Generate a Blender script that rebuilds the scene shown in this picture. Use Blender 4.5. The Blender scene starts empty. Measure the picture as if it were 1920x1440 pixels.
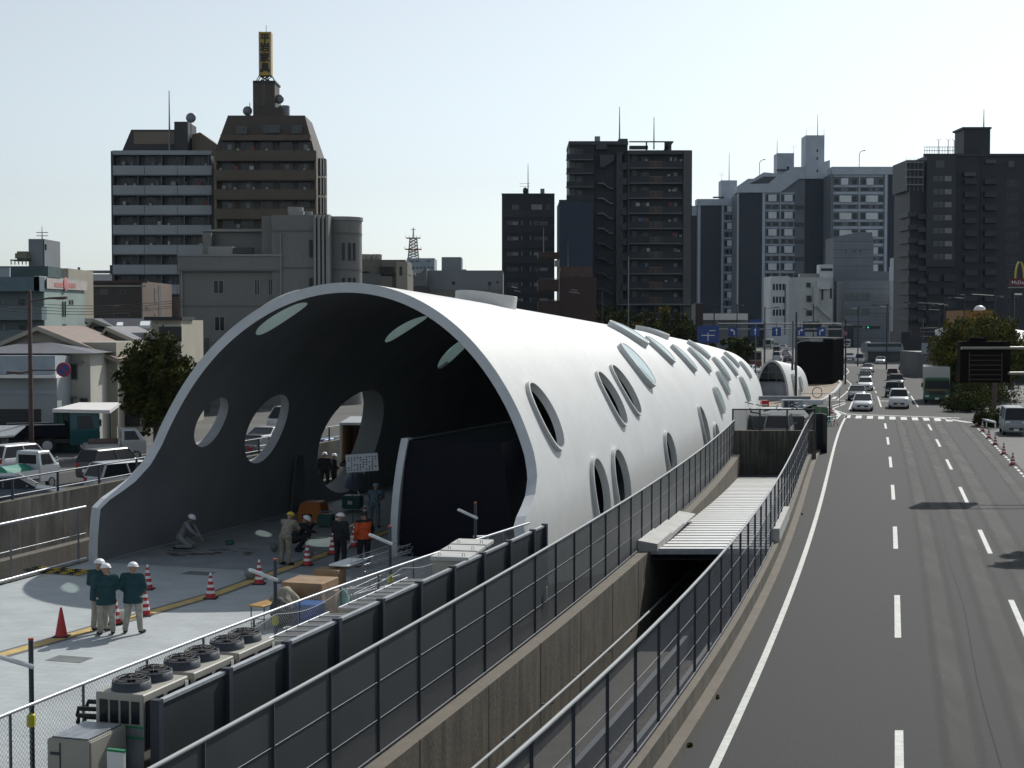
import bpy, bmesh, math, random
from mathutils import Vector, Matrix, geometry
R = math.radians
sc = bpy.context.scene
COL = sc.collection
random.seed(7)
# ---------------------------------------------------------------- camera
F, TH, HC = 2800.0, math.atan(113 / 2800.0), 7.7
cam_d = bpy.data.cameras.new("Camera"); cam = bpy.data.objects.new("Camera", cam_d); COL.objects.link(cam)
cam_d.sensor_width = 36; cam_d.lens = F * 36 / 1920; cam_d.clip_start = 0.5; cam_d.clip_end = 9000
cam.location = (0, 0, HC); cam.rotation_euler = (R(90) - TH, 0, 0); sc.camera = cam
# ---------------------------------------------------------------- sky, sun, exposure
SUN_AZ, SUN_EL = R(30), R(40)
w = bpy.data.worlds.new("World"); sc.world = w; w.use_nodes = True
nt = w.node_tree; bg = nt.nodes["Background"]
sky = nt.nodes.new("ShaderNodeTexSky"); sky.sky_type = 'NISHITA'; sky.sun_disc = False
sky.sun_elevation = SUN_EL; sky.sun_rotation = SUN_AZ; sky.air_density = 1.0; sky.dust_density = 1.0; sky.ozone_density = 1.5
hs = nt.nodes.new("ShaderNodeHueSaturation"); hs.inputs['Saturation'].default_value = 0.3   # pale spring haze
tn = nt.nodes.new('ShaderNodeMix'); tn.data_type = 'RGBA'; tn.blend_type = 'MULTIPLY'; tn.inputs[0].default_value = 1; tn.inputs[7].default_value = (.93, 1.0, 1.03, 1)
nt.links.new(sky.outputs[0], hs.inputs['Color']); nt.links.new(hs.outputs[0], tn.inputs[6]); nt.links.new(tn.outputs[2], bg.inputs[0]); bg.inputs[1].default_value = 0.14
sd = bpy.data.lights.new("Sun", 'SUN'); sd.energy = 5.0; sd.angle = R(0.5); sd.color = (1, .97, .91)
sun = bpy.data.objects.new("Sun", sd); COL.objects.link(sun); sun.location = (40, 60, 90)
sdir = Vector((math.sin(SUN_AZ) * math.cos(SUN_EL), math.cos(SUN_AZ) * math.cos(SUN_EL), math.sin(SUN_EL)))
sun.rotation_euler = sdir.to_track_quat('Z', 'Y').to_euler()
sc.view_settings.view_transform = 'Standard'; sc.view_settings.look = 'None'
sc.view_settings.exposure = -0.34; sc.view_settings.gamma = 1.0
sc.cycles.max_bounces = 6; sc.cycles.transparent_max_bounces = 16; sc.cycles.diffuse_bounces = 3
sc.cycles.glossy_bounces = 3; sc.cycles.caustics_reflective = False; sc.cycles.caustics_refractive = False

# ---------------------------------------------------------------- measuring the photograph
def ray(px, py):
    u, v = (px - 960) / F, (720 - py) / F
    return Vector((u, math.cos(TH) + v * math.sin(TH), -math.sin(TH) + v * math.cos(TH)))
def at(px, py, Y):
    d = ray(px, py); return Vector((0, 0, HC)) + d * (Y / d.y)
def gnd(px, py, z=0.0):
    d = ray(px, py); return Vector((0, 0, HC)) + d * ((z - HC) / d.z)
def poly(c):
    return lambda d: sum(k * d ** (len(c) - 1 - i) for i, k in enumerate(c))
XA = poly([-0.00075, 0.331504, -9.944543])    # trench wall by the plaza
XB = poly([1.31056145e-05, -0.00268248804, 0.411790995, -6.64408124])   # trench wall by the road
XF = poly([-0.000265, 0.333021, -11.669551])  # panel fence
XC = poly([0.003197, 0.166794, -12.718104])   # chain link fence
_xr = poly([4.79010127e-06, -0.00114869629, 0.326844503, -4.19783323])
def XR(d): return _xr(d) if d < 124 else _xr(124)+(d-124)*.25    # left edge line of road
XD1 = poly([-0.000117, 0.263283, 0.051654])
XD2 = poly([-8e-05, 0.259296, 3.323456])
XR3 = lambda d: XD2(d) + 3.35

# ---------------------------------------------------------------- mesh builder
class MB:
    def __init__(s): s.v = []; s.f = []; s.m = []; s.sm = []
    def add(s, vs, fs, mi=0, sm=False):
        b = len(s.v); s.v += [tuple(x) for x in vs]
        for f in fs: s.f.append([b + i for i in f]); s.m.append(mi); s.sm.append(sm)
        return s
    def box(s, x0, y0, z0, x1, y1, z1, mi=0):
        return s.add([(x0,y0,z0),(x1,y0,z0),(x1,y1,z0),(x0,y1,z0),(x0,y0,z1),(x1,y0,z1),(x1,y1,z1),(x0,y1,z1)],
              [(0,3,2,1),(4,5,6,7),(0,1,5,4),(1,2,6,5),(2,3,7,6),(3,0,4,7)], mi)
    def cbox(s, c, sx, sy, sz, rz=0, mi=0, rx=0, ry=0):
        M = Matrix.Rotation(rz, 3, 'Z') @ Matrix.Rotation(ry, 3, 'Y') @ Matrix.Rotation(rx, 3, 'X')
        vs = [Vector(c) + M @ Vector((a*sx/2, b*sy/2, d*sz/2)) for a,b,d in
              [(-1,-1,-1),(1,-1,-1),(1,1,-1),(-1,1,-1),(-1,-1,1),(1,-1,1),(1,1,1),(-1,1,1)]]
        return s.add(vs, [(0,3,2,1),(4,5,6,7),(0,1,5,4),(1,2,6,5),(2,3,7,6),(3,0,4,7)], mi)
    def tube(s, pts, r, n=8, mi=0, sm=True, cap=True):
        pts = [Vector(p) for p in pts]; k = len(pts)
        rs = r if isinstance(r, (list, tuple)) else [r] * k
        vs = []; ref = None
        for i, p in enumerate(pts):
            t = (pts[min(i+1, k-1)] - pts[max(i-1, 0)]).normalized()
            if ref is None:
                ref = Vector((0,0,1)) if abs(t.z) < .9 else Vector((1,0,0))
            a = (ref - t * ref.dot(t)).normalized(); ref = a; b = t.cross(a)
            for j in range(n):
                q = 2*math.pi*j/n; vs.append(p + (a*math.cos(q) + b*math.sin(q))*rs[i])
        fs = [(i*n+j, i*n+(j+1)%n, (i+1)*n+(j+1)%n, (i+1)*n+j) for i in range(k-1) for j in range(n)]
        s.add(vs, fs, mi, sm)
        if cap:
            b = len(s.v) - len(vs)
            s.f.append([b+j for j in reversed(range(n))]); s.m.append(mi); s.sm.append(False)
            s.f.append([b+(k-1)*n+j for j in range(n)]); s.m.append(mi); s.sm.append(False)
        return s
    def sph(s, c, rx, ry, rz, n=12, m=8, mi=0, M=None, z0=-1.0):
        vs = []; fs = []; a0 = math.asin(max(-1, z0))
        for i in range(m+1):
            a = a0 + (math.pi/2 - a0)*i/m
            for j in range(n):
                q = 2*math.pi*j/n; p = Vector((rx*math.cos(a)*math.cos(q), ry*math.cos(a)*math.sin(q), rz*math.sin(a)))
                if M: p = M @ p
                vs.append(Vector(c)+p)
        fs = [(i*n+j, i*n+(j+1)%n, (i+1)*n+(j+1)%n, (i+1)*n+j) for i in range(m) for j in range(n)]
        return s.add(vs, fs, mi, True)
    def loft(s, rings, mi=0, sm=True, cap=True):
        n = len(rings[0]); b = len(s.v)
        s.v += [tuple(p) for r in rings for p in r]
        for i in range(len(rings)-1):
            for j in range(n):
                s.f.append([b+i*n+j, b+i*n+(j+1)%n, b+(i+1)*n+(j+1)%n, b+(i+1)*n+j]); s.m.append(mi); s.sm.append(sm)
        if cap:
            s.f.append([b+j for j in reversed(range(n))]); s.m.append(mi); s.sm.append(False)
            s.f.append([b+(len(rings)-1)*n+j for j in range(n)]); s.m.append(mi); s.sm.append(False)
        return s
    def ext(s, poly2, x0, x1, axis='x', mi=0):   # prism of a 2-D outline
        f = {'x': lambda a,b,t: (t,a,b), 'y': lambda a,b,t: (a,t,b), 'z': lambda a,b,t: (a,b,t)}[axis]
        n = len(poly2)
        vs = [f(a,b,x0) for a,b in poly2] + [f(a,b,x1) for a,b in poly2]
        return s.add(vs, [list(range(n))[::-1], list(range(n, 2*n))] + [(j,(j+1)%n,n+(j+1)%n,n+j) for j in range(n)], mi)
    def strip(s, A, B, mi=0):
        n = len(A); return s.add(list(A)+list(B), [(i, n+i, n+i+1, i+1) for i in range(n-1)], mi)
    def mesh(s, name, mats=()):
        me = bpy.data.meshes.new(name); me.from_pydata(s.v, [], s.f)
        for m in (mats if isinstance(mats, (list, tuple)) else [mats]): me.materials.append(m)
        me.polygons.foreach_set('material_index', s.m); me.polygons.foreach_set('use_smooth', s.sm)
        bm = bmesh.new(); bm.from_mesh(me); bmesh.ops.recalc_face_normals(bm, faces=bm.faces)
        for e in bm.edges:
            if any(not f.smooth for f in e.link_faces): e.smooth = False
        bm.to_mesh(me); bm.free(); me.update(); return me
    def build(s, name, mats, parent=None, bevel=0, seg=1, loc=None, rz=0):
        me = s.mesh(name, mats)
        if bevel:
            bm = bmesh.new(); bm.from_mesh(me)
            bmesh.ops.bevel(bm, geom=bm.edges[:], offset=bevel, segments=seg, affect='EDGES', clamp_overlap=True)
            bm.to_mesh(me); bm.free()
        return link(name, me, parent, loc, rz)
def link(name, me, parent=None, loc=None, rz=0):
    o = bpy.data.objects.new(name, me); COL.objects.link(o)
    if parent: o.parent = parent
    if loc is not None: o.location = loc
    if rz: o.rotation_euler = (0, 0, rz)
    return o
def tag(o, label, cat, group=None, kind=None):
    if kind: o['kind'] = kind
    if label: o['label'] = label
    if cat: o['category'] = cat
    if group: o['group'] = group
    return o
def thing(name, label, cat, loc=(0,0,0), rz=0, group=None):
    o = bpy.data.objects.new(name, None); COL.objects.link(o); o.location = loc; o.rotation_euler = (0,0,rz)
    o.empty_display_size = .2
    return tag(o, label, cat, group)
def struct(name, mb, mats): 
    o = mb.build(name, mats); o['kind'] = 'structure'; return o
def copy_tree(o, parent=None):
    c = o.copy(); COL.objects.link(c)
    if parent: c.parent = parent
    for ch in list(o.children): copy_tree(ch, c)
    return c
def clone(o, loc, rz=None, label=None):
    c = copy_tree(o); c.location = loc
    if rz is not None: c.rotation_euler = (0,0,rz)
    if label: c['label'] = label
    return c

# ---------------------------------------------------------------- materials
MATS = {}
def mat(name, col, rough=.7, metal=0, var=.15, vs=1.5, bump=0, bs=20, streak=0, col2=None, spec=None, fine=0, emit=0, mid=0, sfreq=9):
    if name in MATS: return MATS[name]
    m = bpy.data.materials.new(name); m.use_nodes = True; t = m.node_tree; n = t.nodes; l = t.links
    b = n["Principled BSDF"]; b.inputs['Roughness'].default_value = rough; b.inputs['Metallic'].default_value = metal
    if spec is not None: b.inputs['Specular IOR Level'].default_value = spec
    tc = n.new('ShaderNodeTexCoord')
    c = (*col, 1); last = None
    def noise(scale, det=4, mapping=None):
        nz = n.new('ShaderNodeTexNoise'); nz.inputs['Scale'].default_value = scale; nz.inputs['Detail'].default_value = det
        if mapping:
            mp = n.new('ShaderNodeMapping'); mp.inputs['Scale'].default_value = mapping
            l.new(tc.outputs['Object'], mp.inputs[0]); l.new(mp.outputs[0], nz.inputs['Vector'])
        else: l.new(tc.outputs['Object'], nz.inputs['Vector'])
        return nz
    def mix(fac, a, bcol, mode='MIX'):
        mx = n.new('ShaderNodeMix'); mx.data_type = 'RGBA'; mx.blend_type = mode
        if hasattr(fac, 'links'): l.new(fac, mx.inputs[0])
        else: mx.inputs[0].default_value = fac
        for i, q in ((6, a), (7, bcol)):
            if hasattr(q, 'links'): l.new(q, mx.inputs[i])
            else: mx.inputs[i].default_value = q
        return mx.outputs[2]
    def ramp(src, lo, hi):
        rp = n.new('ShaderNodeMapRange'); rp.inputs[1].default_value = lo; rp.inputs[2].default_value = hi
        l.new(src, rp.inputs[0]); return rp.outputs[0]
    d = tuple(max(0, x*(1-var)) for x in col); e = tuple(min(1, x*(1+var)) for x in col)
    out = mix(ramp(noise(vs).outputs[0], .35, .65), (*d,1), (*e,1)) if var else c
    if col2: out = mix(ramp(noise(vs*.35, 6).outputs[0], .48, .62), out, (*col2, 1))
    if streak:
        s1 = ramp(noise(1, 5, (sfreq, sfreq, .45)).outputs[0], .42, .62)
        sd_ = tuple(x*(1-streak) for x in col)
        out = mix(s1, out, (*sd_, 1))
        s2 = ramp(noise(1, 4, (sfreq*1.7, sfreq*1.7, .25)).outputs[0], .57, .66)
        out = mix(s2, out, tuple([min(1, x*1.5) for x in col]+[1]))
    if mid:
        for sc_ in (22, 7, 1.7):
            g_ = ramp(noise(sc_, 5).outputs[0], .3, .7); out = mix(mid, out, mix(g_, (*[x*.45 for x in col],1), (*[min(1,x*1.7) for x in col],1)))
    if fine:
        f = ramp(noise(60, 2).outputs[0], .3, .7)
        out = mix(fine, out, mix(f, (*[x*.55 for x in col],1), (*[min(1,x*1.6) for x in col],1)))
    if hasattr(out, 'links'): l.new(out, b.inputs['Base Color'])
    else: b.inputs['Base Color'].default_value = c
    if bump:
        bp = n.new('ShaderNodeBump'); bp.inputs['Strength'].default_value = bump; bp.inputs['Distance'].default_value = .02
        l.new(noise(bs).outputs[0], bp.inputs['Height']); l.new(bp.outputs[0], b.inputs['Normal'])
    if emit:
        b.inputs['Emission Color'].default_value = c; b.inputs['Emission Strength'].default_value = emit
    MATS[name] = m; return m
def screen(name, col, alpha, rough=.6, metal=0):   # fine woven mesh: part open air, part wire
    if name in MATS: return MATS[name]
    m = mat(name, col, rough, metal, var=.1); t = m.node_tree
    b = t.nodes["Principled BSDF"]; b.inputs['Alpha'].default_value = alpha
    return m
def glassm(name, col, rough=.08, trans=0.0, ior=1.45):
    if name in MATS: return MATS[name]
    m = mat(name, col, rough, 0, var=.12, vs=.7, spec=.6)
    b = m.node_tree.nodes["Principled BSDF"]; b.inputs['Transmission Weight'].default_value = trans
    return m
M = lambda k: MATS[k]
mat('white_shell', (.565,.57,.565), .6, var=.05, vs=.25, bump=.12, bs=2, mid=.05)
mat('shell_inside', (.19,.195,.205), .8, var=.08, vs=.5, bump=.2, bs=8)  # white-painted inner skin darkened, its shade put into the colour
mat('shell_edge', (.55,.57,.60), .6, var=.05)
mat('navy_wall', (.004,.005,.012), .6, var=.15, spec=.15)
mat('asphalt', (.0245,.026,.0255), .9, var=.10, vs=.4, bump=.6, bs=45, fine=.8, mid=.24)
mat('asphalt_old', (.038,.038,.036), .9, var=.14, vs=.5, bump=.5, bs=60, fine=.8, mid=.2)
mat('ground', (.09,.09,.085), .9, var=.2, vs=.2, bump=.3, bs=20)
mat('paint', (.50,.51,.48), .7, var=.16, vs=6, mid=.12, bump=.2, bs=40)
mat('concrete', (.13,.122,.105), .9, var=.2, vs=1.2, bump=.4, bs=15, fine=.4, streak=.25)
mat('concrete_curtain', (.085,.085,.078), .9, var=.2, vs=.8, bump=.4, bs=12, streak=.6, sfreq=1.6)
mat('concrete_stained', (.102,.088,.067), .9, var=.2, vs=1.2, bump=.4, bs=12, streak=.85, sfreq=2.6, mid=.25)
mat('concrete_dark', (.11,.10,.085), .9, var=.25, vs=1.2, bump=.3, bs=12, streak=.5)
mat('concrete_new', (.42,.42,.41), .8, var=.08, vs=2)
mat('coping', (.135,.118,.095), .9, var=.3, vs=2, bump=.5, bs=10, fine=.5, mid=.3)
mat('galv', (.46,.48,.51), .35, .35, var=.1, vs=5)
mat('galv_dull', (.17,.18,.20), .5, .5, var=.1, vs=5)
mat('post', (.045,.052,.068), .55, 0, var=.1, spec=.3)
mat('panel_dark', (.034,.041,.045), .6, 0, var=.1, vs=.8, spec=.3)
mat('pale_metal', (.27,.29,.30), .65, 0, var=.06)
mat('deck_metal', (.62,.62,.61), .45, .2, var=.05, vs=2)
mat('beige_metal', (.34,.33,.29), .5, 0, var=.05)
mat('black', (.012,.012,.013), .5, var=0)
mat('rubber', (.018,.018,.018), .85, var=0)
mat('yellow_tile', (.50,.36,.13), .8, var=.15, vs=3, bump=.2)
mat('cone_red', (.42,.03,.035), .5, var=.08)
mat('cone_green', (.02,.22,.16), .5, var=.08)
mat('reflect_white', (.75,.75,.75), .4, var=.03)
mat('wood', (.33,.19,.09), .7, var=.2, vs=6)
mat('plywood', (.27,.175,.10), .7, var=.15, vs=3)
mat('rust_brown', (.075,.045,.038), .7, var=.15)
mat('glass_dark', (.012,.015,.02), .18, var=0, spec=.35)
mat('glass_house', (.035,.045,.05), .18, var=.3, vs=.3, spec=.4)
glassm('glass_lid', (.36,.47,.47), .15)
mat('leaf_green', (.055,.07,.018), .9, var=.4, vs=.8, spec=.08)
mat('leaf_yellow', (.12,.105,.02), .9, var=.4, vs=.8, spec=.08)
mat('leaf_dark', (.05,.05,.012), .9, var=.4, vs=.8, spec=.08)
mat('bark', (.09,.07,.05), .9, var=.3, vs=6, bump=.5)
mat('tyre', (.02,.02,.02), .85, var=0); mat('rim', (.45,.46,.48), .3, .8, var=0)
mat('lamp_lens', (.75,.78,.8), .15, var=0); mat('lamp_red', (.35,.015,.01), .25, var=0)
mat('plate', (.65,.66,.6), .5, var=0); mat('plate_yellow', (.55,.42,.05), .5, var=0)
mat('blue_sign', (.015,.05,.24), .45, var=.05); mat('sign_white', (.75,.77,.78), .5, var=0)
# ================================================================ ground, plaza, trenches, road
def lin(a, b, n): return [a + (b-a)*i/(n-1) for i in range(n)]
def cdt_sheet(outer, holes, z, name, m):
    vs = []; es = []
    for lp in [outer] + holes:
        b = len(vs); vs += [Vector((p[0], p[1])) for p in lp]
        es += [(b+i, b+(i+1) % len(lp)) for i in range(len(lp))]
    ov, oe, of, *_ = geometry.delaunay_2d_cdt(vs, es, [], 0, 1e-4)
    def inside(p, lp):
        c = False; j = len(lp)-1
        for i in range(len(lp)):
            a, b = lp[i], lp[j]
            if (a[1] > p[1]) != (b[1] > p[1]) and p[0] < (b[0]-a[0])*(p[1]-a[1])/(b[1]-a[1])+a[0]: c = not c
            j = i
        return c
    mb = MB(); fs = []
    for f in of:
        c = sum((ov[i] for i in f), Vector((0, 0)))/len(f)
        if inside(c, outer) and not any(inside(c, h) for h in holes): fs.append(tuple(f))
    mb.add([(v.x, v.y, z) for v in ov], fs)
    return struct(name, mb, m)
DA = lin(9, 83, 40)
WT = .36                                      # wall top width
trench = [(XA(d)+.02, d) for d in DA] + [(XB(d)+.12, d) for d in reversed(DA)]
# left trench beyond the plaza: two parallel lines
def XL(d): return -15.05 + (d-43.9)*.30       # plaza edge
DLn = lin(20, 140, 30)
trench2 = [(XL(d)-.1, d) for d in DLn] + [(XL(d)-4.4, d) for d in reversed(DLn)]
cdt_sheet([(-1400,-60),(1400,-60),(1400,1600),(-1400,1600)], [trench, trench2], -.006, 'ground', M('ground'))
# plaza paving with joints
pm = mat('plaza_paving', (.38,.41,.42), .75, var=.07, vs=.8, bump=.2, bs=30)
t = pm.node_tree; n = t.nodes; l = t.links; b = n['Principled BSDF']
tc = n.new('ShaderNodeTexCoord'); mp = n.new('ShaderNodeMapping'); mp.inputs['Rotation'].default_value = (0,0,R(17))
br = n.new('ShaderNodeTexBrick'); br.inputs['Scale'].default_value = 1.0; br.inputs['Brick Width'].default_value = .6; br.inputs['Row Height'].default_value = .3
br.inputs['Mortar Size'].default_value = .012; br.inputs['Mortar Smooth'].default_value = .3; br.inputs['Bias'].default_value = 0
br.inputs['Color1'].default_value = (.95,.95,.95,1); br.inputs['Color2'].default_value = (1.03,1.03,1.03,1); br.inputs['Mortar'].default_value = (.78,.79,.80,1)
src = b.inputs['Base Color'].links[0].from_socket
mx = n.new('ShaderNodeMix'); mx.data_type='RGBA'; mx.blend_type='MULTIPLY'; mx.inputs[0].default_value = 1
l.new(tc.outputs['Object'], mp.inputs[0]); l.new(mp.outputs[0], br.inputs[0]); l.new(src, mx.inputs[6]); l.new(br.outputs[0], mx.inputs[7]); l.new(mx.outputs[2], b.inputs['Base Color'])
mb = MB(); DP = lin(14, 160, 50)
mb.strip([(XL(d)+.02, d, 0) for d in DP], [((min(XC(d), XA(d)-1) if d < 45 else XA(d)-.6 if d < 88 else XR(d)-3.5)+.3, d, 0) for d in DP]); struct('plaza_paving', mb, pm)
# tactile strip, offset bands
def along(p, q, n=12): return [Vector(p).lerp(Vector(q), i/(n-1)) for i in range(n)]
def band(p, q, w0, z, m, name):
    p = Vector(p); q = Vector(q); d = (q-p).normalized(); s = Vector((d.y, -d.x, 0))*w0/2
    mb = MB(); mb.add([p-s+Vector((0,0,z)), p+s+Vector((0,0,z)), q+s+Vector((0,0,z)), q-s+Vector((0,0,z))], [(0,1,2,3)]); return mb
pa, pb, pc = gnd(-60,1246), gnd(404,1114), gnd(690,1010)
mb = MB(); 
for a, b_ in ((pa, pb), (pb, pc), (pc, pc+(pc-pb)*1.2)):
    q = band(a, b_, .62, .005, None, ''); mb.add(q.v, q.f)
dk = mat('paving_dark_border', (.12,.125,.13), .8, var=.1); struct('tactile_border', mb, dk)
mb = MB()
for a, b_ in ((pa, pb), (pb, pc), (pc, pc+(pc-pb)*1.2)):
    q = band(a, b_, .34, .009, None, ''); mb.add(q.v, q.f)
struct('tactile_paving', mb, M('yellow_tile'))
mb = MB()
for (x, y) in ((130,1236),(372,1075),(545,1093)):
    p = gnd(x, y); mb.cbox((p.x, p.y, .004), .9, .55, .008, R(-17))
o = mb.build('drain_cover', mat('drain_metal', (.16,.17,.17), .6, .3, bump=.6, bs=40)); tag(o, None, None, None, 'structure'); o.name = 'drain_covers'
# ---- road
def KO(d): return 5.2 if d < 117 else (1.0 if d > 129 else 5.2-4.2*(d-117)/12)
DR = lin(8, 122, 60); mb = MB()
mb.strip([(XB(min(d,90))+.40 if d < 90 else XR(d)-2.5-(d-90)*.03, d, 0) for d in DR], [(XR3(d)+KO(d), d, 0) for d in DR]); struct('road', mb, M('asphalt'))
def XK(d):   # kerb of central reserve beyond the crossing, swings left far away
    return XR(d)-.6 if d < 150 else XR(d)-.6
def XRR(d): return XR3(d)+4
mb = MB(); DF = lin(122, 330, 60)
LEFTC = [(122,24.5),(136,26.5),(150,31.5),(168,36.5),(190,42),(215,46.5),(240,53),(265,58),(285,60),(320,58),(360,50)]
def XLK(d):
    for (a,xa),(b2,xb) in zip(LEFTC, LEFTC[1:]):
        if a <= d <= b2: return xa+(xb-xa)*(d-a)/(b2-a)
    return LEFTC[0][1] if d < 122 else LEFTC[-1][1]
mb.strip([(XLK(d), d, .0) for d in DF], [(XR3(min(d, 235))+KO(d)-(0 if d < 235 else (d-235)*.1), d, .0) for d in DF]); struct('far_road', mb, M('asphalt_old'))
# far carriageway on the left of the reserve, and the left street
mb = MB(); mb.add([(12,150,0),(33,190,0),(47,330,0),(70,480,0),(10,480,0),(5,330,0),(6,190,0)], [(0,1,2,3,4,5,6)]); struct('side_road', mb, M('asphalt_old'))
mb = MB(); mb.strip([(XL(d)-18, d, 0) for d in DP], [(XL(d)-4.9, d, 0) for d in DP]); struct('left_street', mb, M('asphalt_old'))
# markings (sheet 4 mm above)
def ribbon(mb, fx, d0, d1, wd, z=.005, n=None):
    n = n or max(2, int((d1-d0)/3)+1); ds = lin(d0, d1, n)
    mb.strip([(fx(d)-wd/2, d, z) for d in ds], [(fx(d)+wd/2, d, z) for d in ds])
mk = MB()
ribbon(mk, XR, 10, 126, .16); ribbon(mk, XR, 134, 156, .15)
ribbon(mk, lambda d: XLK(d)+1.2, 150, 300, .15)
for y0, y1, f in ((1377,1470,XD1),(1119,1200,XD1),(989,1031,XD1),(910,938,XD1),(857,877,XD1),(820,834,XD1),(794,804,XD1),
                  (1128,1205,XD2),(995,1040,XD2),(914,944,XD2),(862,881,XD2),(824,838,XD2),(796,807,XD2)):
    a = HC*F/(y1-607); b_ = HC*F/(y0-607); ribbon(mk, f, a, b_, .16)
ribbon(mk, XD1, 138, 158, .15); ribbon(mk, XD2, 138, 160, .15)
for k in range(5):
    for f in (XD1, XD2): ribbon(mk, f, 166+k*11, 171+k*11, .15)
for k in range(26): ribbon(mk, lambda d: XR3(d)+.15, 70+k*1.55, 70.9+k*1.55, .14)
ribbon(mk, lambda d: XR3(d)+.15, 20, 69, .15)
# the dotted crossing line
for k in range(10):
    cx = 1589+k*21.1; cy = 781.2+k*.68; c = gnd(cx, cy)
    mk.add([(c.x-.46-.25, c.y-1.85, .005),(c.x-.46+.25, c.y-1.85, .005),(c.x+.46+.25, c.y+1.85, .005),(c.x+.46-.25, c.y+1.85, .005)], [(0,1,2,3)])
for x, y in ((1795,788),(1803,788)):
    c = gnd(x, y); mk.add([(c.x-.12,c.y-3,.005),(c.x+.12,c.y-3,.005),(c.x-.5,c.y+3,.005),(c.x-.74,c.y+3,.005)], [(0,1,2,3)])
for (x0,y0,x1,y1,wd) in ((1572,776,1800,784,.2),(1650,752,1684,752.5,.3),(1545,750,1592,751,.25),(1552,770,1585,757,.2),(1552,764,1585,754,.2),(1550,764,1586,776,.2),(1566,771,1574,777,.35),(1574,777,1566,786,.35),(1562,748,1567,744,.4)):
    a, b_ = gnd(x0,y0), gnd(x1,y1); d = (b_-a).normalized(); s = Vector((0,1,0)) if abs(d.x) > abs(d.y) else Vector((1,0,0)); s = s*wd*(3 if abs(d.x) > abs(d.y) else 1)/2
    mk.add([a-s+Vector((0,0,.01)), a+s+Vector((0,0,.01)), b_+s+Vector((0,0,.01)), b_-s+Vector((0,0,.01))], [(0,1,2,3)])
struct('road_markings', mk, M('paint'))
# tyre wear and tar seams on the road
wr = mat('tyre_wear', (.012,.012,.012), .8, var=.15, vs=.5); b = wr.node_tree.nodes['Principled BSDF']
t = wr.node_tree; tc = t.nodes.new('ShaderNodeTexCoord'); mp = t.nodes.new('ShaderNodeMapping'); mp.inputs['Scale'].default_value = (1.2,.12,1); mp.inputs['Rotation'].default_value=(0,0,R(-15))
nz = t.nodes.new('ShaderNodeTexNoise'); nz.inputs['Scale'].default_value = 1; nz.inputs['Detail'].default_value = 3; mr = t.nodes.new('ShaderNodeMapRange'); mr.inputs[1].default_value=.3; mr.inputs[2].default_value=.65; mr.inputs[3].default_value=.62; mr.inputs[4].default_value=.85
t.links.new(tc.outputs['Object'], mp.inputs[0]); t.links.new(mp.outputs[0], nz.inputs['Vector']); t.links.new(nz.outputs[0], mr.inputs[0])
at_ = t.nodes.new('ShaderNodeAttribute'); at_.attribute_name = 'edge'; at_.attribute_type = 'GEOMETRY'
mm = t.nodes.new('ShaderNodeMath'); mm.operation = 'MULTIPLY'; t.links.new(mr.outputs[0], mm.inputs[0]); t.links.new(at_.outputs['Fac'], mm.inputs[1]); t.links.new(mm.outputs[0], b.inputs['Alpha'])
mb = MB(); ew = []
for f, off, wd in ((XD1,1.15,.9),(XD1,2.55,1.0),(XD2,.75,1.1),(XD2,2.6,.8)):
    amp = 1 if wd > .6 else .35
    ds = lin(10, 124, 40)
    for d in ds:
        for k, e in ((-1,0),(-.4,amp),(.4,amp),(1,0)): mb.v.append((f(d)+off+k*wd/2, d, .003)); ew.append(min(1,e*1.15))
    b0 = len(mb.v)-160
    for i in range(39):
        for j in range(3): mb.f.append([b0+i*4+j, b0+i*4+j+1, b0+i*4+j+5, b0+i*4+j+4]); mb.m.append(0); mb.sm.append(False)
o = struct('tyre_tracks', mb, wr); a = o.data.attributes.new('edge', 'FLOAT', 'POINT')
a.data.foreach_set('value', ew)
mb = MB()
ribbon(mb, lambda d: XD1(d)+1.75+.05*math.sin(d*.35), 12, 100, .022, .004, 60)
struct('tar_seam', mb, mat('tar', (.012,.012,.012), .95, var=0))
# right hand pavement, kerb, verge
pv = mat('pavement_right', (.085,.085,.082), .85, var=.12, vs=1, bump=.3, bs=30, fine=.3)
mb = MB(); ds = lin(60, 117, 20); mb.strip([(XR3(d)+.4, d, .006) for d in ds], [(XR3(d)+5.1, d, .006) for d in ds]); struct('parking_strip', mb, pv)
mb = MB(); ds = lin(20, 235, 50)
for d0, d1 in zip(ds, ds[1:]):
    x0, x1 = XR3(d0)+KO(d0), XR3(d1)+KO(d1)
    mb.add([(x0,d0,0),(x0+.18,d0,0),(x1+.18,d1,0),(x1,d1,0),(x0,d0,.15),(x0+.18,d0,.15),(x1+.18,d1,.15),(x1,d1,.15)], [(4,5,6,7),(0,4,7,3),(1,2,6,5)])
struct('kerb', mb, M('concrete_new'))
mb = MB(); mb.strip([(XR3(d)+KO(d)+.18, d, .14) for d in ds], [(XR3(d)+30, d, .14) for d in ds]); struct('pavement', mb, pv)

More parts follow.
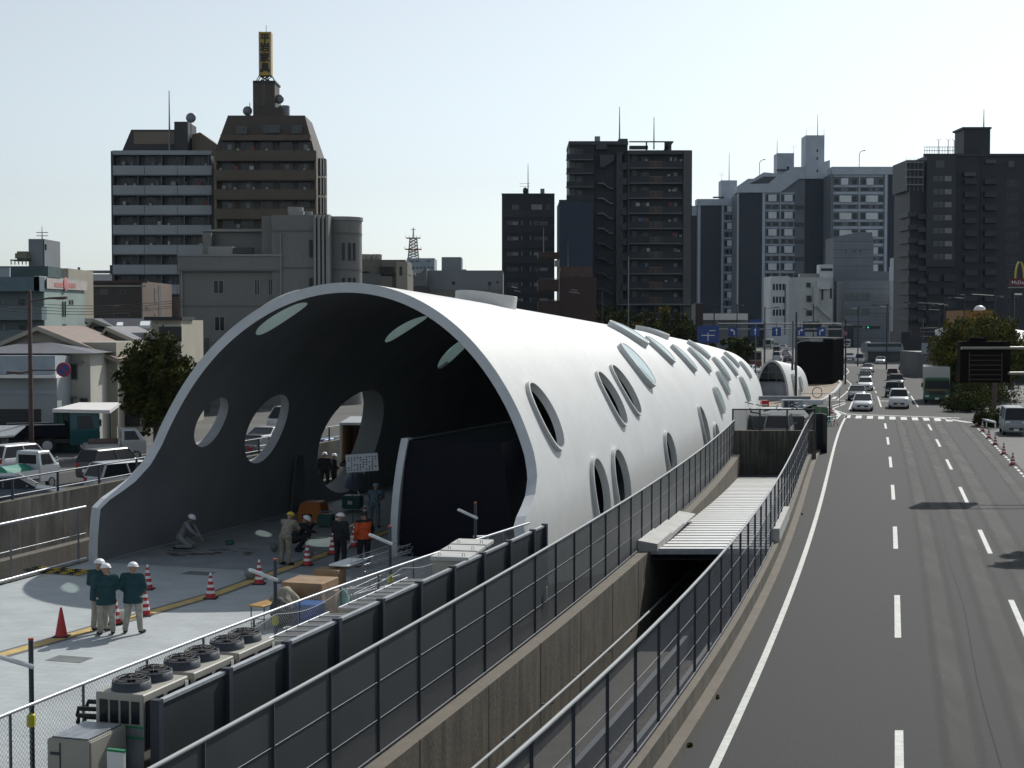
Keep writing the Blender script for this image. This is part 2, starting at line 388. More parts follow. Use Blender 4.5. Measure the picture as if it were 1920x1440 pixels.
# ---- the sunk ramp between plaza and road
def floorz(d): return -1.35 - .028*(d-9)
tr = thing('ramp_retaining_wall', 'long stained concrete retaining wall between the plaza fence and the sunken ramp', 'wall')
ds = lin(9, 82.6, 44)
def wall(mb, f, o0, o1, zt, zb, ds, mi_top=1):
    for d0, d1 in zip(ds, ds[1:]):
        a0, a1, b0, b1 = f(d0)+o0, f(d1)+o0, f(d0)+o1, f(d1)+o1
        t0, t1, u0, u1 = zt(d0), zt(d1), zb(d0), zb(d1)
        v = [(a0,d0,u0),(b0,d0,u0),(b1,d1,u1),(a1,d1,u1),(a0,d0,t0),(b0,d0,t0),(b1,d1,t1),(a1,d1,t1)]
        mb.add(v, [(4,5,6,7)], mi_top); mb.add(v, [(0,4,7,3),(1,2,6,5)], 0)
    for d in (ds[0], ds[-1]):
        mb.add([(f(d)+o0,d,zb(d)),(f(d)+o1,d,zb(d)),(f(d)+o1,d,zt(d)),(f(d)+o0,d,zt(d))], [(0,1,2,3)], 0)
c5 = lambda z: (lambda d: z)
mb = MB(); wall(mb, XA, -.1, WT, c5(.5), lambda d: floorz(d)-.3, ds); mb.build('wall_face', [M('concrete_stained'), M('coping')], tr)
mb = MB()
for k in range(11):   # pour joints
    d = 10+k*3.9; x = XA(d)+WT; mb.box(x-.05, d-.012, floorz(d), x+.004, d+.012, .503)
mb.build('joint', M('black'), tr)
wb = thing('roadside_retaining_wall', 'low streaked concrete wall with worn kerb ledge between ramp and road', 'wall')
ds2 = lin(9, 90, 48)
mb = MB(); wall(mb, XB, -.08, .17, c5(.5), lambda d: floorz(min(d,83))-.3, ds2); mb.build('wall_face', [M('concrete_stained'), M('coping')], wb)
mb = MB(); wall(mb, XB, .18, .43, c5(.15), c5(-.1), ds2); mb.build('kerb_ledge', [M('coping'), M('coping')], wb)
fl = MB(); ds = lin(9, 83, 30)
def fstrip(a, b, z, mi): 
    fl.strip([(XA(d)+a+(XB(d)-XA(d))*0, d, floorz(d)+z) for d in ds], [(XA(d)+b, d, floorz(d)+z) for d in ds], mi)
fstrip(WT, 4.9, 0, 0)
struct('ramp_floor', fl, [M('concrete_dark')])
fl = MB()
for a, b, h, mi in ((.5,1.75,.22,0),(1.78,1.92,.62,1),(2.55,2.68,.45,1),(2.75,4.05,.22,0)):
    for d0, d1 in zip(ds, ds[1:]):
        z0, z1 = floorz(d0), floorz(d1)
        v = [(XA(d0)+a,d0,z0+.004),(XA(d0)+b,d0,z0+.004),(XA(d1)+b,d1,z1+.004),(XA(d1)+a,d1,z1+.004),(XA(d0)+a,d0,z0+h),(XA(d0)+b,d0,z0+h),(XA(d1)+b,d1,z1+h),(XA(d1)+a,d1,z1+h)]
        fl.add(v, [(4,5,6,7),(0,4,7,3),(1,2,6,5),(0,1,5,4)], mi)
struct('ramp_walkway', fl, [M('concrete'), M('galv_dull')])
# handrails on ramp
for o_, zz, lab in ((.62, 1.25, 'pale pipe handrail running along the stained ramp wall'),):
    hr = thing('handrail', lab, 'handrail'); mb = MB()
    ds = lin(10, 60, 26); mb.tube([(XA(d)+o_, d, floorz(d)+zz) for d in ds], .035, 8); mb.build('rail', M('pale_metal'), hr)
    for d in lin(12, 58, 16):
        mb = MB(); mb.tube([(XA(d)+WT-.02, d, floorz(d)+zz-.12),(XA(d)+o_, d, floorz(d)+zz-.1),(XA(d)+o_, d, floorz(d)+zz)], .018, 6); mb.build('bracket', M('pale_metal'), hr)
# end wall of the ramp
ew_ = thing('ramp_end_wall', 'dark concrete end wall with mesh screen closing off the sunken ramp', 'wall')
mb = MB(); mb.box(XA(83)-.3, 83, -4.5, XB(83)+.4, 83.4, 1.75); mb.build('wall_face', M('concrete_dark'), ew_)
xa, xb = XA(83)-.1, XB(83)+.3
mb = MB(); mb.add([(xa,83.1,1.76),(xb,83.1,1.76),(xb,83.1,2.92),(xa,83.1,2.92)], [(0,1,2,3)])
mb.build('mesh_panel', screen('mesh_screen_end', (.05,.045,.04), .62), ew_)
for k in range(4):
    x = xa+(xb-xa)*k/3; mb = MB(); mb.box(x-.04, 83.05, 1.75, x+.04, 83.13, 2.96); mb.build('post', M('post'), ew_)
mb = MB(); mb.box(xa, 83.0, 2.9, xb, 83.12, 2.97); mb.build('rail', M('post'), ew_)
mb = MB(); mb.box(XA(82)+.4, 79.5, -2.2, XB(82)-.1, 82.9, -.72); mb.build('service_ledge', M('galv_dull'), ew_)
# metal deck roof over ramp
rf = thing('ramp_roof', 'pale ribbed metal roof laid over the sunken ramp', 'roof')
def rz_(d): return .46 - .034*(d-47)
mb = MB(); d0, d1 = 47.2, 80.5; nrib = 40
for k in range(nrib):
    a = d0+(d1-d0)*k/nrib; p = (d1-d0)/nrib
    for s0, s1, h0, h1 in ((0,.72,0.09,0.09),(.72,.76,.09,0),(.76,.95,0,0),(.95,1,0,.09)):
        y0, y1 = a+p*s0, a+p*s1
        xl0, xl1, xr0, xr1 = XA(y0)+WT-.02, XA(y1)+WT-.02, XB(y0)-.03, XB(y1)-.03
        mb.add([(xl0,y0,rz_(y0)+h0),(xr0,y0,rz_(y0)+h0),(xr1,y1,rz_(y1)+h1),(xl1,y1,rz_(y1)+h1)], [(0,1,2,3)], 0 if s0 == 0 else 1)
mb.build('ribbed_sheet', [M('deck_metal'), M('tower_slab') if 'tower_slab' in MATS else mat('deck_valley', (.16,.16,.165), .6, var=.05)], rf)  # rib valleys darker than the sheet, their shade put into the colour
mb = MB(); mb.add([(XA(d0)+.3,d0-.02,.38),(XB(d0)-.05,d0-.02,.38),(XB(d0)-.05,d0-.02,.56),(XA(d0)+.3,d0-.02,.56),(XA(d0)+.3,d0+.1,.38),(XB(d0)-.05,d0+.1,.38),(XB(d0)-.05,d0+.1,.56),(XA(d0)+.3,d0+.1,.56)],
    [(0,1,2,3),(4,5,6,7),(0,1,5,4),(3,2,6,7)]); mb.build('fascia', M('galv'), rf)
mb = MB()
ds = lin(47.2, 80.5, 20); mb.strip([(XA(d)+WT+.0, d, rz_(d)-.25) for d in ds], [(XB(d)-.05, d, rz_(d)-.25) for d in ds]); mb.build('soffit', M('concrete_dark'), rf)
# dark side walls make the mouth; coping block
cb = MB(); ds = [47.0,50,53,56.2]
for a, b_ in zip(ds, ds[1:]):
    zt0, zt1 = .86-.03*(a-47), .92-.03*(b_-47)
    cb.add([(XA(a)-.05,a,.5),(XA(a)+.62,a,.5),(XA(b_)+.62,b_,.5),(XA(b_)-.05,b_,.5),(XA(a)-.05,a,zt0),(XA(a)+.62,a,zt0-.12),(XA(b_)+.62,b_,zt1-.12),(XA(b_)-.05,b_,zt1)], [(4,5,6,7),(0,4,7,3),(1,2,6,5),(0,1,5,4),(3,2,6,7)])
tag(cb.build('coping_block', M('concrete_new')), 'pale concrete block on the plaza wall at the near corner of the ribbed roof', 'concrete block')
cb = MB(); ds = [49,52,55]
for a, b_ in zip(ds, ds[1:]):
    cb.add([(XB(a)-.1,a,.505),(XB(a)+.19,a,.505),(XB(b_)+.19,b_,.505),(XB(b_)-.1,b_,.505),(XB(a)-.1,a,.95),(XB(a)+.19,a,.95),(XB(b_)+.19,b_,.95),(XB(b_)-.1,b_,.95)], [(4,5,6,7),(0,4,7,3),(1,2,6,5),(0,1,5,4),(3,2,6,7)])
tag(cb.build('coping_block', M('concrete_new')), 'pale concrete block on the roadside wall under the mesh fence', 'concrete block')

# ---- left trench: floor and far stained wall
mb = MB(); ds = DLn
mb.strip([(XL(d)-4.4, d, -2.4) for d in ds], [(XL(d)-.1, d, -2.4) for d in ds]); struct('left_ramp_floor', mb, M('concrete_dark'))
mb = MB(); wall(mb, XL, -.1, .02, c5(.02), c5(-2.5), ds, 0); o = mb.build('plaza_edge_wall', [M('concrete_stained')]); tag(o, 'brown concrete edge wall dropping from the plaza under the silver pipe fence', 'wall')
lw = thing('far_retaining_wall', 'tall streaked concrete wall between left street and sunken ramp', 'wall')
mb = MB(); wall(mb, XL, -4.75, -4.4, c5(1.6), c5(-2.5), ds); mb.build('wall_face', [M('concrete_curtain'), M('coping')], lw)
mb = MB(); wall(mb, XL, -4.4, -3.95, c5(-.3), c5(-2.5), ds); mb.build('ledge', [M('concrete'), M('concrete')], lw)
for k in range(30):
    d = 36+k*2.6; mb = MB(); mb.box(XL(d)-4.62, d-.03, 1.6, XL(d)-4.54, d+.03, 2.32); mb.build('post', M('post'), lw)
mb = MB(); 
for z in (2.32, 1.75): mb.tube([(XL(d)-4.58, d, z) for d in lin(30,120,20)], .03, 6)
mb.build('rail', M('galv_dull'), lw)
# silver pipe fence at plaza edge
pf = thing('pipe_fence', 'bright silver pipe fence at the left edge of the plaza', 'fence')
mb = MB()
for z in (1.8, .12): mb.tube([(XL(d)+.05, d, z) for d in (30,36,42,48)], .045, 8)
mb.build('rail', M('galv'), pf)
mb = MB(); mb.tube([(XL(d)+.05, d, .95) for d in (30,36,42,48)], .012, 5); mb.build('wire', M('galv'), pf)
for d in (36.3, 39.6, 42.9, 44.2, 47.6):
    mb = MB(); mb.tube([(XL(d)+.05, d, 0),(XL(d)+.05, d, 1.8)], .03, 6); mb.build('post', M('galv_dull'), pf)
# ---- fine mesh fences
def mesh_fence(name, label, f, d0, d1, off, scr, rails, zb=.5, zt=2.38, dz=None):
    o = thing(name, label, 'fence'); x = lambda d: f(d)+off
    ds = lin(d0, d1, max(6, int((d1-d0)/2)))
    mb = MB(); mb.strip([(x(d), d, zb+.06) for d in ds], [(x(d), d, zt) for d in ds]); mb.build('mesh_panel', scr, o)
    mb = MB(); mb.tube([(x(d), d, zt) for d in ds], .032, 8); mb.build('top_rail', M('pale_metal'), o)
    mb = MB(); mb.tube([(x(d)+.02, d, zb+.05) for d in ds], .022, 6); mb.build('bottom_rail', M('post'), o)
    mb = MB()
    for z in rails: mb.tube([(x(d)+.012, d, z) for d in ds], .0055, 4)
    mb.build('wire', M('galv_dull'), o)
    k = d0+.3
    while k < d1:
        mb = MB(); mb.box(x(k)-.026, k-.025, zb, x(k)+.026, k+.025, zt); mb.build('post', M('post'), o); k += 1.92
    return o
mesh_fence('mesh_fence', 'dark fine mesh fence on the plaza side of the ramp, nearer than the panel fence', XA, 9, 82.6, 0, screen('mesh_screen', (.034,.040,.046), .95), (1.12, 1.75))
mesh_fence('mesh_fence', 'see-through fine mesh fence on the roadside wall of the ramp', XB, 9, 89.8, -.02, screen('mesh_screen_b', (.022,.030,.05), .62), (1.12, 1.75))
bb = MB(); bb.box(XB(90)+.05, 89.8, 0, XB(90)+.5, 90.0, 2.3); bb.box(XB(90)+.44, 88.6, 0, XB(90)+.5, 89.8, 2.3)
tag(bb.build('hoarding_panel', M('panel_dark')), 'dark upright hoarding panel at the far end of the roadside fence', 'hoarding')
# ---- solid panel fence
pfn = thing('panel_fence', 'solid charcoal panel fence with grey posts behind the near mesh fence', 'fence')
ds = [20.5+1.905*k for k in range(10)]+[38.7]
pt = [Vector((XF(d), d, 0)) for d in ds]
for a, b_ in zip(pt, pt[1:]):
    mb = MB(); n_ = Vector(((b_-a).y, -(b_-a).x, 0)).normalized()*.025
    for z0, z1 in ((.3,1.36),(1.375,2.41)):
        mb.add([a-n_+Vector((0,0,z0)), a+n_+Vector((0,0,z0)), b_+n_+Vector((0,0,z0)), b_-n_+Vector((0,0,z0)), a-n_+Vector((0,0,z1)), a+n_+Vector((0,0,z1)), b_+n_+Vector((0,0,z1)), b_-n_+Vector((0,0,z1))],
           [(0,3,2,1),(4,5,6,7),(0,1,5,4),(1,2,6,5),(2,3,7,6),(3,0,4,7)])
    mb.build('panel', M('panel_dark'), pfn)
mb = MB()
for a, b_ in zip(pt, pt[1:]):
    n_ = Vector(((b_-a).y, -(b_-a).x, 0)).normalized()*.045
    mb.add([a-n_+Vector((0,0,2.412)), a+n_+Vector((0,0,2.412)), b_+n_+Vector((0,0,2.412)), b_-n_+Vector((0,0,2.412)), a-n_+Vector((0,0,2.46)), a+n_+Vector((0,0,2.46)), b_+n_+Vector((0,0,2.46)), b_-n_+Vector((0,0,2.46))],
        [(0,3,2,1),(4,5,6,7),(0,1,5,4),(1,2,6,5),(2,3,7,6),(3,0,4,7)])
mb.build('top_rail', M('galv'), pfn)
for p in pt:
    mb = MB(); mb.cbox((p.x+.03, p.y, 1.25), .14, .12, 2.5, R(-17)); mb.build('post', M('post'), pfn)
# ---- raised strip between chain link and panel fences (service zone), chain-link fence
mb = MB(); ds = lin(12, 43, 30); mb.strip([(XC(d)+.05, d, .004) for d in ds], [(XA(d)-.1, d, .004) for d in ds]); struct('service_strip', mb, M('ground'))
cf = thing('chain_link_fence', 'chain link fence with shiny silver top rail along the plaza', 'fence')
ds = lin(16, 43.3, 30); cp = [Vector((XC(d), d, 0)) for d in ds]
mb = MB(); mb.tube([p+Vector((0,0,1.9)) for p in cp], .032, 8); mb.build('top_rail', M('galv'), cf)
L = [0]
for a, b_ in zip(cp, cp[1:]): L.append(L[-1]+(b_-a).length)
def cpt(s, z):
    s = max(0, min(L[-1], s))
    for i in range(len(L)-1):
        if s <= L[i+1]: q = cp[i].lerp(cp[i+1], (s-L[i])/(L[i+1]-L[i])); return Vector((q.x, q.y, z))
mb = MB(); wx = .0032; s_ = 0; hgt = 1.75; pitch = .085
while s_ < L[-1]:
    for sg in (1, -1):
        a, b_ = cpt(s_, .12 if sg > 0 else 1.87), cpt(s_+hgt, 1.87 if sg > 0 else .12)
        if s_+hgt > L[-1]: continue
        N = 5; P_ = [cpt(s_+hgt*i/(N-1), .12+hgt*(i/(N-1) if sg > 0 else 1-i/(N-1))) for i in range(N)]
        mb.tube(P_, wx, 3, cap=False, sm=False)
    s_ += pitch
mb.build('chain_link', M('galv'), cf)
k = .6
while k < L[-1]:
    q = cpt(k, 0); mb = MB(); mb.tube([q, q+Vector((0,0,1.9))], .025, 6); mb.build('post', M('galv_dull'), cf); k += 1.9
# ================================================================ the white tube
class Tube:
    def __init__(s, P0, P1, P2, w0, w1, h0, h1, z0=0):
        s.P = [Vector(p) for p in (P0, P1, P2)]; s.w0, s.w1, s.h0, s.h1, s.z0 = w0, w1, h0, h1, z0
        N = 600; s.ts = [-.1+1.2*i/N for i in range(N+1)]; s.L = [0]
        pts = [s.b(t) for t in s.ts]
        for a, b in zip(pts, pts[1:]): s.L.append(s.L[-1]+(b-a).length)
        i0 = s.L[int(N*.1/1.2)]; s.L = [x-i0 for x in s.L]; s.S = s.L[int(N*1.1/1.2)]
    def b(s, t): return s.P[0]*(1-t)**2+s.P[1]*2*t*(1-t)+s.P[2]*t*t
    def ctr(s, q):
        lo, hi = 0, len(s.L)-1
        while hi-lo > 1:
            m = (lo+hi)//2
            if s.L[m] > q: hi = m
            else: lo = m
        t = s.ts[lo]+(s.ts[hi]-s.ts[lo])*(q-s.L[lo])/(s.L[hi]-s.L[lo])
        d = (s.P[1]-s.P[0])*2*(1-t)+(s.P[2]-s.P[1])*2*t
        return s.b(t), d.normalized()
    def pt(s, q, phi, off=0):
        p, d = s.ctr(q); k = q/s.S; W = s.w0+(s.w1-s.w0)*k; H = s.h0+(s.h1-s.h0)*k
        n = Vector((math.cos(phi)/W, math.sin(phi)/H)).normalized()
        x = W*math.cos(phi)+off*n.x; z = H*math.sin(phi)+off*n.y
        return Vector((p.x+d.y*x, p.y-d.x*x, z+s.z0))
    def sp(s, q, phi):
        k = q/s.S; W = s.w0+(s.w1-s.w0)*k; H = s.h0+(s.h1-s.h0)*k
        return math.hypot(W*math.sin(phi), H*math.cos(phi))
def make_tube(T, root, holes, smin, smax, T_TH, ns, nphi, mats, KB=9.0):
    # domain (s', phi) ; s = s' + smin(phi)*(1 - s'/KB) for s' < KB
    def fwd(sp, ph): return sp + (smin(ph)*(1-sp/KB) if sp < KB else 0) + (smax(ph)*(sp-T.S+KB)/KB if sp > T.S-KB else 0)
    def inv(q, ph):
        m = smin(ph)
        if q < KB: return (q-m)/(1-m/KB)
        e = smax(ph)
        if q > T.S-KB: return (q - e*(KB-T.S)/KB)/(1+e/KB)
        return q
    KP = 7.0; V = []; E = []; loops = []
    for h in holes:
        q, ph, ra, rh = h[:4]; sp = T.sp(q, ph); lp = []
        for k in range(40):
            a = k*math.pi/20; pp = ph+rh*math.sin(a)/sp; lp.append((inv(q+ra*math.cos(a), pp), max(.004, min(math.pi-.004, pp))*KP))
        loops.append(lp); b = len(V); V += [Vector(p) for p in lp]; E += [(b+i, b+(i+1) % 40) for i in range(40)]
    def near(s_, p_):
        for h in holes:
            q, ph, ra, rh = h[:4]; sp = T.sp(q, ph)
            dq = (fwd(s_, p_)-q)/(ra+.12); dp = (p_-ph)*sp/(rh+.12)
            if dq*dq+dp*dp < 1: return True
        return False
    g = {}
    for i in range(ns+1):
        for j in range(nphi+1):
            s_, p_ = T.S*i/ns, math.pi*j/nphi
            if 0 < i < ns and 0 < j < nphi and near(s_, p_): continue
            g[i, j] = len(V); V.append(Vector((s_, p_*KP)))
    def edge(seq):
        q = [g[k] for k in seq if k in g]; E.extend(zip(q, q[1:]))
    edge([(i,0) for i in range(ns+1)]); edge([(i,nphi) for i in range(ns+1)]); edge([(0,j) for j in range(nphi+1)]); edge([(ns,j) for j in range(nphi+1)])
    ov, oe, of, *_ = geometry.delaunay_2d_cdt(V, E, [], 0, 1e-5)
    def inhole(c):
        p_ = c.y/KP; s_ = fwd(c.x, p_)
        for h in holes:
            q, ph, ra, rh = h[:4]; sp = T.sp(q, ph)
            if ((s_-q)/ra)**2+((p_-ph)*sp/rh)**2 < .985: return True
        return False
    F_ = [tuple(f) for f in of if not inhole(sum((ov[i] for i in f), Vector((0,0)))/len(f))]
    n = len(ov); out = []; inn = []
    for v in ov:
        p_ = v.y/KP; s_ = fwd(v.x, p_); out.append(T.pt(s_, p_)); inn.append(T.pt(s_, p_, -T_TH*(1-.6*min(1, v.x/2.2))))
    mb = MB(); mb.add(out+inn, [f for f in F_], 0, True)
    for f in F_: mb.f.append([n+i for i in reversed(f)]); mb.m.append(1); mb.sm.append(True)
    cnt = {}
    for f in F_:
        for a, b in zip(f, f[1:]+f[:1]): cnt[(a,b)] = 1
    for (a, b) in cnt:
        if (b, a) not in cnt:
            sa = ov[a].x < 1e-4 and ov[b].x < 1e-4
            mb.f.append([b, a, n+a, n+b]); mb.m.append(2 if sa or ov[a].x > T.S-1e-4 else ((3 if ov[a].x < 12 else 4) if ov[a].y/KP > 2.35 and .05 < ov[a].y/KP < math.pi-.01 else 0)); mb.sm.append(False)
    me = mb.mesh('shell', mats)
    o = link('shell', me, root)
    # hard edges between inner and outer skins
    for h in holes:
        q, ph, ra, rh, pr, kind = h; mi_ = 3 if ph > 2.4 and ra > 2 else (4 if ph > 2.4 else 0)
        sp = T.sp(q, ph); N = 48
        def ring(r, off): 
            res = []
            for k in range(N):
                a = 2*math.pi*k/N; pp = ph+(rh+r)*math.sin(a)/sp; qq = q+(ra+r)*math.cos(a)
                res.append(T.pt(qq, min(max(pp, .0), math.pi), off))
            return res
        def flat(r, off):    # collar mouth cut flat: average the local normal
            c = T.pt(q, ph, 0); nn = (T.pt(q, ph, 1)-c).normalized(); base = ring(r, 0)
            mxd = max((p-c).dot(nn) for p in base)
            return [p+nn*(off+(mxd-(p-c).dot(nn))*(.32 if kind != 'open' else (.15 if ph < 2.4 else .05))) for p in base]
        A, B, C_, D_ = ring(.085, -.06), flat(.085, pr), flat(.0, pr), ring(.0, -.002)
        mb = MB(); mb.loft([A, B], 0, True, False); mb.loft([B, C_], 0, False, False); mb.loft([C_, D_], 1, True, False)
        mb.build('window_collar', [mats[0], (mats[0], None, None, M('collar_deep_shade'), M('collar_shade'))[mi_]], root)
        if kind == 'glass':
            g_ = flat(.03, pr-.015); c = sum(g_, Vector())/N; mb = MB()
            mb.add(g_+[c], [(i, (i+1) % N, N) for i in range(N)], 0, True); mb.build('window_glass', M('glass_lid'), root)
        elif kind == 'skylight':
            g_ = flat(.03, pr-.02); c = sum(g_, Vector())/N; mb = MB()
            mb.add(g_+[c], [(i, (i+1) % N, N) for i in range(N)], 0, True); mb.build('skylight_glass', M('skylight_glass'), root)
    return o
# frosted green skylight glass: daylight passes through
sg = mat('skylight_glass', (.35,.55,.50), .3, var=.08); b_ = sg.node_tree.nodes['Principled BSDF']
t = sg.node_tree; tr_ = t.nodes.new('ShaderNodeBsdfTranslucent'); tr_.inputs[0].default_value = (.38,.62,.56,1); tp_ = t.nodes.new('ShaderNodeBsdfTransparent'); tp_.inputs[0].default_value = (.75,.9,.85,1); m2_ = t.nodes.new('ShaderNodeMixShader'); m2_.inputs[0].default_value = .62
ms = t.nodes.new('ShaderNodeMixShader'); ms.inputs[0].default_value = .8
t.links.new(b_.outputs[0], ms.inputs[1]); t.links.new(tr_.outputs[0], ms.inputs[2]); t.links.new(ms.outputs[0], m2_.inputs[1]); t.links.new(tp_.outputs[0], m2_.inputs[2]); t.links.new(m2_.outputs[0], t.nodes['Material Output'].inputs[0])
mat('collar_deep_shade', (.13,.14,.14), .8, var=.08); mat('collar_shade', (.30,.31,.33), .8, var=.08)  # darker copies of the white shell: shade of the reveals put into colour
T1 = Tube((-6.6,45.7), (-6.6+51*math.sin(R(18)), 45.7+51*math.cos(R(18))), (19.8,145), 7.45, 4.55, 9.2, 5.2)
PR = [(0,0),(1.95,0),(2.0,.08),(2.05,.45),(2.35,1.27),(2.55,1.75),(3.1,2.5),(3.77,2.85),(5,3.05),(7,3.3),(9.3,3.7)]
def prof(z):
    for (a, x), (b, y) in zip(PR, PR[1:]):
        if a <= z <= b:
            k = (z-a)/(b-a); return x+(y-x)*k
    return 3.7
def smin(ph): return prof(9.2*math.sin(ph))
HO = [
 (5.76,.547,0.97,1.19,.13,'open'),(16.75,.584,.98,1.19,.13,'open'),(20.4,.622,.98,1.19,.13,'open'),(26.40,.780,1.14,1.22,.24,'glass'),
 (34.0,1.13,1.1,1.1,.28,'glass'),(48.5,1.33,1.1,1.0,.28,'glass'),(37.64,.94,.89,.99,.24,'glass'),(44.06,.858,.8,.98,.24,'glass'),(51.26,.847,.8,.97,.24,'glass'),
 (57.79,1.018,.95,.87,.24,'glass'),(60.16,.729,.8,.92,.24,'glass'),(55.3,.57,.84,.80,.24,'glass'),(69.12,.768,.8,.85,.24,'glass'),(77.63,.887,.8,.78,.24,'glass'),
 (84.67,.693,.85,.8,.24,'glass'),(70.90,.443,.92,.95,.24,'glass'),(48.44,.429,.85,.80,.24,'glass'),
 (38.33,.27,0.93,1.2,.13,'open'),(42.9,.16,0.98,.78,.13,'open'),(25.25,.215,1.08,1.0,.13,'open'),(9.9,.19,1.03,1.25,.13,'open'),(13.6,.19,1.18,1.3,.13,'open'),
 (16.8,1.50,1.6,1.15,.45,'skylight'),
 (5.3,2.03,.72,1.1,.3,'skylight'),(16.75,2.03,.75,1.08,.3,'skylight'),(26,2.22,1.0,1.2,.3,'skylight'),(40,2.2,1.0,1.1,.3,'glass'),
 (5.99,2.647,.98,.99,.22,'open'),(10.47,2.702,1.5,1.46,.22,'open'),(18.95,2.82,3.2,2.42,.9,'open')]
tube = thing('tubular_pavilion', 'huge white concrete tube with round porthole openings and arched mouth', 'tube building')
make_tube(T1, tube, HO, smin, lambda p: 0, .33, 104, 112, [M('white_shell'), M('shell_inside'), M('shell_edge'), M('collar_shade'), M('collar_deep_shade')])
# dark sheet added across the far end to keep the interior dark
def cross_screen(q, m, name, ph0=.0, ph1=math.pi, zcut=0, off=-.34):
    ring = [T1.pt(q, p, off) for p in lin(ph0, ph1, 24)]
    mb = MB(); mb.add(ring, [tuple(range(24))]); return mb.build(name, m, tube)
cross_screen(100, M('glass_dark'), 'end_light_block')
# inner glazed wall on its frame behind the navy box
def inner_pt(q, x, z):
    p, d = T1.ctr(q); return Vector((p.x+d.y*x, p.y-d.x*x, z))
mb = MB()
for x in (1.2, 2.9, 4.1): mb.tube([inner_pt(30, x, 2.5), inner_pt(30, x, 7.1 if x < 2 else (6.3 if x < 4 else 5.2))], .05, 4, sm=False)
for z in (3.7, 5.2): mb.tube([inner_pt(30, -.5, z), inner_pt(30, 5.0-(z-3.7)*.6, z)], .05, 4, sm=False)
mb.build('mullion', M('galv_dull'), tube)
fl_ = MB(); fl_.strip([T1.pt(q, math.pi, -.3)+Vector((0,0,.0045)) for q in lin(.1,100,30)], [T1.pt(q, 0, -.3)+Vector((0,0,.0045)) for q in lin(.1,100,30)])
fl_.build('floor', mat('floor_inside', (.24,.26,.28), .7, var=.12, vs=1, bump=.2, bs=20), tube)
# navy clad entrance block standing in the mouth
nb = thing('entrance_block', 'navy clad stair enclosure with a curved pale edge, standing in the tube mouth', 'stair enclosure')
p0 = gnd(746, 1042); ux = Vector((.955, -.29, 0)); uy = Vector((.29, .955, 0))
def nbp(a, b, z): q = p0+ux*a+uy*b; return (q.x, q.y, z)
Wn = 4.15
mb = MB(); v = [nbp(.02,0,0), nbp(Wn,0,0), nbp(Wn,14,0), nbp(.02,14,0), nbp(.32,0,3.85), nbp(Wn-.55,0,3.85), nbp(Wn-.55,14,3.6), nbp(.32,14,3.6)]
mb.add(v, [(0,1,5,4),(1,2,6,5),(2,3,7,6),(3,0,4,7),(4,5,6,7)]); mb.build('cladding', M('navy_wall'), nb)
mb = MB(); e = []; 
for i in range(13):
    z = 3.92*i/12; cx = .42*(z/3.92)**2.2-.02
    e.append([nbp(cx-.22,-.12,z), nbp(cx+.03,-.12,z), nbp(cx+.03,.3,z), nbp(cx-.22,.3,z)])
mb.loft(e, 0, False); mb.build('edge_trim', M('shell_edge'), nb)
mb = MB(); mb.tube([nbp(.5,.1,3.9), nbp(.5,13,3.75)], .03, 5); mb.build('cable', M('galv_dull'), nb)
# dark door panel on left wall inside
dp = MB(); a, b2 = gnd(532, 962), gnd(572, 945)
dp.add([a+Vector((.25,0,0)), b2+Vector((.25,0,0)), b2+Vector((.45,0,2.3)), a+Vector((.45,0,2.3)), a+Vector((.35,-.05,0)), b2+Vector((.35,-.05,0)), b2+Vector((.55,-.05,2.3)), a+Vector((.55,-.05,2.3))],
       [(0,1,2,3),(4,5,6,7),(0,1,5,4),(1,2,6,5),(2,3,7,6),(3,0,4,7)])
tag(dp.build('steel_door', M('galv_dull')), 'dark steel double door leaning on the left wall inside the tube', 'door')
# ---------------------------------------------------------------- small tube behind
c0 = gnd(1447,751); T2 = Tube((c0.x, c0.y), (c0.x+2.4, c0.y+8), (c0.x+5.5, c0.y+17), 1.72, 1.55, 4.1, 3.1)
st = thing('small_tube_shelter', 'small white tube shelter with arched glazed front, behind the big tube', 'shelter')
make_tube(T2, st, [(5.5,.45,.8,.95,.2,'glass'),(11.5,.38,.7,.8,.2,'glass')], lambda p: 0.0, lambda p: -2.2*math.cos(p)**2*0, .22, 30, 30, [M('white_shell'), M('shell_inside'), M('shell_edge')], 4.0)
mb = MB(); ring = [T2.pt(T2.S-.2, p, -.1) for p in lin(0, math.pi, 20)]; mb.add(ring, [tuple(range(20))]); mb.build('end_wall', M('white_shell'), st)
zc = 1.9
mb = MB(); r_ = [p for p in [T2.pt(.4, p, -.2) for p in lin(0, math.pi, 40)]]
hi = [p for p in r_ if p.z >= zc]; mb.add(hi, [tuple(range(len(hi)))]); mb.build('glass_front', M('glass_house'), st)
lo = [p for p in r_ if p.z < zc]; a, b2 = T2.pt(.36, .46, -.2), T2.pt(.36, math.pi-.46, -.2); a.z = b2.z = zc
mb = MB(); mb.add([T2.pt(.36,0,-.2), a, b2, T2.pt(.36,math.pi,-.2)], [(0,1,2,3)]); mb.build('base_panel', mat('panel_grey', (.26,.29,.33), .5, .1), st)
for z in (zc, 2.85, 3.6):
    ph = math.asin(min(.98, z/4.05)); a, b2 = T2.pt(.3, ph, -.2), T2.pt(.3, math.pi-ph, -.2); mb = MB(); mb.tube([a, b2], .05, 5); mb.build('mullion', M('galv_dull'), st)
for k in (.35,.65):
    a = T2.pt(.3, .46, -.2).lerp(T2.pt(.3, math.pi-.46, -.2), k); mb = MB(); mb.tube([Vector((a.x,a.y,zc)), Vector((a.x,a.y,3.85))], .04, 5); mb.build('mullion', M('galv_dull'), st)
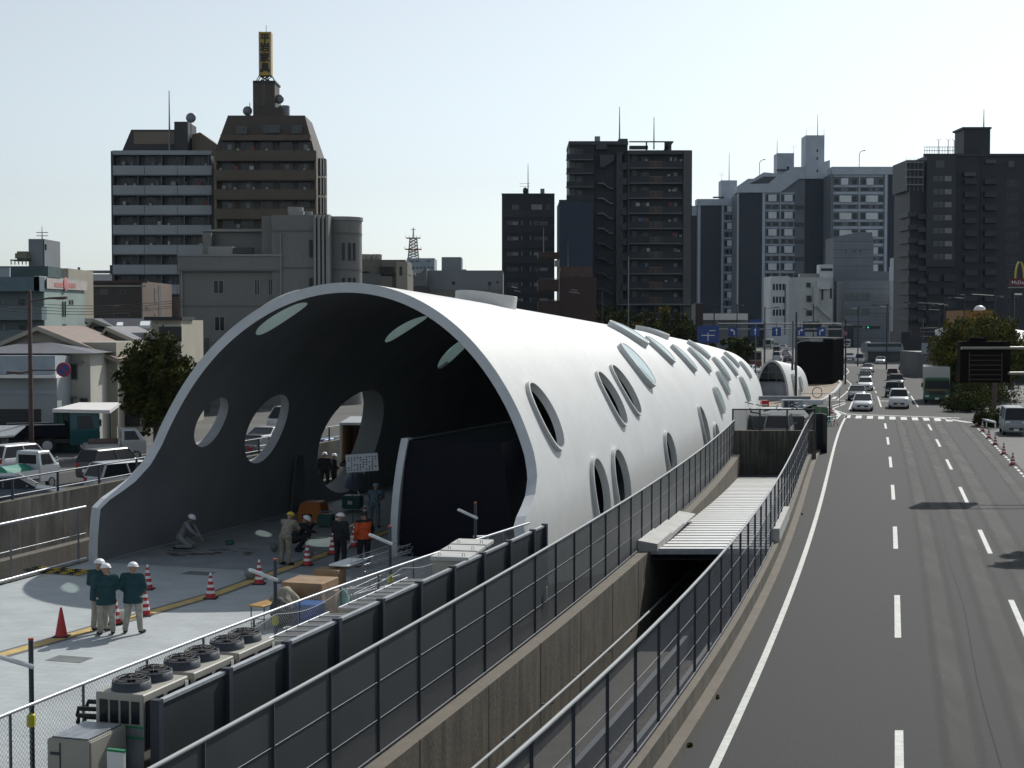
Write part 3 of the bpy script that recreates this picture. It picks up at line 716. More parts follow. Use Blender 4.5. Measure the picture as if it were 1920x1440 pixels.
# black box building further on
p = gnd(1492, 712); q = gnd(1561, 721); r2 = gnd(1582, 712)
bx_ = thing('black_box_building', 'plain black cubic building on the central reserve', 'building')
zt = at(1561, 637, q.y).z; mb = MB(); dz = (r2-q)
P3 = [Vector((at(1492,607,q.y).x,q.y,0)), Vector((q.x,q.y,0)), Vector((r2.x,r2.y,0)), Vector((at(1492,607,q.y).x+dz.x,q.y+dz.y,0))]
mb.add([*P3, *[v+Vector((0,0,zt)) for v in P3]], [(0,1,5,4),(1,2,6,5),(2,3,7,6),(3,0,4,7),(4,5,6,7)])
mb.build('cladding', mat('black_clad', (.009,.008,.008), 1.0, var=.2, vs=1, spec=0), bx_)
mb = MB(); mb.loft([[v+Vector((0,0,zt+.003)) for v in P3], [v+Vector((0,0,zt+.2)) for v in P3]], 0, False); mb.build('parapet', mat('dark_cap', (.03,.03,.03), .8, spec=.1), bx_)
# reserve paving
mb = MB(); mb.add([(20,136,.05),(XLK(140)-.3,140,.05),(XLK(160)-.4,160,.05),(XLK(190)-.4,190,.05),(XLK(230)-.4,230,.05),(XLK(230)-7,236,.05),(30,200,.05),(20,150,.05)], [tuple(range(8))])
struct('reserve_paving', mb, mat('tan_paving', (.22,.17,.12), .85, var=.1, vs=1))
mb = MB(); ds = lin(136, 300, 50)
for d0, d1 in zip(ds, ds[1:]):
    x0, x1 = XLK(d0), XLK(d1)
    mb.add([(x0-.3,d0,0),(x0+.1,d0,0),(x1+.1,d1,0),(x1-.3,d1,0),(x0-.3,d0,.2),(x0+.1,d0,.2),(x1+.1,d1,.2),(x1-.3,d1,.2)], [(4,5,6,7),(0,4,7,3),(1,2,6,5)])
struct('reserve_kerb', mb, M('concrete_new'))
# ================================================================ buildings
class Bld:
    """A building whose front wall is the local plane y=0; pixel helpers measure the facade of the photograph."""
    def __init__(s, name, label, cat, xl, xr, D, top, depth, wall, yaw=0, body=True, bname='wall'):
        o = at(xl, 607, D); u = (xr-960)/F
        W = (u*D - o.x)/(math.cos(yaw) - u*math.sin(yaw))
        s.W, s.D, s.depth, s.yaw = W, D, depth, yaw
        s.r = thing(name, label, cat, (o.x, D, 0), yaw); s.M = Matrix.Rotation(-yaw, 3, 'Z')
        s.H = s.z(xl, top)
        if body:
            mb = MB(); mb.box(0, 0, -.5, W, depth, s.H); mb.build(bname, wall, s.r)
    def loc(s, px, py, yo=0.0):
        d = s.M @ ray(px, py); o = s.M @ (Vector((0,0,HC)) - s.r.location)
        t = (yo-o.y)/d.y; return o + d*t
    def z(s, px, py, yo=0.0): return s.loc(px, py, yo).z
    def x(s, px, yo=0.0): return s.loc(px, 607, yo).x
    def side(s, px, py, x0):   # measured on the local plane x = x0
        d = s.M @ ray(px, py); o = s.M @ (Vector((0,0,HC)) - s.r.location)
        t = (x0-o.x)/d.x; return o + d*t
    def box(s, name, px0, py0, px1, py1, m, y0=-.1, y1=.0, parent=None, bevel=0):
        a, b = s.loc(px0, py1, y0), s.loc(px1, py0, y0)
        mb = MB(); mb.box(a.x, y0, a.z, b.x, y1, b.z); return mb.build(name, m, parent or s.r, bevel)
    def add(s, mb, px0, py0, px1, py1, y0, y1, mi=0):
        a, b = s.loc(px0, py1, y0), s.loc(px1, py0, y0); mb.box(a.x, y0, a.z, b.x, y1, b.z, mi); return mb
def win_mesh(w_, h_, fm, gm, split=2, deep=.12):
    mb = MB(); t = min(.07, w_*.12)
    mb.box(0,-.03,0,w_,.0,t,0); mb.box(0,-.03,h_-t,w_,.0,h_,0); mb.box(0,-.03,t,t,.0,h_-t,0); mb.box(w_-t,-.03,t,w_,.0,h_-t,0)
    for k in range(1, split): mb.box(w_*k/split-t/2,-.025,t,w_*k/split+t/2,0,h_-t,0)
    mb.add([(t,-.008,t),(w_-t,-.008,t),(w_-t,-.008,h_-t),(t,-.008,h_-t)], [(0,1,2,3)], 1)
    return mb.mesh('window', [fm, gm])
def windows(b, rects, fm='frame_grey', gm='glass_house', split=2, yo=-.02, parent=None):
    """each window is its own part (past a hundred on one building the rest are one part)"""
    cache = {}; rest = MB(); n = len(b.r.get('_w', [])) if False else b.__dict__.setdefault('nw', 0)
    for r in rects:
        a, c = b.loc(r[0], r[3], yo), b.loc(r[2], r[1], yo); w_, h_ = c.x-a.x, c.z-a.z
        if b.nw < 96:
            key = (round(w_, 1), round(h_, 1), r[4] if len(r) > 4 else gm)
            if key not in cache: cache[key] = win_mesh(key[0], key[1], M(fm), M(key[2]), split)
            o = link('window', cache[key], parent or b.r, (a.x, yo, a.z)); b.nw += 1
        else:
            rest.box(a.x, yo-.03, a.z, c.x, yo, c.z, 0); rest.box(a.x+.07, yo-.04, a.z+.07, c.x-.07, yo-.02, c.z-.07, 1)
    if rest.v:
        o = rest.build('windows', [M(fm), M(gm)], b.r); o['kind'] = 'stuff'
def sidewin(b, x0, rects, fm='frame_grey', gm='glass_house'):
    for r in rects:
        a, c = b.side(r[0], r[3], x0), b.side(r[2], r[1], x0); mb = MB()
        ya, yb = sorted((a.y, c.y)); za, zb = sorted((a.z, c.z)); e = .03 if b.D*0+x0 >= b.W/2 else -.03
        mb.box(min(x0, x0+e), ya, za, max(x0, x0+e), yb, zb, 0); mb.box(min(x0+e*.5, x0+e*1.3), ya+.08, za+.08, max(x0+e*.5, x0+e*1.3), yb-.08, zb-.08, 1)
        mb.build('window', [M(fm), M(gm)], b.r)
def pole(b, px, y0, y1, yo=3, r=.06, name='antenna'):
    a = b.loc(px, y1, yo); c = b.loc(px, y0, yo); mb = MB(); mb.tube([(a.x, yo, a.z), (a.x, yo, c.z)], [r*1.6, r*.6], 5); return mb.build(name, M('galv_dull'), b.r)
def yagi(b, px, py, yo=3, s=1.0):
    c = b.loc(px, py, yo); mb = MB()
    for k in (0, .5): 
        mb.tube([(c.x-.9*s, yo, c.z-k*s), (c.x+.9*s, yo, c.z-k*s)], .03, 4)
        for j in range(5): mb.tube([(c.x-.8*s+.4*s*j, yo-.35*s, c.z-k*s), (c.x-.8*s+.4*s*j, yo+.35*s, c.z-k*s)], .02, 4)
    mb.build('antenna', M('galv_dull'), b.r)
def fr(n, c, **k): return mat(n, c, k.pop('r', .6), var=k.pop('var', .08), vs=k.pop('vs', .3), **k)
fr('frame_grey', (.12,.12,.12), var=0); fr('frame_white', (.5,.5,.5), var=0)
fr('curtain', (.22,.23,.23), var=.2, vs=.4); fr('curtain_dim', (.09,.10,.105), var=.2)
# ---- grey balcony block, left
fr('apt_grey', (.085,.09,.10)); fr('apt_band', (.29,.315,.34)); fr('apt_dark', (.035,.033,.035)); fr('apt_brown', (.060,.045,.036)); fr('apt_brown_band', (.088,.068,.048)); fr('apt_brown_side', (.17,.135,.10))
b = Bld('apartment_block', 'grey apartment block with pale balcony bands, beside the brown tower', 'apartment block', 211, 397, 218, 283, 14, M('apt_grey'))
ROWS = [310.3+37.2*k for k in range(7)]
b.box('roof_fascia', 211, 282, 397, 290, M('apt_band'), -1.5, .0)
for i, y in enumerate(ROWS):
    yb = y+17.3
    for x0, x1 in ((211.5,270.2),(271.2,331.8),(332.8,396.5)): b.box('balcony', x0, y, x1, yb, M('apt_band'), -1.5, -1.38)
    b.box('balcony_floor', 211.5, yb, 396.5, yb+2.2, M('apt_grey'), -1.45, 0)
    wr_ = [(x+random.choice((0,0,3)), y-17, x+w0, y+1) for x, w0 in ((226,24),(271,22),(316,24),(360,24))]
    windows(b, wr_, 'frame_grey', 'glass_dark')
    windows(b, [(x+4, y-15, x+10, y, 'curtain_dim') for x in (226,316)], 'frame_grey', 'curtain_dim', 1, -.06)
    for x in (258,302,345,390): b.box('divider', x, y-21, x+1.6, y+12, M('apt_grey'), -1.3, 0)
mb = MB(); b.add(mb, 211, 290, 213, 560, -1.4, 0); mb.build('end_fin', M('apt_dark'), b.r)
pent = MB(); a = [b.loc(x, y, 4) for x, y in ((229,283),(246,243),(346,243),(346,283))]; pent.ext([(p.x, p.z) for p in a], 4, 13, 'y'); pent.build('penthouse', M('apt_dark'), b.r)
b.box('penthouse_panel', 251, 247, 327, 270, M('apt_brown_side'), 3.9, 4.0)
b.box('stair_tower', 327, 228, 352, 283, M('apt_dark'), 3, 9)
mb = MB(); a = [b.loc(x, y, 2) for x, y in ((352,247),(367,243),(402,268),(404,290),(352,284))]; mb.ext([(p.x, p.z) for p in a], 5, 13, 'y'); mb.build('sloped_roof', M('apt_brown_side'), b.r)
mb = MB(); c = b.loc(358, 221, 3); mb.sph((c.x,3,c.z), .75,.25,.75); mb.tube([(c.x,3,c.z),(c.x,3,c.z-3)], .08, 5); mb.build('satellite_dish', M('galv_dull'), b.r)
pole(b, 318, 170, 282, 2, .1)
rl_ = random.Random(31)
def clutter(b, xs, ys, yo):
    for y in ys:
        for x in xs:
            k = rl_.random(); x_ = x+rl_.uniform(-4,4)
            if k < .22: b.box('laundry', x_, y-7, x_+rl_.uniform(3,8), y-.5, M(rl_.choice(('curtain','wash_blue','wash_red','white_wash'))), yo, yo+.04)
            elif k < .42: b.box('cooling_unit', x_, y-3.5, x_+4.5, y+2, M('beige_metal'), yo+.2, yo+.6)
mat('wash_blue', (.10,.14,.22), .9, var=.1); mat('wash_red', (.20,.06,.06), .9, var=.1); mat('white_wash', (.38,.38,.38), .9, var=.05)
clutter(b, (232,248,282,296,318,345,372,386), ROWS, -1.0)
# ---- brown tower with the yellow roof sign
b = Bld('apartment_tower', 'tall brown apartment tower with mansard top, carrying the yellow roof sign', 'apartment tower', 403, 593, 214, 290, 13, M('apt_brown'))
mb = MB(); P_ = lambda x, y, yo: b.loc(x, y, yo)
h1 = P_(428, 217, 1.5); h2 = P_(572, 217, 1.5); z1 = h1.z; z0 = b.H
v = [(0,0,z0),(b.W,0,z0),(b.W,13,z0),(0,13,z0),(h1.x,1.2,z1),(h2.x,1.2,z1),(h2.x,9,z1),(h1.x,9,z1)]
mb.add(v, [(0,1,5,4),(1,2,6,5),(2,3,7,6),(3,0,4,7),(4,5,6,7)]); mb.build('mansard_roof', M('apt_brown'), b.r)
b.box('balcony', 413, 252.6, 582, 263, M('apt_brown_band'), -.9, .6)
for k in range(5):
    y = 282+36.4*k; yb = y+18
    b.box('balcony', 403.5, y, 592.5, yb, M('apt_brown_band'), -1.5, -1.36); b.box('balcony_floor', 403.5, yb, 592.5, yb+2.2, M('apt_brown'), -1.45, 0)
    windows(b, [(x, y-15, x+w0, y+1) for x, w0 in ((417,22),(452,24),(489,22),(525,24),(560,22))], 'frame_grey', 'glass_dark')
    windows(b, [(x+9, y-12, x+18, y-1, 'curtain') for x in random.sample([417,452,489,525,560], 2)], 'frame_grey', 'curtain', 1, -.06)
clutter(b, (414,440,470,500,540,572), [282+36.4*k for k in range(5)], -1.0)
windows(b, [(443,236,463,251),(494,234.5,524,249),(547,235,566,250)], 'frame_grey', 'glass_house', 2, .0)
b.box('end_fin', 403, 283, 405, 470, M('apt_brown_side'), -1.4, 0); b.box('end_fin', 591, 283, 593, 470, M('apt_brown_side'), -1.4, 0)
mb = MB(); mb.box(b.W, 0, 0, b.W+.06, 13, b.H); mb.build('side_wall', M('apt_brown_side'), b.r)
for k in range(4):
    y = 308+36.4*k
    for x in (598, 603.5, 608): 
        a = b.side(x, y+8, b.W+.06); mb = MB(); mb.box(b.W+.06, a.y-.8, a.z-1, b.W+.35, a.y+.7, a.z+1.4); mb.build('window_grille', M('apt_dark'), b.r)
tw = MB(); b.add(tw, 474.5, 152, 515, 218, 5, 9.5); tw.build('stair_tower', M('apt_brown'), b.r)
b.box('stair_tower_base', 475, 201, 530, 218, M('apt_brown'), 4.5, 10); b.box('cornice', 474, 151, 516.5, 154.5, M('apt_dark'), 4.8, 9.7)
mb = MB()
for k in range(12): b.add(mb, 491, 156+k*3.6, 498, 156.8+k*3.6, 4.85, 4.9)
mb.build('ladder', M('galv_dull'), b.r)
for px_, py_ in ((523.5,186),(464,208)):
    mb = MB(); c = b.loc(px_, py_, 6); mb.sph((c.x,6,c.z), .7,.3,.7); mb.tube([(c.x,6,c.z),(c.x+.3,6,c.z-1.6)], .07, 5); mb.build('satellite_dish', M('galv_dull'), b.r)
mb = MB(); c = b.loc(533, 209, 6); mb.tube([(c.x,6,c.z-.8),(c.x,6,c.z+.8)], .8, 12); mb.build('water_tank', M('galv_dull'), b.r)
pole(b, 468.5, 192, 218, 5, .07); 
# roof sign
sy = b.D+6.2; a, c = at(485.5, 141, sy), at(508, 59.5, sy)
sgn = thing('rooftop_sign', 'tall yellow rooftop sign with four black characters on a lattice frame', 'sign', ((a.x+c.x)/2, sy, a.z))
wS, hS = c.x-a.x, c.z-a.z
fr('sign_yellow', (.50,.33,.04)); fr('sign_edge', (.40,.33,.27))
mb = MB(); mb.box(-wS/2, 0, 0, wS/2, 1.5, hS); mb.build('board', M('sign_yellow'), sgn)
mb = MB(); 
for x in (-wS/2, wS/2-.22): mb.box(x, -.06, 0, x+.22, 0, hS)
mb.build('edge_trim', M('sign_edge'), sgn)
mb = MB()
for x0, x1 in ((-wS/2,wS/2),(wS/2,-wS/2),(-wS/2,-wS/2-.5),(wS/2,wS/2+.5),(0,-.8),(0,.8)):
    mb.tube([(x0,.2,0),(x1,.2,-.95)], .07, 5); mb.tube([(x0,1.3,0),(x1,1.3,-.95)], .07, 5)
mb.build('lattice', M('black'), sgn)
mb = MB(); mb.tube([(.1,.7,hS),(.1,.7,hS+1.1)], .04, 5); mb.build('lightning_rod', M('galv_dull'), sgn)

def text(s, size, m, name='lettering', parent=None, loc=(0,0,0), rot=(R(90),0,0), ex=.02, off=0.0, align='CENTER', sx=1.0):
    cu = bpy.data.curves.new(name, 'FONT'); cu.body = s; cu.size = size; cu.extrude = ex; cu.align_x = align; cu.align_y = 'CENTER'; cu.offset = off; cu.resolution_u = 2
    t_ = bpy.data.objects.new('tmp', cu); COL.objects.link(t_); dg = bpy.context.evaluated_depsgraph_get()
    me = bpy.data.meshes.new_from_object(t_.evaluated_get(dg)); bpy.data.objects.remove(t_); bpy.data.curves.remove(cu)
    me.materials.clear(); me.materials.append(m); o = link(name, me, parent, loc); o.rotation_euler = rot; o.scale = (sx,1,1); return o
for k, ch in enumerate('平岩家具'):
    if k: text(ch, 1.45, M('black'), 'character', sgn, (0,-.08, hS*(.865-.235*k)), ex=.03, off=.045)
z_ = hS*.865; mb = MB(); mb.cbox((0,-.09,z_+.48), 1.15,.05,.17); mb.cbox((0,-.09,z_-.08), 1.35,.05,.17); mb.cbox((0,-.12,z_-.1), .18,.05,1.3)
mb.cbox((-.36,-.12,z_+.2), .15,.05,.4, 0, 0, 0, R(-28)); mb.cbox((.36,-.12,z_+.2), .15,.05,.4, 0, 0, 0, R(28)); mb.build('character', M('black'), sgn)
# ---- grey civic building with the round corner
fr('civic', (.165,.163,.155), vs=.2, mid=.08); fr('civic_band', (.12,.118,.112)); fr('civic_light', (.25,.25,.245)); fr('civic_dark', (.05,.05,.05))
b = Bld('civic_building', 'large taupe building with round corner drum and tall slot windows', 'office building', 337, 528, 140, 478, 16, M('civic'), 0)
b.box('roof_band', 333, 478, 528, 508, M('civic'), -.5, 0); b.box('roof_edge', 332, 476.5, 529, 480, M('civic_light'), -.6, 16)
b.box('string_course', 337, 572.5, 528, 575, M('civic_band'), -.06, 0); b.box('string_course', 337, 641, 528, 643, M('civic_band'), -.06, 0); b.box('string_course', 333, 505, 528, 508.5, M('civic_band'), -.54, -.5)
b.box('tall_wing', 511, 403, 590, 700, M('civic'), -.35, 12)
b.box('tall_wing', 491, 405, 513, 480, M('civic'), 1, 8)
b.box('rear_wing', 381, 433, 495, 479, M('civic'), 6, 14); b.box('rear_wing_edge', 377, 430, 495, 434, M('civic_light'), 5.4, 6); b.box('rear_pier', 380, 436, 396, 479, M('civic'), 4.5, 6)
b.box('plant_room', 390, 462, 436, 479, M('civic_light'), 1.2, 4); b.box('vent_louvre', 437, 464, 473, 475, M('civic_dark'), 1.1, 2.2)
windows(b, [(400,524,420,551),(477,524,486,554),(503,523,511,553),(402,593,422,621)], 'civic_light', 'glass_dark')
for y in (431, 500.5): b.box('string_course', 511, y, 590, y+3, M('civic_band'), -.42, -.35)
for i, (x0, x1) in enumerate(((588.5,592),(596,600),(604,607.5),(611.5,616))): b.box('pilaster', x0, 403, x1, 560, M('civic_light'), -.9, .2)
b.box('bay_wall', 590, 402, 618, 700, M('civic'), -.2, 10)
mb = MB()
for x in (580.5, 592.5, 600.5, 608): 
    pass
windows(b, [(580,449,585.5,482),(592.6,449,595.6,483),(600.5,449,603.6,483),(608,449,611,483),(580,521,585,545),(592.6,521,595.6,540),(600.5,521,603.6,540),(608,521,611,540)], 'black', 'black', 1, -.45)
cx = b.x(632, 0); r0 = (b.x(672, 2.6)-b.x(632, 2.6)); dz = b.z(640, 408, -1)
mb = MB(); ring = lambda z, r: [(cx+r*math.cos(a), 3.2+r*.95*math.sin(a), z) for a in [2*math.pi*k/40 for k in range(40)]]
mb.loft([ring(-.5, r0), ring(dz, r0)], 0, True); mb.build('round_drum', M('civic'), b.r)
mb = MB(); mb.loft([ring(dz-.05, r0+.12), ring(dz+.28, r0+.12)], 0, True); mb.build('drum_cap', M('civic_light'), b.r)
for z in (b.z(650,436,0), b.z(650,505,0)):
    mb = MB(); mb.loft([ring(z-.1, r0+.03), ring(z+.1, r0+.03)], 0, True); mb.build('string_course', M('civic_band'), b.r)
for y0, y1 in ((454,487),(520,540)):
    for px_ in (645, 656, 664):
        x_ = b.x(px_, 1.5); s_ = (x_-cx)/r0; a = -math.acos(max(-1,min(1,s_))); z0, z1 = b.z(650,y1,0), b.z(650,y0,0)
        mb = MB(); mb.cbox((cx+(r0+.02)*math.cos(a), 3.2+(r0*.95+.02)*math.sin(a), (z0+z1)/2), .24, .1, z1-z0, a+math.pi/2); mb.build('window', M('glass_dark'), b.r)
b.box('plant_box', 541, 396, 569, 404, M('civic_light'), 2, 5)
mb = MB(); c = b.loc(553, 398, 3); mb.tube([(c.x,3.5,c.z),(c.x,3.5,c.z+.5)], .75, 14); c = b.loc(575, 401, 3); mb.tube([(c.x,3.5,c.z-.1),(c.x,3.5,c.z+.25)], .5, 14); mb.build('roof_vent', M('civic_light'), b.r)
mb = MB(); c = b.loc(526, 437, -.4)
for zz in (0,): mb.tube([(c.x,-.5,b.z(526,438,-.4)),(c.x,-.5,b.z(526,640,-.4))], .09, 6)
mb.build('downpipe', M('civic_light'), b.r)
mb = MB(); c = b.loc(341, 520, -.1); mb.tube([(c.x,-.15,b.z(341,509)),(c.x,-.15,b.z(341,640))], .08, 6); mb.build('downpipe', M('civic_light'), b.r)
# ---- buildings behind the tube, centre left
fr('beige_conc', (.16,.15,.13)); fr('beige_lit', (.30,.28,.24)); fr('grey_slab', (.13,.135,.14)); fr('grey_blue', (.18,.195,.21)); fr('pale_far', (.28,.33,.37)); fr('white_far', (.42,.43,.44))  # beige_lit is a paler copy of beige_conc, sunlight put into the colour
b = Bld('concrete_building', 'beige concrete block with roof vents and an open dark terrace', 'building', 673, 730, 160, 487, 14, M('beige_conc'))
b.box('terrace_wall', 716, 487, 760, 512, M('beige_conc'), -.4, 10); mb = MB(); mb.box(b.W,0,0,b.x(760),13,b.z(750,500)); mb.build('lower_wing', M('beige_conc'), b.r)
b.box('dark_opening', 712, 500, 739, 516, M('black'), -.46, -.41); b.box('louvre', 679, 509, 693, 512, M('black'), -.03, 0)
b.box('annex', 674, 514, 714, 560, M('grey_slab'), -1, 0)
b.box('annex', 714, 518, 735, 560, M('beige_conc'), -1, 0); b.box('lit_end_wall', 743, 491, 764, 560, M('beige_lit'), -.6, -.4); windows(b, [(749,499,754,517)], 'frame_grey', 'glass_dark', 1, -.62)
for x in (680, 688, 699, 707):
    mb = MB(); c = b.loc(x+3, 487, 2); mb.tube([(c.x,2,c.z),(c.x,2,c.z+.55),(c.x,2,c.z+.6)], [.33,.4,.3], 10); mb.build('roof_vent', M('beige_lit'), b.r)
b = Bld('office_block', 'pale blue-grey office block far away under the lattice mast', 'office block', 763, 815, 420, 484, 14, M('pale_far'))
windows(b, [(x,488,x+7,491) for x in (770,779,800)]+[(x,500,x+5,504) for x in range(766,812,7)]+[(x,512,x+5,516) for x in range(766,812,7)], 'frame_grey', 'grey_slab', 1)
mb = MB(); Z = lambda y: at(776, y, 424).z; X = lambda x: at(x, 607, 424).x; cx = X(775.5)
mast = thing('lattice_mast', 'red and white lattice radio mast on the distant office block', 'radio mast', (cx, 424, Z(484)))
zb = Z(484); wd = [(484,1.45),(466,1.2),(447,1.0)]
def leg(z0,w0,z1,w1,m,nm):
    mb = MB()
    for a in (-1,1):
        for c in (-1,1): mb.tube([(a*w0,c*w0,z0),(a*w1,c*w1,z1)], .13, 4)
    n = 3
    for k in range(n):
        p, q = k/n, (k+1)/n; wa, wb_ = w0+(w1-w0)*p, w0+(w1-w0)*q; za, zc_ = z0+(z1-z0)*p, z0+(z1-z0)*q
        for s_ in (-1,1): mb.tube([(-wa*s_,-wa,za),(wb_*s_,-wb_,zc_)], .09, 4); mb.tube([(-wa*s_,wa,za),(wb_*s_,wb_,zc_)], .09, 4)
        mb.tube([(-wb_,-wb_,zc_),(wb_,-wb_,zc_)], .09, 4)
    mb.build(nm, m, mast)
fr('mast_red', (.35,.06,.05)); fr('mast_white', (.45,.45,.46))
leg(0,1.45,Z(468)-zb,1.2,M('mast_white'),'lower_section'); leg(Z(468)-zb+.2,1.2,Z(448)-zb,.95,M('mast_white'),'middle_section')
for y, r_, m in ((468,2.3,'mast_red'),(447,2.0,'mast_white')):
    mb = MB(); z = Z(y)-zb; mb.box(-r_,-r_,z,r_,r_,z+.15); 
    for a in lin(-r_, r_, 5): mb.tube([(a,-r_,z),(a,-r_,z+.7)], .06, 4)
    mb.build('platform', M(m), mast)
mb = MB(); mb.tube([(0,0,Z(447)-zb),(0,0,Z(427)-zb)], [.3,.15], 6); mb.box(-.7,-.1,Z(431)-zb,.7,.1,Z(430)-zb); mb.build('mast_top', M('mast_white'), mast)
b = Bld('grey_hall', 'wide plain grey building with a penthouse box, left of the black tower', 'building', 800, 943, 205, 507, 20, M('grey_blue'))
b.box('penthouse', 828, 482, 865, 508, M('grey_blue'), 3, 9); b.box('parapet', 866, 505, 874, 508, M('grey_blue'), 3, 5)
b.box('lower_wall', 800, 543, 943, 600, M('beige_conc'), -.6, 0); windows(b, [(847,528,854,534.5),(914.5,527.5,921,535),(930,527.5,936,531)], 'frame_grey', 'black', 1); b.box('stain', 915,535,921,546, M('grey_slab'), -.02, -.0)
mb = MB(); a = [b.loc(x,y,-2) for x,y in ((774,522),(800,502),(800,545),(774,549))]; mb.ext([(p.x,p.z) for p in a], -2, 12, 'y'); mb.build('sloping_wing', M('grey_slab'), b.r)
b.box('white_annex', 764, 523, 778, 562, M('white_far'), -1, 8); b.box('sun_screen', 764, 512, 779, 514.5, M('white_far'), -1.6, -.9); b.box('dark_strip', 765, 515, 777, 521, M('glass_dark'), -1.05, -1)
b.box('dark_annex', 776, 536, 806, 548, M('civic_dark'), -2.6, -2)
# ---- black tower
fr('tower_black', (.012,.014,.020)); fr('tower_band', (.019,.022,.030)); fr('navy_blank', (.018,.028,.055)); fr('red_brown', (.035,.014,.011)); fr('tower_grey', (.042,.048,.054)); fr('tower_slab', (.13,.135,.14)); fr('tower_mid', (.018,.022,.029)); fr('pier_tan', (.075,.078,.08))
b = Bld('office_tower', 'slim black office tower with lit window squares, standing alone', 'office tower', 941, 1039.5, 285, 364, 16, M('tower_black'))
for k in range(8):
    y = 406+28.8*k; b.box('spandrel_band', 941, y-13, 1039.5, y+1.5, M('tower_band'), -.15, 0)
    for x in (978.5, 995): b.box('slot_pane', x-.8, y+8, x+.8, y+16, M('curtain'), -.05, 0)  # pale slots in plain curtain colour
    rr = [(951,y+9,961,y+16,random.choice(('curtain_dim','glass_dark'))),(961,y+9,972,y+16,random.choice(('curtain','curtain_dim'))),(1001,y+9,1011,y+16,random.choice(('curtain','glass_dark'))),(1012,y+9,1027,y+16,random.choice(('curtain_dim','curtain')))]
    windows(b, rr, 'frame_grey', 'glass_dark', 1)
windows(b, [(960,384,973,395,'curtain_dim'),(996,383,1017,394,'curtain'),(1024,384,1032,394,'glass_dark')], 'frame_grey')
b.box('parapet', 940.5, 362.5, 1040, 366, M('black'), -.2, .3)
pole(b, 990, 308, 363, 3, .08); yagi(b, 984, 344, 3, 1.1); mb = MB(); c = b.loc(985,358,3); mb.sph((c.x,3,c.z), .5,.4,.7); mb.build('antenna', M('black'), b.r)
mb = MB(); c = b.loc(1017,358,3); mb.box(c.x-.4,2.6,c.z-.6,c.x+.4,3.4,c.z+.4); mb.build('roof_box', M('civic_light'), b.r)
# ---- navy blank-sided block
b = Bld('narrow_block', 'narrow block with blank navy side wall beside the balcony tower', 'building', 1048.5, 1111, 262, 376, 14, M('navy_blank'))
b.box('parapet', 1048, 374.5, 1111.5, 377, M('tower_band'), -.1, .2); pole(b, 1065, 454, 500, -2, .06)
# ---- brown low building with open stair balconies
b = Bld('brown_building', 'dark red-brown low building with open balconies between the towers', 'building', 1049, 1118, 195, 520, 12, M('red_brown'))
mb = MB(); a = [b.loc(x,y) for x,y in ((1049,519.8),(1112,519.8),(1109,500),(1052,500))]; mb.ext([(p.x,p.z) for p in a], .0, 10, 'y'); mb.build('roof', M('rust_brown'), b.r)
for y0, y1 in ((473,483),(524,545),(564,592)): b.box('balcony', 1009, y0, 1049, y1, M('red_brown'), -.2, 5)
for x in (1009,1029): b.box('balcony_post', x, 483, x+1.5, 600, M('red_brown'), 0, .2)
for y in (523,563): b.box('balcony_rail', 1011, y-.8, 1049, y+.3, M('tower_slab'), -.3, -.18)
b.box('pale_post', 1047.5, 486, 1049.2, 563, M('civic_light'), -.35, -.1); b.box('stair_screen', 1040, 488, 1048, 500, M('civic_light'), .2, .4)
pole(b, 1019, 425, 473, 1, .05)
mb = MB()
for (x,y) in ((1073,547),(1077,543),(1081,548),(965,538),(970,545),(962,558),(975,561)): 
    c = b.loc(x,y,-3); mb.tube([(c.x-.4,-3,c.z),(c.x+.4,-3.2,c.z-.15)], .05, 5)
mb.build('aerials', M('pale_metal'), b.r)
# ---- main dark balcony tower
b = Bld('balcony_tower', 'tall dark apartment tower with slab-edge balconies and diagonal outside stairs', 'apartment tower', 1170, 1296, 283, 282, 16, M('tower_mid'))
b.box('end_pier', 1280, 281.5, 1296.5, 660, M('pier_tan'), -1.6, 0); b.box('roof_band', 1178, 281.5, 1281, 289, M('tower_grey'), -1.6, 0)
b.box('corner_pier', 1176.5, 285, 1180, 660, M('tower_grey'), -1.65, 0)
for k in range(12):
    y = 315+28.35*k
    b.box('balcony', 1180, y-13, 1280, y-.6, M('tower_mid'), -1.5, -1.4); b.box('balcony_slab', 1180, y-1, 1280, y+.9, M('tower_slab'), -1.6, 0)
    b.box('balcony_screen', 1217, y-12.5, 1242, y-1, M('rust_brown'), -1.58, -1.5); b.box('screen_rail', 1217, y-12.8, 1242, y-11.6, M('tower_slab'), -1.66, -1.58); b.box('screen_post', 1229, y-12, 1230.4, y-1, M('tower_slab'), -1.66, -1.58)
    windows(b, [(1185,y-24,1194,y-10,'curtain_dim'),(1203,y-20,1216,y-10,random.choice(('curtain_dim','glass_dark'))),(1263,y-20,1270,y-12,'curtain')], 'frame_grey', 'glass_dark', 1)
    b.box('side_balcony', 1166, y-10, 1176, y+3, M('tower_grey'), -1.2, 0)
clutter(b, (1196,1210,1250,1258,1272), [302+28.35*k for k in range(10)], -1.1)
b.box('left_pier', 1155, 286, 1166, 660, M('tower_grey'), -.6, 8); b.box('left_pier_cap', 1157, 284.5, 1168, 290, M('tower_grey'), -.8, 0)
b.box('stair_core', 1113, 300, 1156, 660, M('tower_black'), .5, 12)
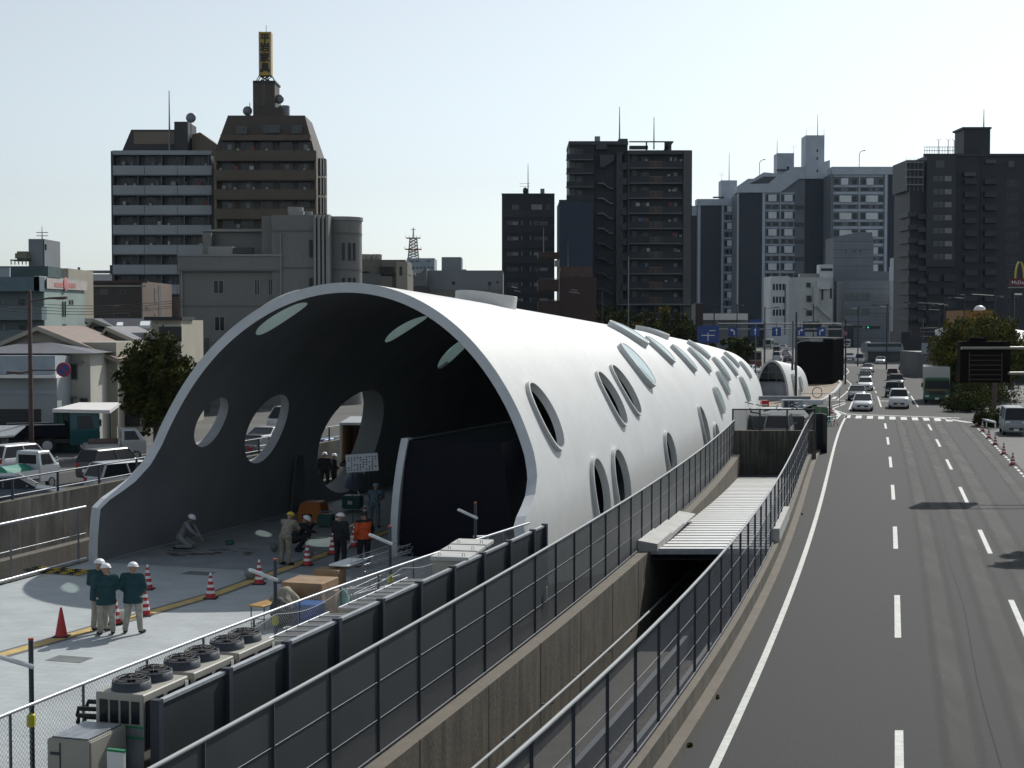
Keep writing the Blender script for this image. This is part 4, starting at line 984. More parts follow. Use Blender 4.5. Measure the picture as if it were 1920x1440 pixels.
for k in range(11):
    y = 345+28.2*k; a0 = b.loc(1121, y-3, -.9); a1 = b.loc(1150, y+9, -.9); mb = MB()
    for h0, h1, mi in ((0,.25,1),(-1.5,0,0)):
        pass
    mb.add([(a0.x,-.9,a0.z-.3),(a0.x+1.0,-.9,a0.z-.3),(a1.x-.6,-.9,a1.z),(a1.x,-.9,a1.z),(a1.x,-.9,a1.z+.22),(a1.x-.6,-.9,a1.z+.22),(a0.x+1.0,-.9,a0.z),(a0.x,-.9,a0.z)], [(0,1,6,7),(1,2,5,6),(2,3,4,5)])
    mb.v += [(x, .6, z) for x, y_, z in mb.v[:8]]; mb.f += [[8,9,14,15],[9,10,13,14],[10,11,12,13],[0,1,9,8],[1,2,10,9],[2,3,11,10],[7,6,14,15],[6,5,13,14],[5,4,12,13]]; mb.m += [0]*9; mb.sm += [False]*9
    mb.build('outside_stair', M('tower_slab' if k < 4 else 'tower_grey'), b.r)
mb = MB(); a = [b.loc(x,y,-1) for x,y in ((1125,290),(1152,290),(1152,300),(1133,314),(1125,314))]; mb.ext([(p.x,p.z) for p in a], -1, 6, 'y'); mb.build('stair_hood', M('tower_grey'), b.r)
b.box('left_wing', 1067, 266, 1114, 660, M('tower_black'), 0, 14); b.box('left_wing_top', 1066.5, 264.5, 1178, 271, M('tower_grey'), -.4, 12)
for k in range(4):
    y = 289+25.6*k; b.box('balcony', 1062.5, y, 1113, y+9.5, M('tower_mid'), -1.3, 0); b.box('balcony_slab', 1061.5, y+9.6, 1113, y+11, M('tower_slab'), -1.4, 0)
    windows(b, [(1068,y-11,1078,y,'curtain_dim'),(1080,y-9,1092,y,'glass_dark')], 'frame_grey', 'glass_dark', 1)
b.box('upper_wall', 1113, 270, 1172, 302, M('tower_black'), .8, 12); b.box('penthouse', 1117, 268, 1138, 280, M('tower_grey'), -.6, 2); b.box('penthouse', 1160, 260, 1177, 281, M('tower_grey'), 1, 6)
mb = MB(); 
for x0,y0,x1,y1 in ((1180,264.5,1263,266.5),(1211,264.5,1213.5,281),(1246,266,1252,281),(1180,273,1215,280)): b.add(mb, x0,y0,x1,y1, 1, 1.5)
mb.build('roof_pergola', M('tower_grey'), b.r); mb = MB(); a=[b.loc(x,y,1) for x,y in ((1252,266),(1263,266),(1259,272),(1259,281),(1245,281))]; mb.ext([(p.x,p.z) for p in a], 1, 2, 'y'); mb.build('roof_fin', M('tower_grey'), b.r)
mb = MB(); c=b.loc(1120,262,2); mb.box(c.x-.5,1.5,c.z-.6,c.x+.5,2.5,c.z+.6); mb.build('roof_box', M('civic_light'), b.r)
pole(b, 1161.5, 200, 262, 3, .1); pole(b, 1226, 219, 280, 3, .1)
b.box('podium', 1160, 570, 1300, 572, M('tower_slab'), -4, 0)
for k in range(5): b.box('podium_column', 1180+24*k, 572, 1182+24*k, 640, M('tower_grey'), -4, -3.6)
# ---- navy and white estate far away on the right
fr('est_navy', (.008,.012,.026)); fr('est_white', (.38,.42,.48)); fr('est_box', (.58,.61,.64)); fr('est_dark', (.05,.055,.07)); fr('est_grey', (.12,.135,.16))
def bay(b, x0, x1, ys, step=32.4, boxes=(), yo=-.02):
    pass
b = Bld('estate_tower', 'left wing of the navy and white estate, lowest of its three', 'apartment tower', 1307, 1380, 625, 384, 18, M('est_grey'))
b.box('navy_panel', 1313.5, 384, 1352, 640, M('est_navy'), -.5, 0); b.box('white_fin', 1308, 384, 1313.5, 640, M('est_white'), -.9, 0); b.box('white_fin', 1352, 384, 1357, 640, M('est_white'), -.9, 0)
b.box('white_cap', 1307, 373, 1382, 385, M('est_white'), -1.2, 6); b.box('stair_tower', 1352, 338, 1382, 374, M('est_white'), 4, 12)
b.box('rear_wing', 1296, 404, 1308, 640, M('est_navy'), 3, 12); b.box('white_cap', 1296, 386, 1308, 404, M('est_white'), 2.6, 12); b.box('roof_slab', 1338, 368.5, 1358, 370.5, M('est_dark'), 1, 4)
for k in range(8):
    y = 384+32.2*k; b.box('balcony_box', 1364, y+2, 1376, y+13, M('est_box'), -1.2, 0); b.box('floor_band', 1357, y+15, 1380, y+17, M('est_white'), -.3, 0); b.box('floor_band', 1357, y+29, 1380, y+32, M('est_white'), -.3, 0)
    windows(b, [(1359,y+2,1364,y+13),(1376.5,y+2,1380,y+13),(1360,y+19,1367,y+28),(1369,y+19,1377,y+28)], 'frame_grey', 'glass_dark', 1)
pole(b, 1367, 286, 338, 6, .12); yagi(b, 1353, 325, 6, 1.6); pole(b, 1353, 325, 338, 6, .05)
b = Bld('estate_tower', 'middle wing of the navy and white estate with sloping roof', 'apartment tower', 1383, 1511, 605, 362, 18, M('est_grey'))
b.box('navy_panel', 1385.5, 362, 1428, 640, M('est_navy'), -.5, 0); b.box('white_fin', 1381.5, 352, 1385.5, 640, M('est_white'), -.9, 0); b.box('white_fin', 1428, 350, 1435, 640, M('est_white'), -.9, 0)
mb = MB(); a = [b.loc(x,y,-1) for x,y in ((1382,361),(1382,350),(1403,335),(1413,335),(1432,323),(1465,326),(1490,313),(1515,313),(1556,300),(1556,335),(1498,335),(1463,361))]; mb.ext([(p.x,p.z) for p in a], -1.2, 10, 'y'); mb.build('sloping_roof', M('est_white'), b.r)
mb = MB(); a = [b.loc(x,y,-1.25) for x,y in ((1404,345),(1432,331),(1456,331),(1441,344))]; mb.add([(p.x,-1.25,p.z) for p in a], [(0,1,2,3)]); mb.build('roof_light', M('est_dark'), b.r)
b.box('upper_wall', 1463, 331, 1512, 364, M('est_grey'), -.1, 10); b.box('stair_tower', 1457, 287, 1489, 330, M('est_white'), 2, 10); b.box('stair_opening', 1475, 312, 1480, 322, M('black'), 1.9, 2); b.box('gallery', 1457, 317, 1474, 320, M('est_dark'), 1, 2)
b.box('stair_tower', 1510.5, 253.5, 1546, 335, M('est_white'), -1.6, 8)
for y in (280, 294.5, 318): b.box('slit_window', 1531, y, 1534, y+5, M('black'), -1.65, -1.6)
b.box('navy_panel', 1508.5, 334.5, 1556.5, 640, M('est_navy'), -.7, 6)
for k in range(9):
    y = 361+32.2*k
    for x in (1441, 1471): b.box('balcony_box', x, y+4, x+15, y+16.5, M('est_box'), -1.3, 0)
    b.box('floor_band', 1435, y+18, 1490, y+22, M('est_white'), -.35, 0); b.box('floor_band', 1435, y, 1490, y+2.5, M('est_white'), -.35, 0)
    b.box('gallery_parapet', 1490, y+4, 1508, y+24, M('est_grey'), -.5, 0); b.box('gallery_void', 1490, y+25, 1508, y+32, M('est_dark'), -.05, 0)
    windows(b, [(1436.5,y+5,1441,y+16),(1456.5,y+5,1460,y+16),(1465,y+5,1471,y+16),(1486.5,y+5,1489.5,y+16),(1437,y+23,1444,y+31),(1449,y+23,1459,y+31),(1465,y+23,1473,y+31),(1478,y+23,1487,y+31)], 'frame_grey', 'glass_dark', 1)
mb = MB(); b.add(mb, 1460.5, 361, 1464, 640, -.8, 0); mb.build('white_fin', M('est_white'), b.r)
pole(b, 1457, 262, 287, 4, .1); yagi(b, 1488, 273, 4, 1.6); pole(b, 1488, 273, 288, 4, .05); pole(b, 1533, 213, 254, 1, .12); yagi(b, 1524, 238, 1, 1.5); pole(b, 1511.5, 240, 254, 1, .06); pole(b, 1545, 240, 254, 1, .06)
def cane(b, px, y0, y1):
    a, c = b.loc(px, y1, 3), b.loc(px, y0, 3); mb = MB(); mb.tube([(a.x,3,a.z),(a.x,3,c.z-1.2),(a.x+.5,3,c.z-.3),(a.x+1.6,3,c.z+.2)], .14, 5); mb.box(a.x+1.4,2.8,c.z,a.x+2.4,3.2,c.z+.3); mb.build('roof_lamp', M('galv_dull'), b.r)
cane(b, 1424, 300, 328)
b = Bld('estate_tower', 'right wing of the navy and white estate with white end fin', 'apartment tower', 1556, 1688, 590, 326, 18, M('est_grey'))
b.box('navy_panel', 1664.5, 327, 1687.5, 640, M('est_navy'), -.5, 0); b.box('white_fin', 1656.5, 313, 1664.5, 640, M('est_white'), -1.2, 0); b.box('white_cap', 1560, 312.5, 1691, 327, M('est_white'), -1.5, 8)
for (x) in (1582,1616,1622,1631): b.box('roof_light', x, 319, x+2, 320.3, M('lamp_lens'), -1.55, -1.5)
for k in range(8):
    y = 327+32.4*k
    for x in ((1577.5,1625) if k == 0 else (1574.5,1624)): b.box('balcony_box', x, y+7, x+(13 if k == 0 else 22), y+19.5, M('est_box'), -1.3, 0)
    b.box('floor_band', 1558, y, 1657, y+5, M('est_white'), -.35, 0); b.box('floor_band', 1558, y+20, 1657, y+24, M('est_white'), -.35, 0)
    windows(b, [(1564,y+8,1573,y+19),(1597.5,y+8,1607,y+19),(1614,y+8,1623,y+19),(1647,y+8,1656,y+19),(1564,y+25,1577,y+31.5),(1590,y+25,1605,y+31.5),(1614,y+25,1630,y+31.5),(1636,y+25,1641,y+31.5),(1648,y+25,1655,y+31.5)], 'frame_grey', 'glass_dark', 1)
b.box('white_fin', 1608, 327, 1613, 640, M('est_white'), -.6, 0); b.box('white_fin', 1556, 320, 1563, 640, M('est_grey'), -.6, 0)
cane(b, 1611, 283, 314)
b = Bld('navy_slab_block', 'small navy slab block far behind, seen in the gap beside the estate', 'building', 1687, 1702, 640, 458, 10, M('grey_blue'))
b.box('navy_panel', 1689, 462, 1699, 500, M('est_navy'), -.2, 0); b.box('white_cap', 1686, 450, 1702, 458, M('est_white'), -.3, 5)
# ---- grey-blue office with curved top and lower wing
fr('off_grey', (.14,.155,.175)); fr('off_grey2', (.18,.20,.225)); fr('off_line', (.07,.075,.085)); fr('off_glass', (.07,.10,.10), r=.2)
b = Bld('curved_top_building', 'grey tiled office tower with curved top in front of the estate', 'office building', 1562.5, 1636, 512, 444, 14, M('off_grey'))
mb = MB(); a = [b.loc(x,y) for x,y in ((1562.5,444),(1580,441),(1596,438),(1603,435.5),(1635,435.5),(1636,444))]; mb.ext([(p.x,p.z) for p in a], .0, 14, 'y'); mb.build('curved_parapet', M('off_grey'), b.r)
for k in range(12): b.box('joint_line', 1562.5, 452+15.4*k, 1636, 453+15.4*k, M('off_line'), -.03, 0)
windows(b, [(1585,469,1587.5,473.5),(1600,469,1603.5,473.5),(1611.5,469,1615,473.5)], 'frame_grey', 'black', 1)
b.box('stepped_roof', 1563, 509, 1675, 528, M('off_grey'), -1, 0); windows(b, [(1602,524,1606,528),(1609,524,1613,528)], 'frame_grey', 'black', 1, -1.05)
b = Bld('office_wing', 'wide pale grey office wing with gridded panel and thin red line', 'office building', 1583, 1726, 498, 526, 12, M('off_grey2'))
for k in range(8): b.box('joint_line', 1583, 541+15.4*k, 1726, 541.8+15.4*k, M('off_line'), -.03, 0)
windows(b, [(x,549,x+8.8,565) for x in (1584,1594,1604,1614.5,1622)]+[(x,578,x+8.8,592) for x in (1584,1594,1604,1614.5,1622)], 'off_grey', 'off_glass', 1)
mb = MB()
for k in range(9): b.add(mb, 1633, 549+6.7*k, 1688, 549.8+6.7*k, -.18, -.1)
for k in range(12): b.add(mb, 1633+5*k, 549, 1633.6+5*k, 604, -.18, -.1)
mb.build('facade_grid', M('pale_far'), b.r); mb = MB(); b.add(mb, 1666, 560, 1670, 622, -.24, -.18); mb.build('red_strip', mat('red_strip', (.22,.05,.06), .6, var=.1), b.r)
for y in (553, 584, 621): b.box('slot_window', 1688.5, y, 1691, y+6, M('black'), -.04, 0)
# ---- white building with outside stairs
fr('wht', (.56,.58,.59), vs=.3); fr('wht_side', (.46,.47,.46))
b = Bld('white_building', 'plain white building with outside staircase, under the estate', 'building', 1479, 1560, 494, 520, 14, M('wht_side'), 0)
b.box('left_wing', 1444, 518, 1480, 650, M('wht'), -.2, 13)
windows(b, [(x,y,x+4,y+12) for x in (1449,1455,1461,1467) for y in (532,556,580)]+[(1512,530,1520,539),(1512,554,1522,566),(1512,582,1523,592)], 'frame_grey', 'glass_dark', 1, -.25)
b.box('blue_pipe', 1471, 533, 1473, 628, M('navy_blank'), -.5, -.3)
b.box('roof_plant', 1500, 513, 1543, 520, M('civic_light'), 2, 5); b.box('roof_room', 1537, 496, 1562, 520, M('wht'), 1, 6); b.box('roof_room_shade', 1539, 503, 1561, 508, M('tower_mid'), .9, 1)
mb = MB()
for (x0,y0,x1,y1) in ((1530,572,1545,588),(1545,588,1560,600),(1535,600,1548,620)):
    a, c = b.loc(x0,y0,-1.6), b.loc(x1,y1,-1.6); mb.add([(a.x,-1.7,a.z),(c.x,-1.7,c.z),(c.x,-1.7,c.z+1.2),(a.x,-1.7,a.z+1.2),(a.x,-.5,a.z),(c.x,-.5,c.z),(c.x,-.5,c.z+1.2),(a.x,-.5,a.z+1.2)], [(0,1,2,3),(4,5,6,7),(0,1,5,4),(3,2,6,7)])
mb.build('outside_stair', M('wht_side'), b.r)
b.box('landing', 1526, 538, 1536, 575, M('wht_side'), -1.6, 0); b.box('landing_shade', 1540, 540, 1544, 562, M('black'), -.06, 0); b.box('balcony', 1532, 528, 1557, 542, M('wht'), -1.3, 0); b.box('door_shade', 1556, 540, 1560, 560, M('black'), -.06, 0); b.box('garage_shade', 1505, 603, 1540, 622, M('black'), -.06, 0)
# ---- dark tower at right
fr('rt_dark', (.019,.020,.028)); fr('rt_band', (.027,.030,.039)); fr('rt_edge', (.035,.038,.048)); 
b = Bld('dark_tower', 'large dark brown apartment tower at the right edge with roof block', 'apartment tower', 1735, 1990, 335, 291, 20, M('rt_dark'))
b.box('roof_block', 1807, 240, 1857, 292, M('rt_dark'), 2, 9); b.box('roof_block_cap', 1805, 238, 1859.5, 241.5, M('rt_band'), 1.6, 9.4)
pole(b, 1844.5, 204, 239, 5, .1)
b.box('parapet', 1733, 288, 1990, 292.5, M('rt_band'), -.4, .5)
b.box('shaft', 1836, 284, 1843, 640, M('tower_black'), -.1, .1); b.box('shaft_pipe', 1837.5, 282, 1842.5, 640, M('tower_slab'), -.35, -.2)
b.box('left_front', 1736, 292, 1792, 500, M('rt_band'), -1.0, 0)
for k in range(13):
    y = 330+24.4*k
    if k < 7: windows(b, [(1750,y,1759,y+10,'curtain_dim'),(1761,y,1769,y+10,'curtain_dim'),(1771,y,1785,y+10,'curtain')], 'frame_grey', 'curtain_dim', 1, -1.05)
    for x0, x1 in ((1793,1806),(1809,1832),(1847,1870)): 
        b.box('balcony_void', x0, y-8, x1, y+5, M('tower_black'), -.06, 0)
    for x0, x1 in ((1809,1832),(1847,1870)): b.box('balcony', x0, y+5, x1, y+15, M('rt_band'), -1.4, 0)
    windows(b, [(1888,y+8,1908,y+20,'glass_dark')], 'frame_grey', 'glass_dark', 2, -.02)
    # jutting side balconies
    if k > 2: b.box('side_balcony', 1702.5, y-6, 1720, y+3, M('rt_edge'), -.6, 8); b.box('side_balcony', 1722, y-2, 1736, y+7, M('rt_edge'), -1.4, -.2)
windows(b, [(1755,301,1770,314,'curtain_dim'),(1891,302,1901,313,'curtain_dim')], 'frame_grey', 'curtain_dim', 1, -1.05)
b.box('left_wing', 1703, 355, 1736, 640, M('rt_dark'), .4, 14)
b.box('scaffold_wing', 1699, 300, 1734, 357, M('rt_edge'), -.1, 12)
mb = MB()
for k in range(4): b.add(mb, 1699, 303+14*k, 1732, 305+14*k, -1.2, -.3)
for x in (1699.5, 1706, 1714, 1721, 1730): b.add(mb, x, 297, x+1.2, 360, -1.2, -1.0)
mb.build('steel_balcony_frame', mat('pale_frame', (.20,.21,.22), .5, var=.1), b.r)
mb = MB()
for k in range(12): b.add(mb, 1733+4.8*k, 275, 1733.8+4.8*k, 290, 1.0, 1.1)
for y in (275, 282): b.add(mb, 1733, y, 1790, y+1, 1.0, 1.1)
mb.build('roof_railing', M('pale_metal'), b.r)
for x in (1760,1778,1789): cpx = b.loc(x, 272, 2); mb = MB(); mb.tube([(cpx.x,2,b.H),(cpx.x,2,cpx.z+1)], .08, 4); mb.tube([(cpx.x-.5,2,cpx.z+1.4),(cpx.x,2,cpx.z+1),(cpx.x+.5,2,cpx.z+1.4)], .06, 4); mb.build('roof_lamp', M('galv_dull'), b.r)
for x0,x1,y in ((1808,1830,323),(1848,1868,299)): b.box('sloped_canopy', x0, y, x1, y+7, M('off_line'), -1.2, -.2)
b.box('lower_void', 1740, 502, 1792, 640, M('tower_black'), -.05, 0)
for k in range(5): b.box('lower_balcony', 1741, 515+25*k, 1762, 527+25*k, M('rt_band'), -1.0, 0); b.box('lower_balcony', 1770, 515+25*k, 1791, 527+25*k, M('rt_band'), -1.0, 0)
# ---- low buildings at street level far away
b = Bld('white_low_building', 'small white building wedged between office wing and dark tower', 'building', 1682, 1704, 480, 482, 10, M('wht'))
b.box('step', 1675, 500, 1690, 527, M('wht'), -.5, 5); windows(b, [(1689,519,1692,524)], 'frame_grey', 'black', 1, -.6)
b = Bld('glass_shelter', 'curved-roof glass shelter across the far crossing', 'shelter', 1628, 1690, 300, 644, 5, M('glass_house'))
mb = MB(); x0, x1 = b.x(1626), b.x(1694); ring = lambda x: [(x, 2.5+3*math.cos(a), 2.0+1.9*math.sin(a)) for a in lin(0, math.pi, 12)]
mb.loft([ring(x0), ring(x1)], 0, True, True); mb.build('curved_roof', M('off_grey2'), b.r)
b = Bld('dealership_roof_building', 'low building with bright white pitched roof behind the big round tree', 'building', 1862, 1990, 190, 640, 12, M('rt_dark'))
mb = MB(); a = [b.loc(x,y,-.5) for x,y in ((1880,610),(1990,626),(1990,664),(1880,640))]; mb.add([(a[0].x,6,a[0].z),(a[1].x,6,a[1].z),(a[2].x,-3,a[2].z),(a[3].x,-3,a[3].z)], [(0,1,2,3)]); mb.build('roof', mat('bright_roof', (.75,.73,.72), .6, var=.04), b.r)
b = Bld('dealership_roof_building', 'low white-roofed shed left of the big round tree', 'building', 1722, 1765, 215, 660, 10, M('grey_slab'))
mb = MB(); a = [b.loc(x,y,-.5) for x,y in ((1753,619),(1768,615),(1768,630),(1755,630))]; mb.add([(p.x,-.5,p.z) for p in a]+[(p.x,-.3,p.z) for p in a], [(0,1,2,3),(4,5,6,7),(0,1,5,4),(3,2,6,7)]); mb.build('roof', M('bright_roof'), b.r)
b.box('wall_panel', 1728, 643, 1740, 664, M('pale_far'), -.1, 0)
b = Bld('orange_sign_building', 'orange fascia building with white dome peeping over the tree', 'building', 1808, 1864, 240, 582, 10, mat('orange_fascia', (.30,.13,.02), .6, var=.1))
mb = MB(); c = b.loc(1837, 580, 3); mb.sph((c.x,3,c.z-.2), .95, .95, .85, 20, 8, z0=0); mb.build('dome', mat('dome_white', (.7,.72,.75), .35, var=0), b.r)
for x0, x1 in ((1835,1838),(1848,1850),(1851,1853),(1854,1856),(1857,1859)): b.box('fascia_mark', x0, 588, x1, 591.5, M('tower_black'), -.04, 0)
for i, (nm, lab, xl, xr, D, top, m) in enumerate((
    ('brick_building','red brick low building at the foot of the estate',1304,1318,330,569,'red_brown'),('white_canopy_building','long low white-roofed building behind the blue direction signs',1318,1402,345,588,'off_grey2'),
    ('street_block','dark street-level block below the navy estate panels',1400,1445,505,608,'est_navy'),('street_block','dark street-level block between white building and grey office',1556,1600,492,610,'tower_mid'),
    ('street_block','low dark block beneath the dark tower',1690,1760,330,622,'rt_dark'),('street_block','low block below the balcony tower podium, behind the treetops',1118,1300,300,600,'tower_grey'),
    ('far_block','distant pale block on the left skyline beside the water tank',-20,20,420,500,'pale_far'),('far_hall','distant hall with long bright white roof left of the balcony block',130,222,330,514,'white_far'),
    ('street_block','dark low block behind tree and tube arch',300,345,120,636,'tower_mid'),('street_block','dark low block seen through the tube openings',560,700,170,600,'tower_grey'))):
    b = Bld(nm, lab, 'building', xl, xr, D, top, 10, M(m) if m in MATS else M('grey_slab'))
    if nm == 'far_hall': b.box('blue_block', 206, 497, 216, 514, M('navy_blank'), -.2, 4); b.box('roof_edge', 134, 507, 205, 512, M('grey_slab'), 2, 4); mb = MB(); c = b.loc(148, 507, 3); mb.tube([(c.x,3,c.z-1),(c.x,3,c.z+.7)], .3, 6); mb.build('chimney', M('grey_slab'), b.r)
    else: b.box('roof_edge', xl, top-1, xr, top+1, M('grey_slab'), -.3, .3)
    if nm == 'white_canopy_building': b.box('white_roof', 1318, 588, 1402, 600, M('bright_roof'), -3, 0)
# ================================================================ left street houses
fr('mint_wall', (.27,.34,.32)); fr('mint_shade', (.11,.15,.165)); fr('brown_tile', (.045,.036,.033)); fr('brown_side', (.16,.12,.10)); fr('cream', (.34,.32,.26)); fr('cream2', (.42,.41,.36)); fr('blue_roof', (.03,.036,.05), vs=2); fr('brown_roof', (.17,.115,.09), vs=2, var=.15); fr('grey_roof', (.12,.12,.14), vs=2); fr('tank', (.17,.17,.13)); fr('green_steel', (.02,.06,.05)); fr('white_wall2', (.30,.33,.35))  # mint_wall sunny side, mint_shade front: light and shade put into the colours
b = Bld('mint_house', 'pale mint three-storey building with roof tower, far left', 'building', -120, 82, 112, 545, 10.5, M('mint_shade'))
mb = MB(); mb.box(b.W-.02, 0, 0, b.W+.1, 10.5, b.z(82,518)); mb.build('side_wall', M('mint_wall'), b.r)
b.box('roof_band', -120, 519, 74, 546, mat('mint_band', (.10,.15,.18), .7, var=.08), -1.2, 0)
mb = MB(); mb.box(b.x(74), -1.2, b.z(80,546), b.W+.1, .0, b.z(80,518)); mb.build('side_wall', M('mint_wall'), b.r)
for y in (575, 620, 660): b.box('balcony', -120, y, 78, y+25, M('mint_shade'), -1.2, 0); b.box('balcony_rail', 15, y, 60, y+1.2, M('pale_metal'), -1.3, -1.2)
windows(b, [(4,561,9,575,'curtain'),(33,561,48,575),(4,608,12,620,'curtain'),(35,608,50,620)], 'frame_grey', 'glass_dark', 1)
sidewin(b, b.W+.1, [(129,562,132,572),(134,562,137,572),(117,607,124,612)], 'frame_grey', 'glass_dark')
mb = MB(); x0 = b.W+.1
for px_ in (117, 121.5): a, c = b.side(px_, 594, x0), b.side(px_, 565, x0); mb.tube([(x0+.06, a.y, a.z),(x0+.06, a.y, c.z)], .05, 5)
mb.build('drainpipe', M('black'), b.r)
b.box('roof_tower', 54, 448, 83, 502, M('grey_blue'), 2.5, 6.5); mb = MB(); xr_ = b.x(83.2, 2.5); a, c = b.loc(83,502,2.5), b.loc(83,448,2.5); mb.box(xr_, 2.5, a.z, xr_+.06, 6.5, c.z); mb.build('roof_tower_side', M('cream'), b.r)
b.box('tower_window', 84, 458, 87, 469, M('black'), 2.44, 2.5)
b.box('roof_room', 20, 499, 90, 519, mat('teal_wall', (.05,.085,.085), .7), .8, 4)
mb = MB(); b.add(mb, 27, 471, 53, 488, 2, 3.6); mb.build('water_tank', M('tank'), b.r, .15, 2); mb = MB()
for x in (20,27,34,41,48,54): b.add(mb, x, 487, x+1, 496, 2, 2.1)
b.add(mb, 19, 486.5, 55, 488.5, 1.9, 3.8); mb.build('tank_stand', M('green_steel'), b.r)
yagi(b, 79, 436, 4, .5); pole(b, 79, 424, 448, 4, .03)
mb = MB(); x0 = b.W+.1; a = [b.side(x, y, x0) for x, y in ((84,521),(160,528),(160,545),(84,541))]
mb.add([(x0+.1,p.y,p.z) for p in a]+[(x0+.16,p.y,p.z) for p in a], [(0,1,2,3),(4,5,6,7),(0,1,5,4),(3,2,6,7)]); mb.build('roof_banner', mat('banner', (.40,.36,.34), .7, var=.1, vs=1), b.r)
mb = MB(); a = [b.side(x, y, x0) for x, y in ((98,530),(138,532),(138,540),(98,538))]; mb.add([(x0+.18,p.y,p.z) for p in a], [(0,1,2,3)]); mb.build('banner_mark', mat('banner_red', (.40,.16,.15), .7), b.r)
mb = MB(); a = b.side(119,533,x0); mb.sph((x0+.2,a.y,a.z), .03, .65, .55); mb.build('banner_disc', mat('banner_disc', (.5,.2,.2), .7), b.r)
b = Bld('stair_house', 'grey concrete stair head behind the mint building', 'building', 90, 130, 135, 503, 8, M('cream'))
b.box('dark_window', 92, 504, 97, 514, M('black'), -.05, 0)
b = Bld('brown_tiled_house', 'flat-roofed dark brown tiled building with lighter side', 'building', 158, 266, 150, 527, 13, M('brown_tile'))
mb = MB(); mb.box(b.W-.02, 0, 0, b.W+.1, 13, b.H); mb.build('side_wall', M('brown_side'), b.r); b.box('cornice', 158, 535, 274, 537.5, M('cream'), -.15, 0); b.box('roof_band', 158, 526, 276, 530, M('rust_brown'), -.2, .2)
windows(b, [(188,543,202,552,'curtain_dim'),(175,545,184,551),(225,545,235,550),(213,588,243,595)], 'frame_grey', 'glass_dark', 1); sidewin(b, b.W+.1, [(289,540,293,570),(297,536,302,594),(273,574,277,580),(289,588,292,594)], 'frame_grey', 'glass_dark')
b = Bld('brown_side_house', 'small tan-sided house behind the brown tiled building', 'building', 300, 345, 165, 557, 10, M('brown_side'))
def gable(name, label, xl, xr, D, eave, peak_px, peak_y, depth, wallm, roofm, over=.5, eaveR=None):
    b = Bld(name, label, 'house', xl, xr, D, eave, depth, M(wallm)); pk = b.loc(peak_px, peak_y, 0); zr = b.z(xr, eaveR) if eaveR else b.H
    mb = MB(); mb.add([(0,.01,b.H),(b.W,.01,min(zr,b.H)),(pk.x,.01,pk.z-.12),(0,depth-.01,b.H),(b.W,depth-.01,min(zr,b.H)),(pk.x,depth-.01,pk.z-.12)], [(0,1,2),(3,4,5),(0,2,5,3),(1,4,5,2)]); mb.build('gable', M(wallm), b.r)
    for (x, z) in ((-over, b.H-.15),(b.W+over, zr-.15)):
        v = []
        for y in (-.6, depth+.5):
            v += [(x,y,z),(pk.x,y,pk.z),(pk.x,y,pk.z-.18),(x,y,z-.18)]
        mb = MB(); mb.add(v, [(0,1,2,3),(4,5,6,7),(0,1,5,4),(1,2,6,5),(2,3,7,6),(3,0,4,7)]); mb.build('roof', M(roofm), b.r)
        mb = MB(); mb.add([(x,-.64,z-.3),(pk.x,-.64,pk.z-.3),(pk.x,-.64,pk.z-.02),(x,-.64,z-.02),(x,-.6,z-.3),(pk.x,-.6,pk.z-.3),(pk.x,-.6,pk.z-.02),(x,-.6,z-.02)], [(0,1,2,3),(4,5,6,7),(0,1,5,4),(3,2,6,7)]); mb.build('bargeboard', M('cream'), b.r)
    return b
b = gable('blue_roof_house', 'house with dark blue-grey roof and small skylights', 140, 284, 122, 642, 178, 597, 9, 'cream', 'blue_roof')
def roofq(b, pts, m, name, D0, D1):
    a = [at(x,y,D1 if i in (0,1) else D0) for i,(x,y) in enumerate(pts)]
    inv = b.r.matrix_world.inverted() if False else Matrix.Translation(-b.r.location)
    mb = MB(); mb.add([inv @ p for p in a]+[inv @ (p-Vector((0,0,.2))) for p in a], [(0,1,2,3),(4,5,6,7),(0,1,5,4),(1,2,6,5),(2,3,7,6),(3,0,4,7)]); return mb.build(name, M(m), b.r)
roofq(b, [(150,597),(284,597),(276,643),(230,643)], 'blue_roof', 'front_roof_slope', 118, 124)
for x, y, w_, h_ in ((218,604,13,6),(262,602,20,8),(269,624,8,4)): roofq(b, [(x+2,y),(x+w_,y),(x+w_-2,y+h_),(x,y+h_)], 'lamp_lens', 'skylight', 119.0-.3, 120.2-.3)
b = gable('grey_gable_house', 'small grey-roofed gable behind the brown-roofed house', 192, 272, 108, 645, 203, 612, 8, 'cream', 'grey_roof')
b = Bld('shop_house', 'cream and dark glazed two-storey house right of the blue roof', 'house', 284, 340, 112, 600, 8, M('cream')); b.box('dark_glazing', 298, 612, 340, 640, M('glass_dark'), -.1, 0); b.box('sill_band', 297, 609, 340, 612, M('cream2'), -.3, 0); b.box('eave', 270, 594, 341, 600, M('tower_black'), -.6, 4)
b = gable('brown_roof_house', 'cream house with broad brown tiled gable roof', 0, 218, 98, 642, 75, 611, 9.5, 'cream', 'brown_roof', .3, 668)
windows(b, [(170,675,179,707)], 'frame_grey', 'glass_dark', 1); mb = MB(); b.add(mb, 219, 668, 221, 800, -.1, 0); mb.build('downpipe', M('cream2'), b.r)
b.box('side_lean_to', 220, 668, 262, 800, M('tower_black'), 2, 8)
for k, (x0,y0,x1,y1) in enumerate(((171,735,198,737),)): b.box('meter_pipe', x0,y0,x1,y1, M('galv_dull'), -.1, -.02)
b = Bld('hip_roof_house', 'white-walled house with grey hip roof in front of the brown roof', 'house', -40, 169, 94, 662, 6, M('cream2'))
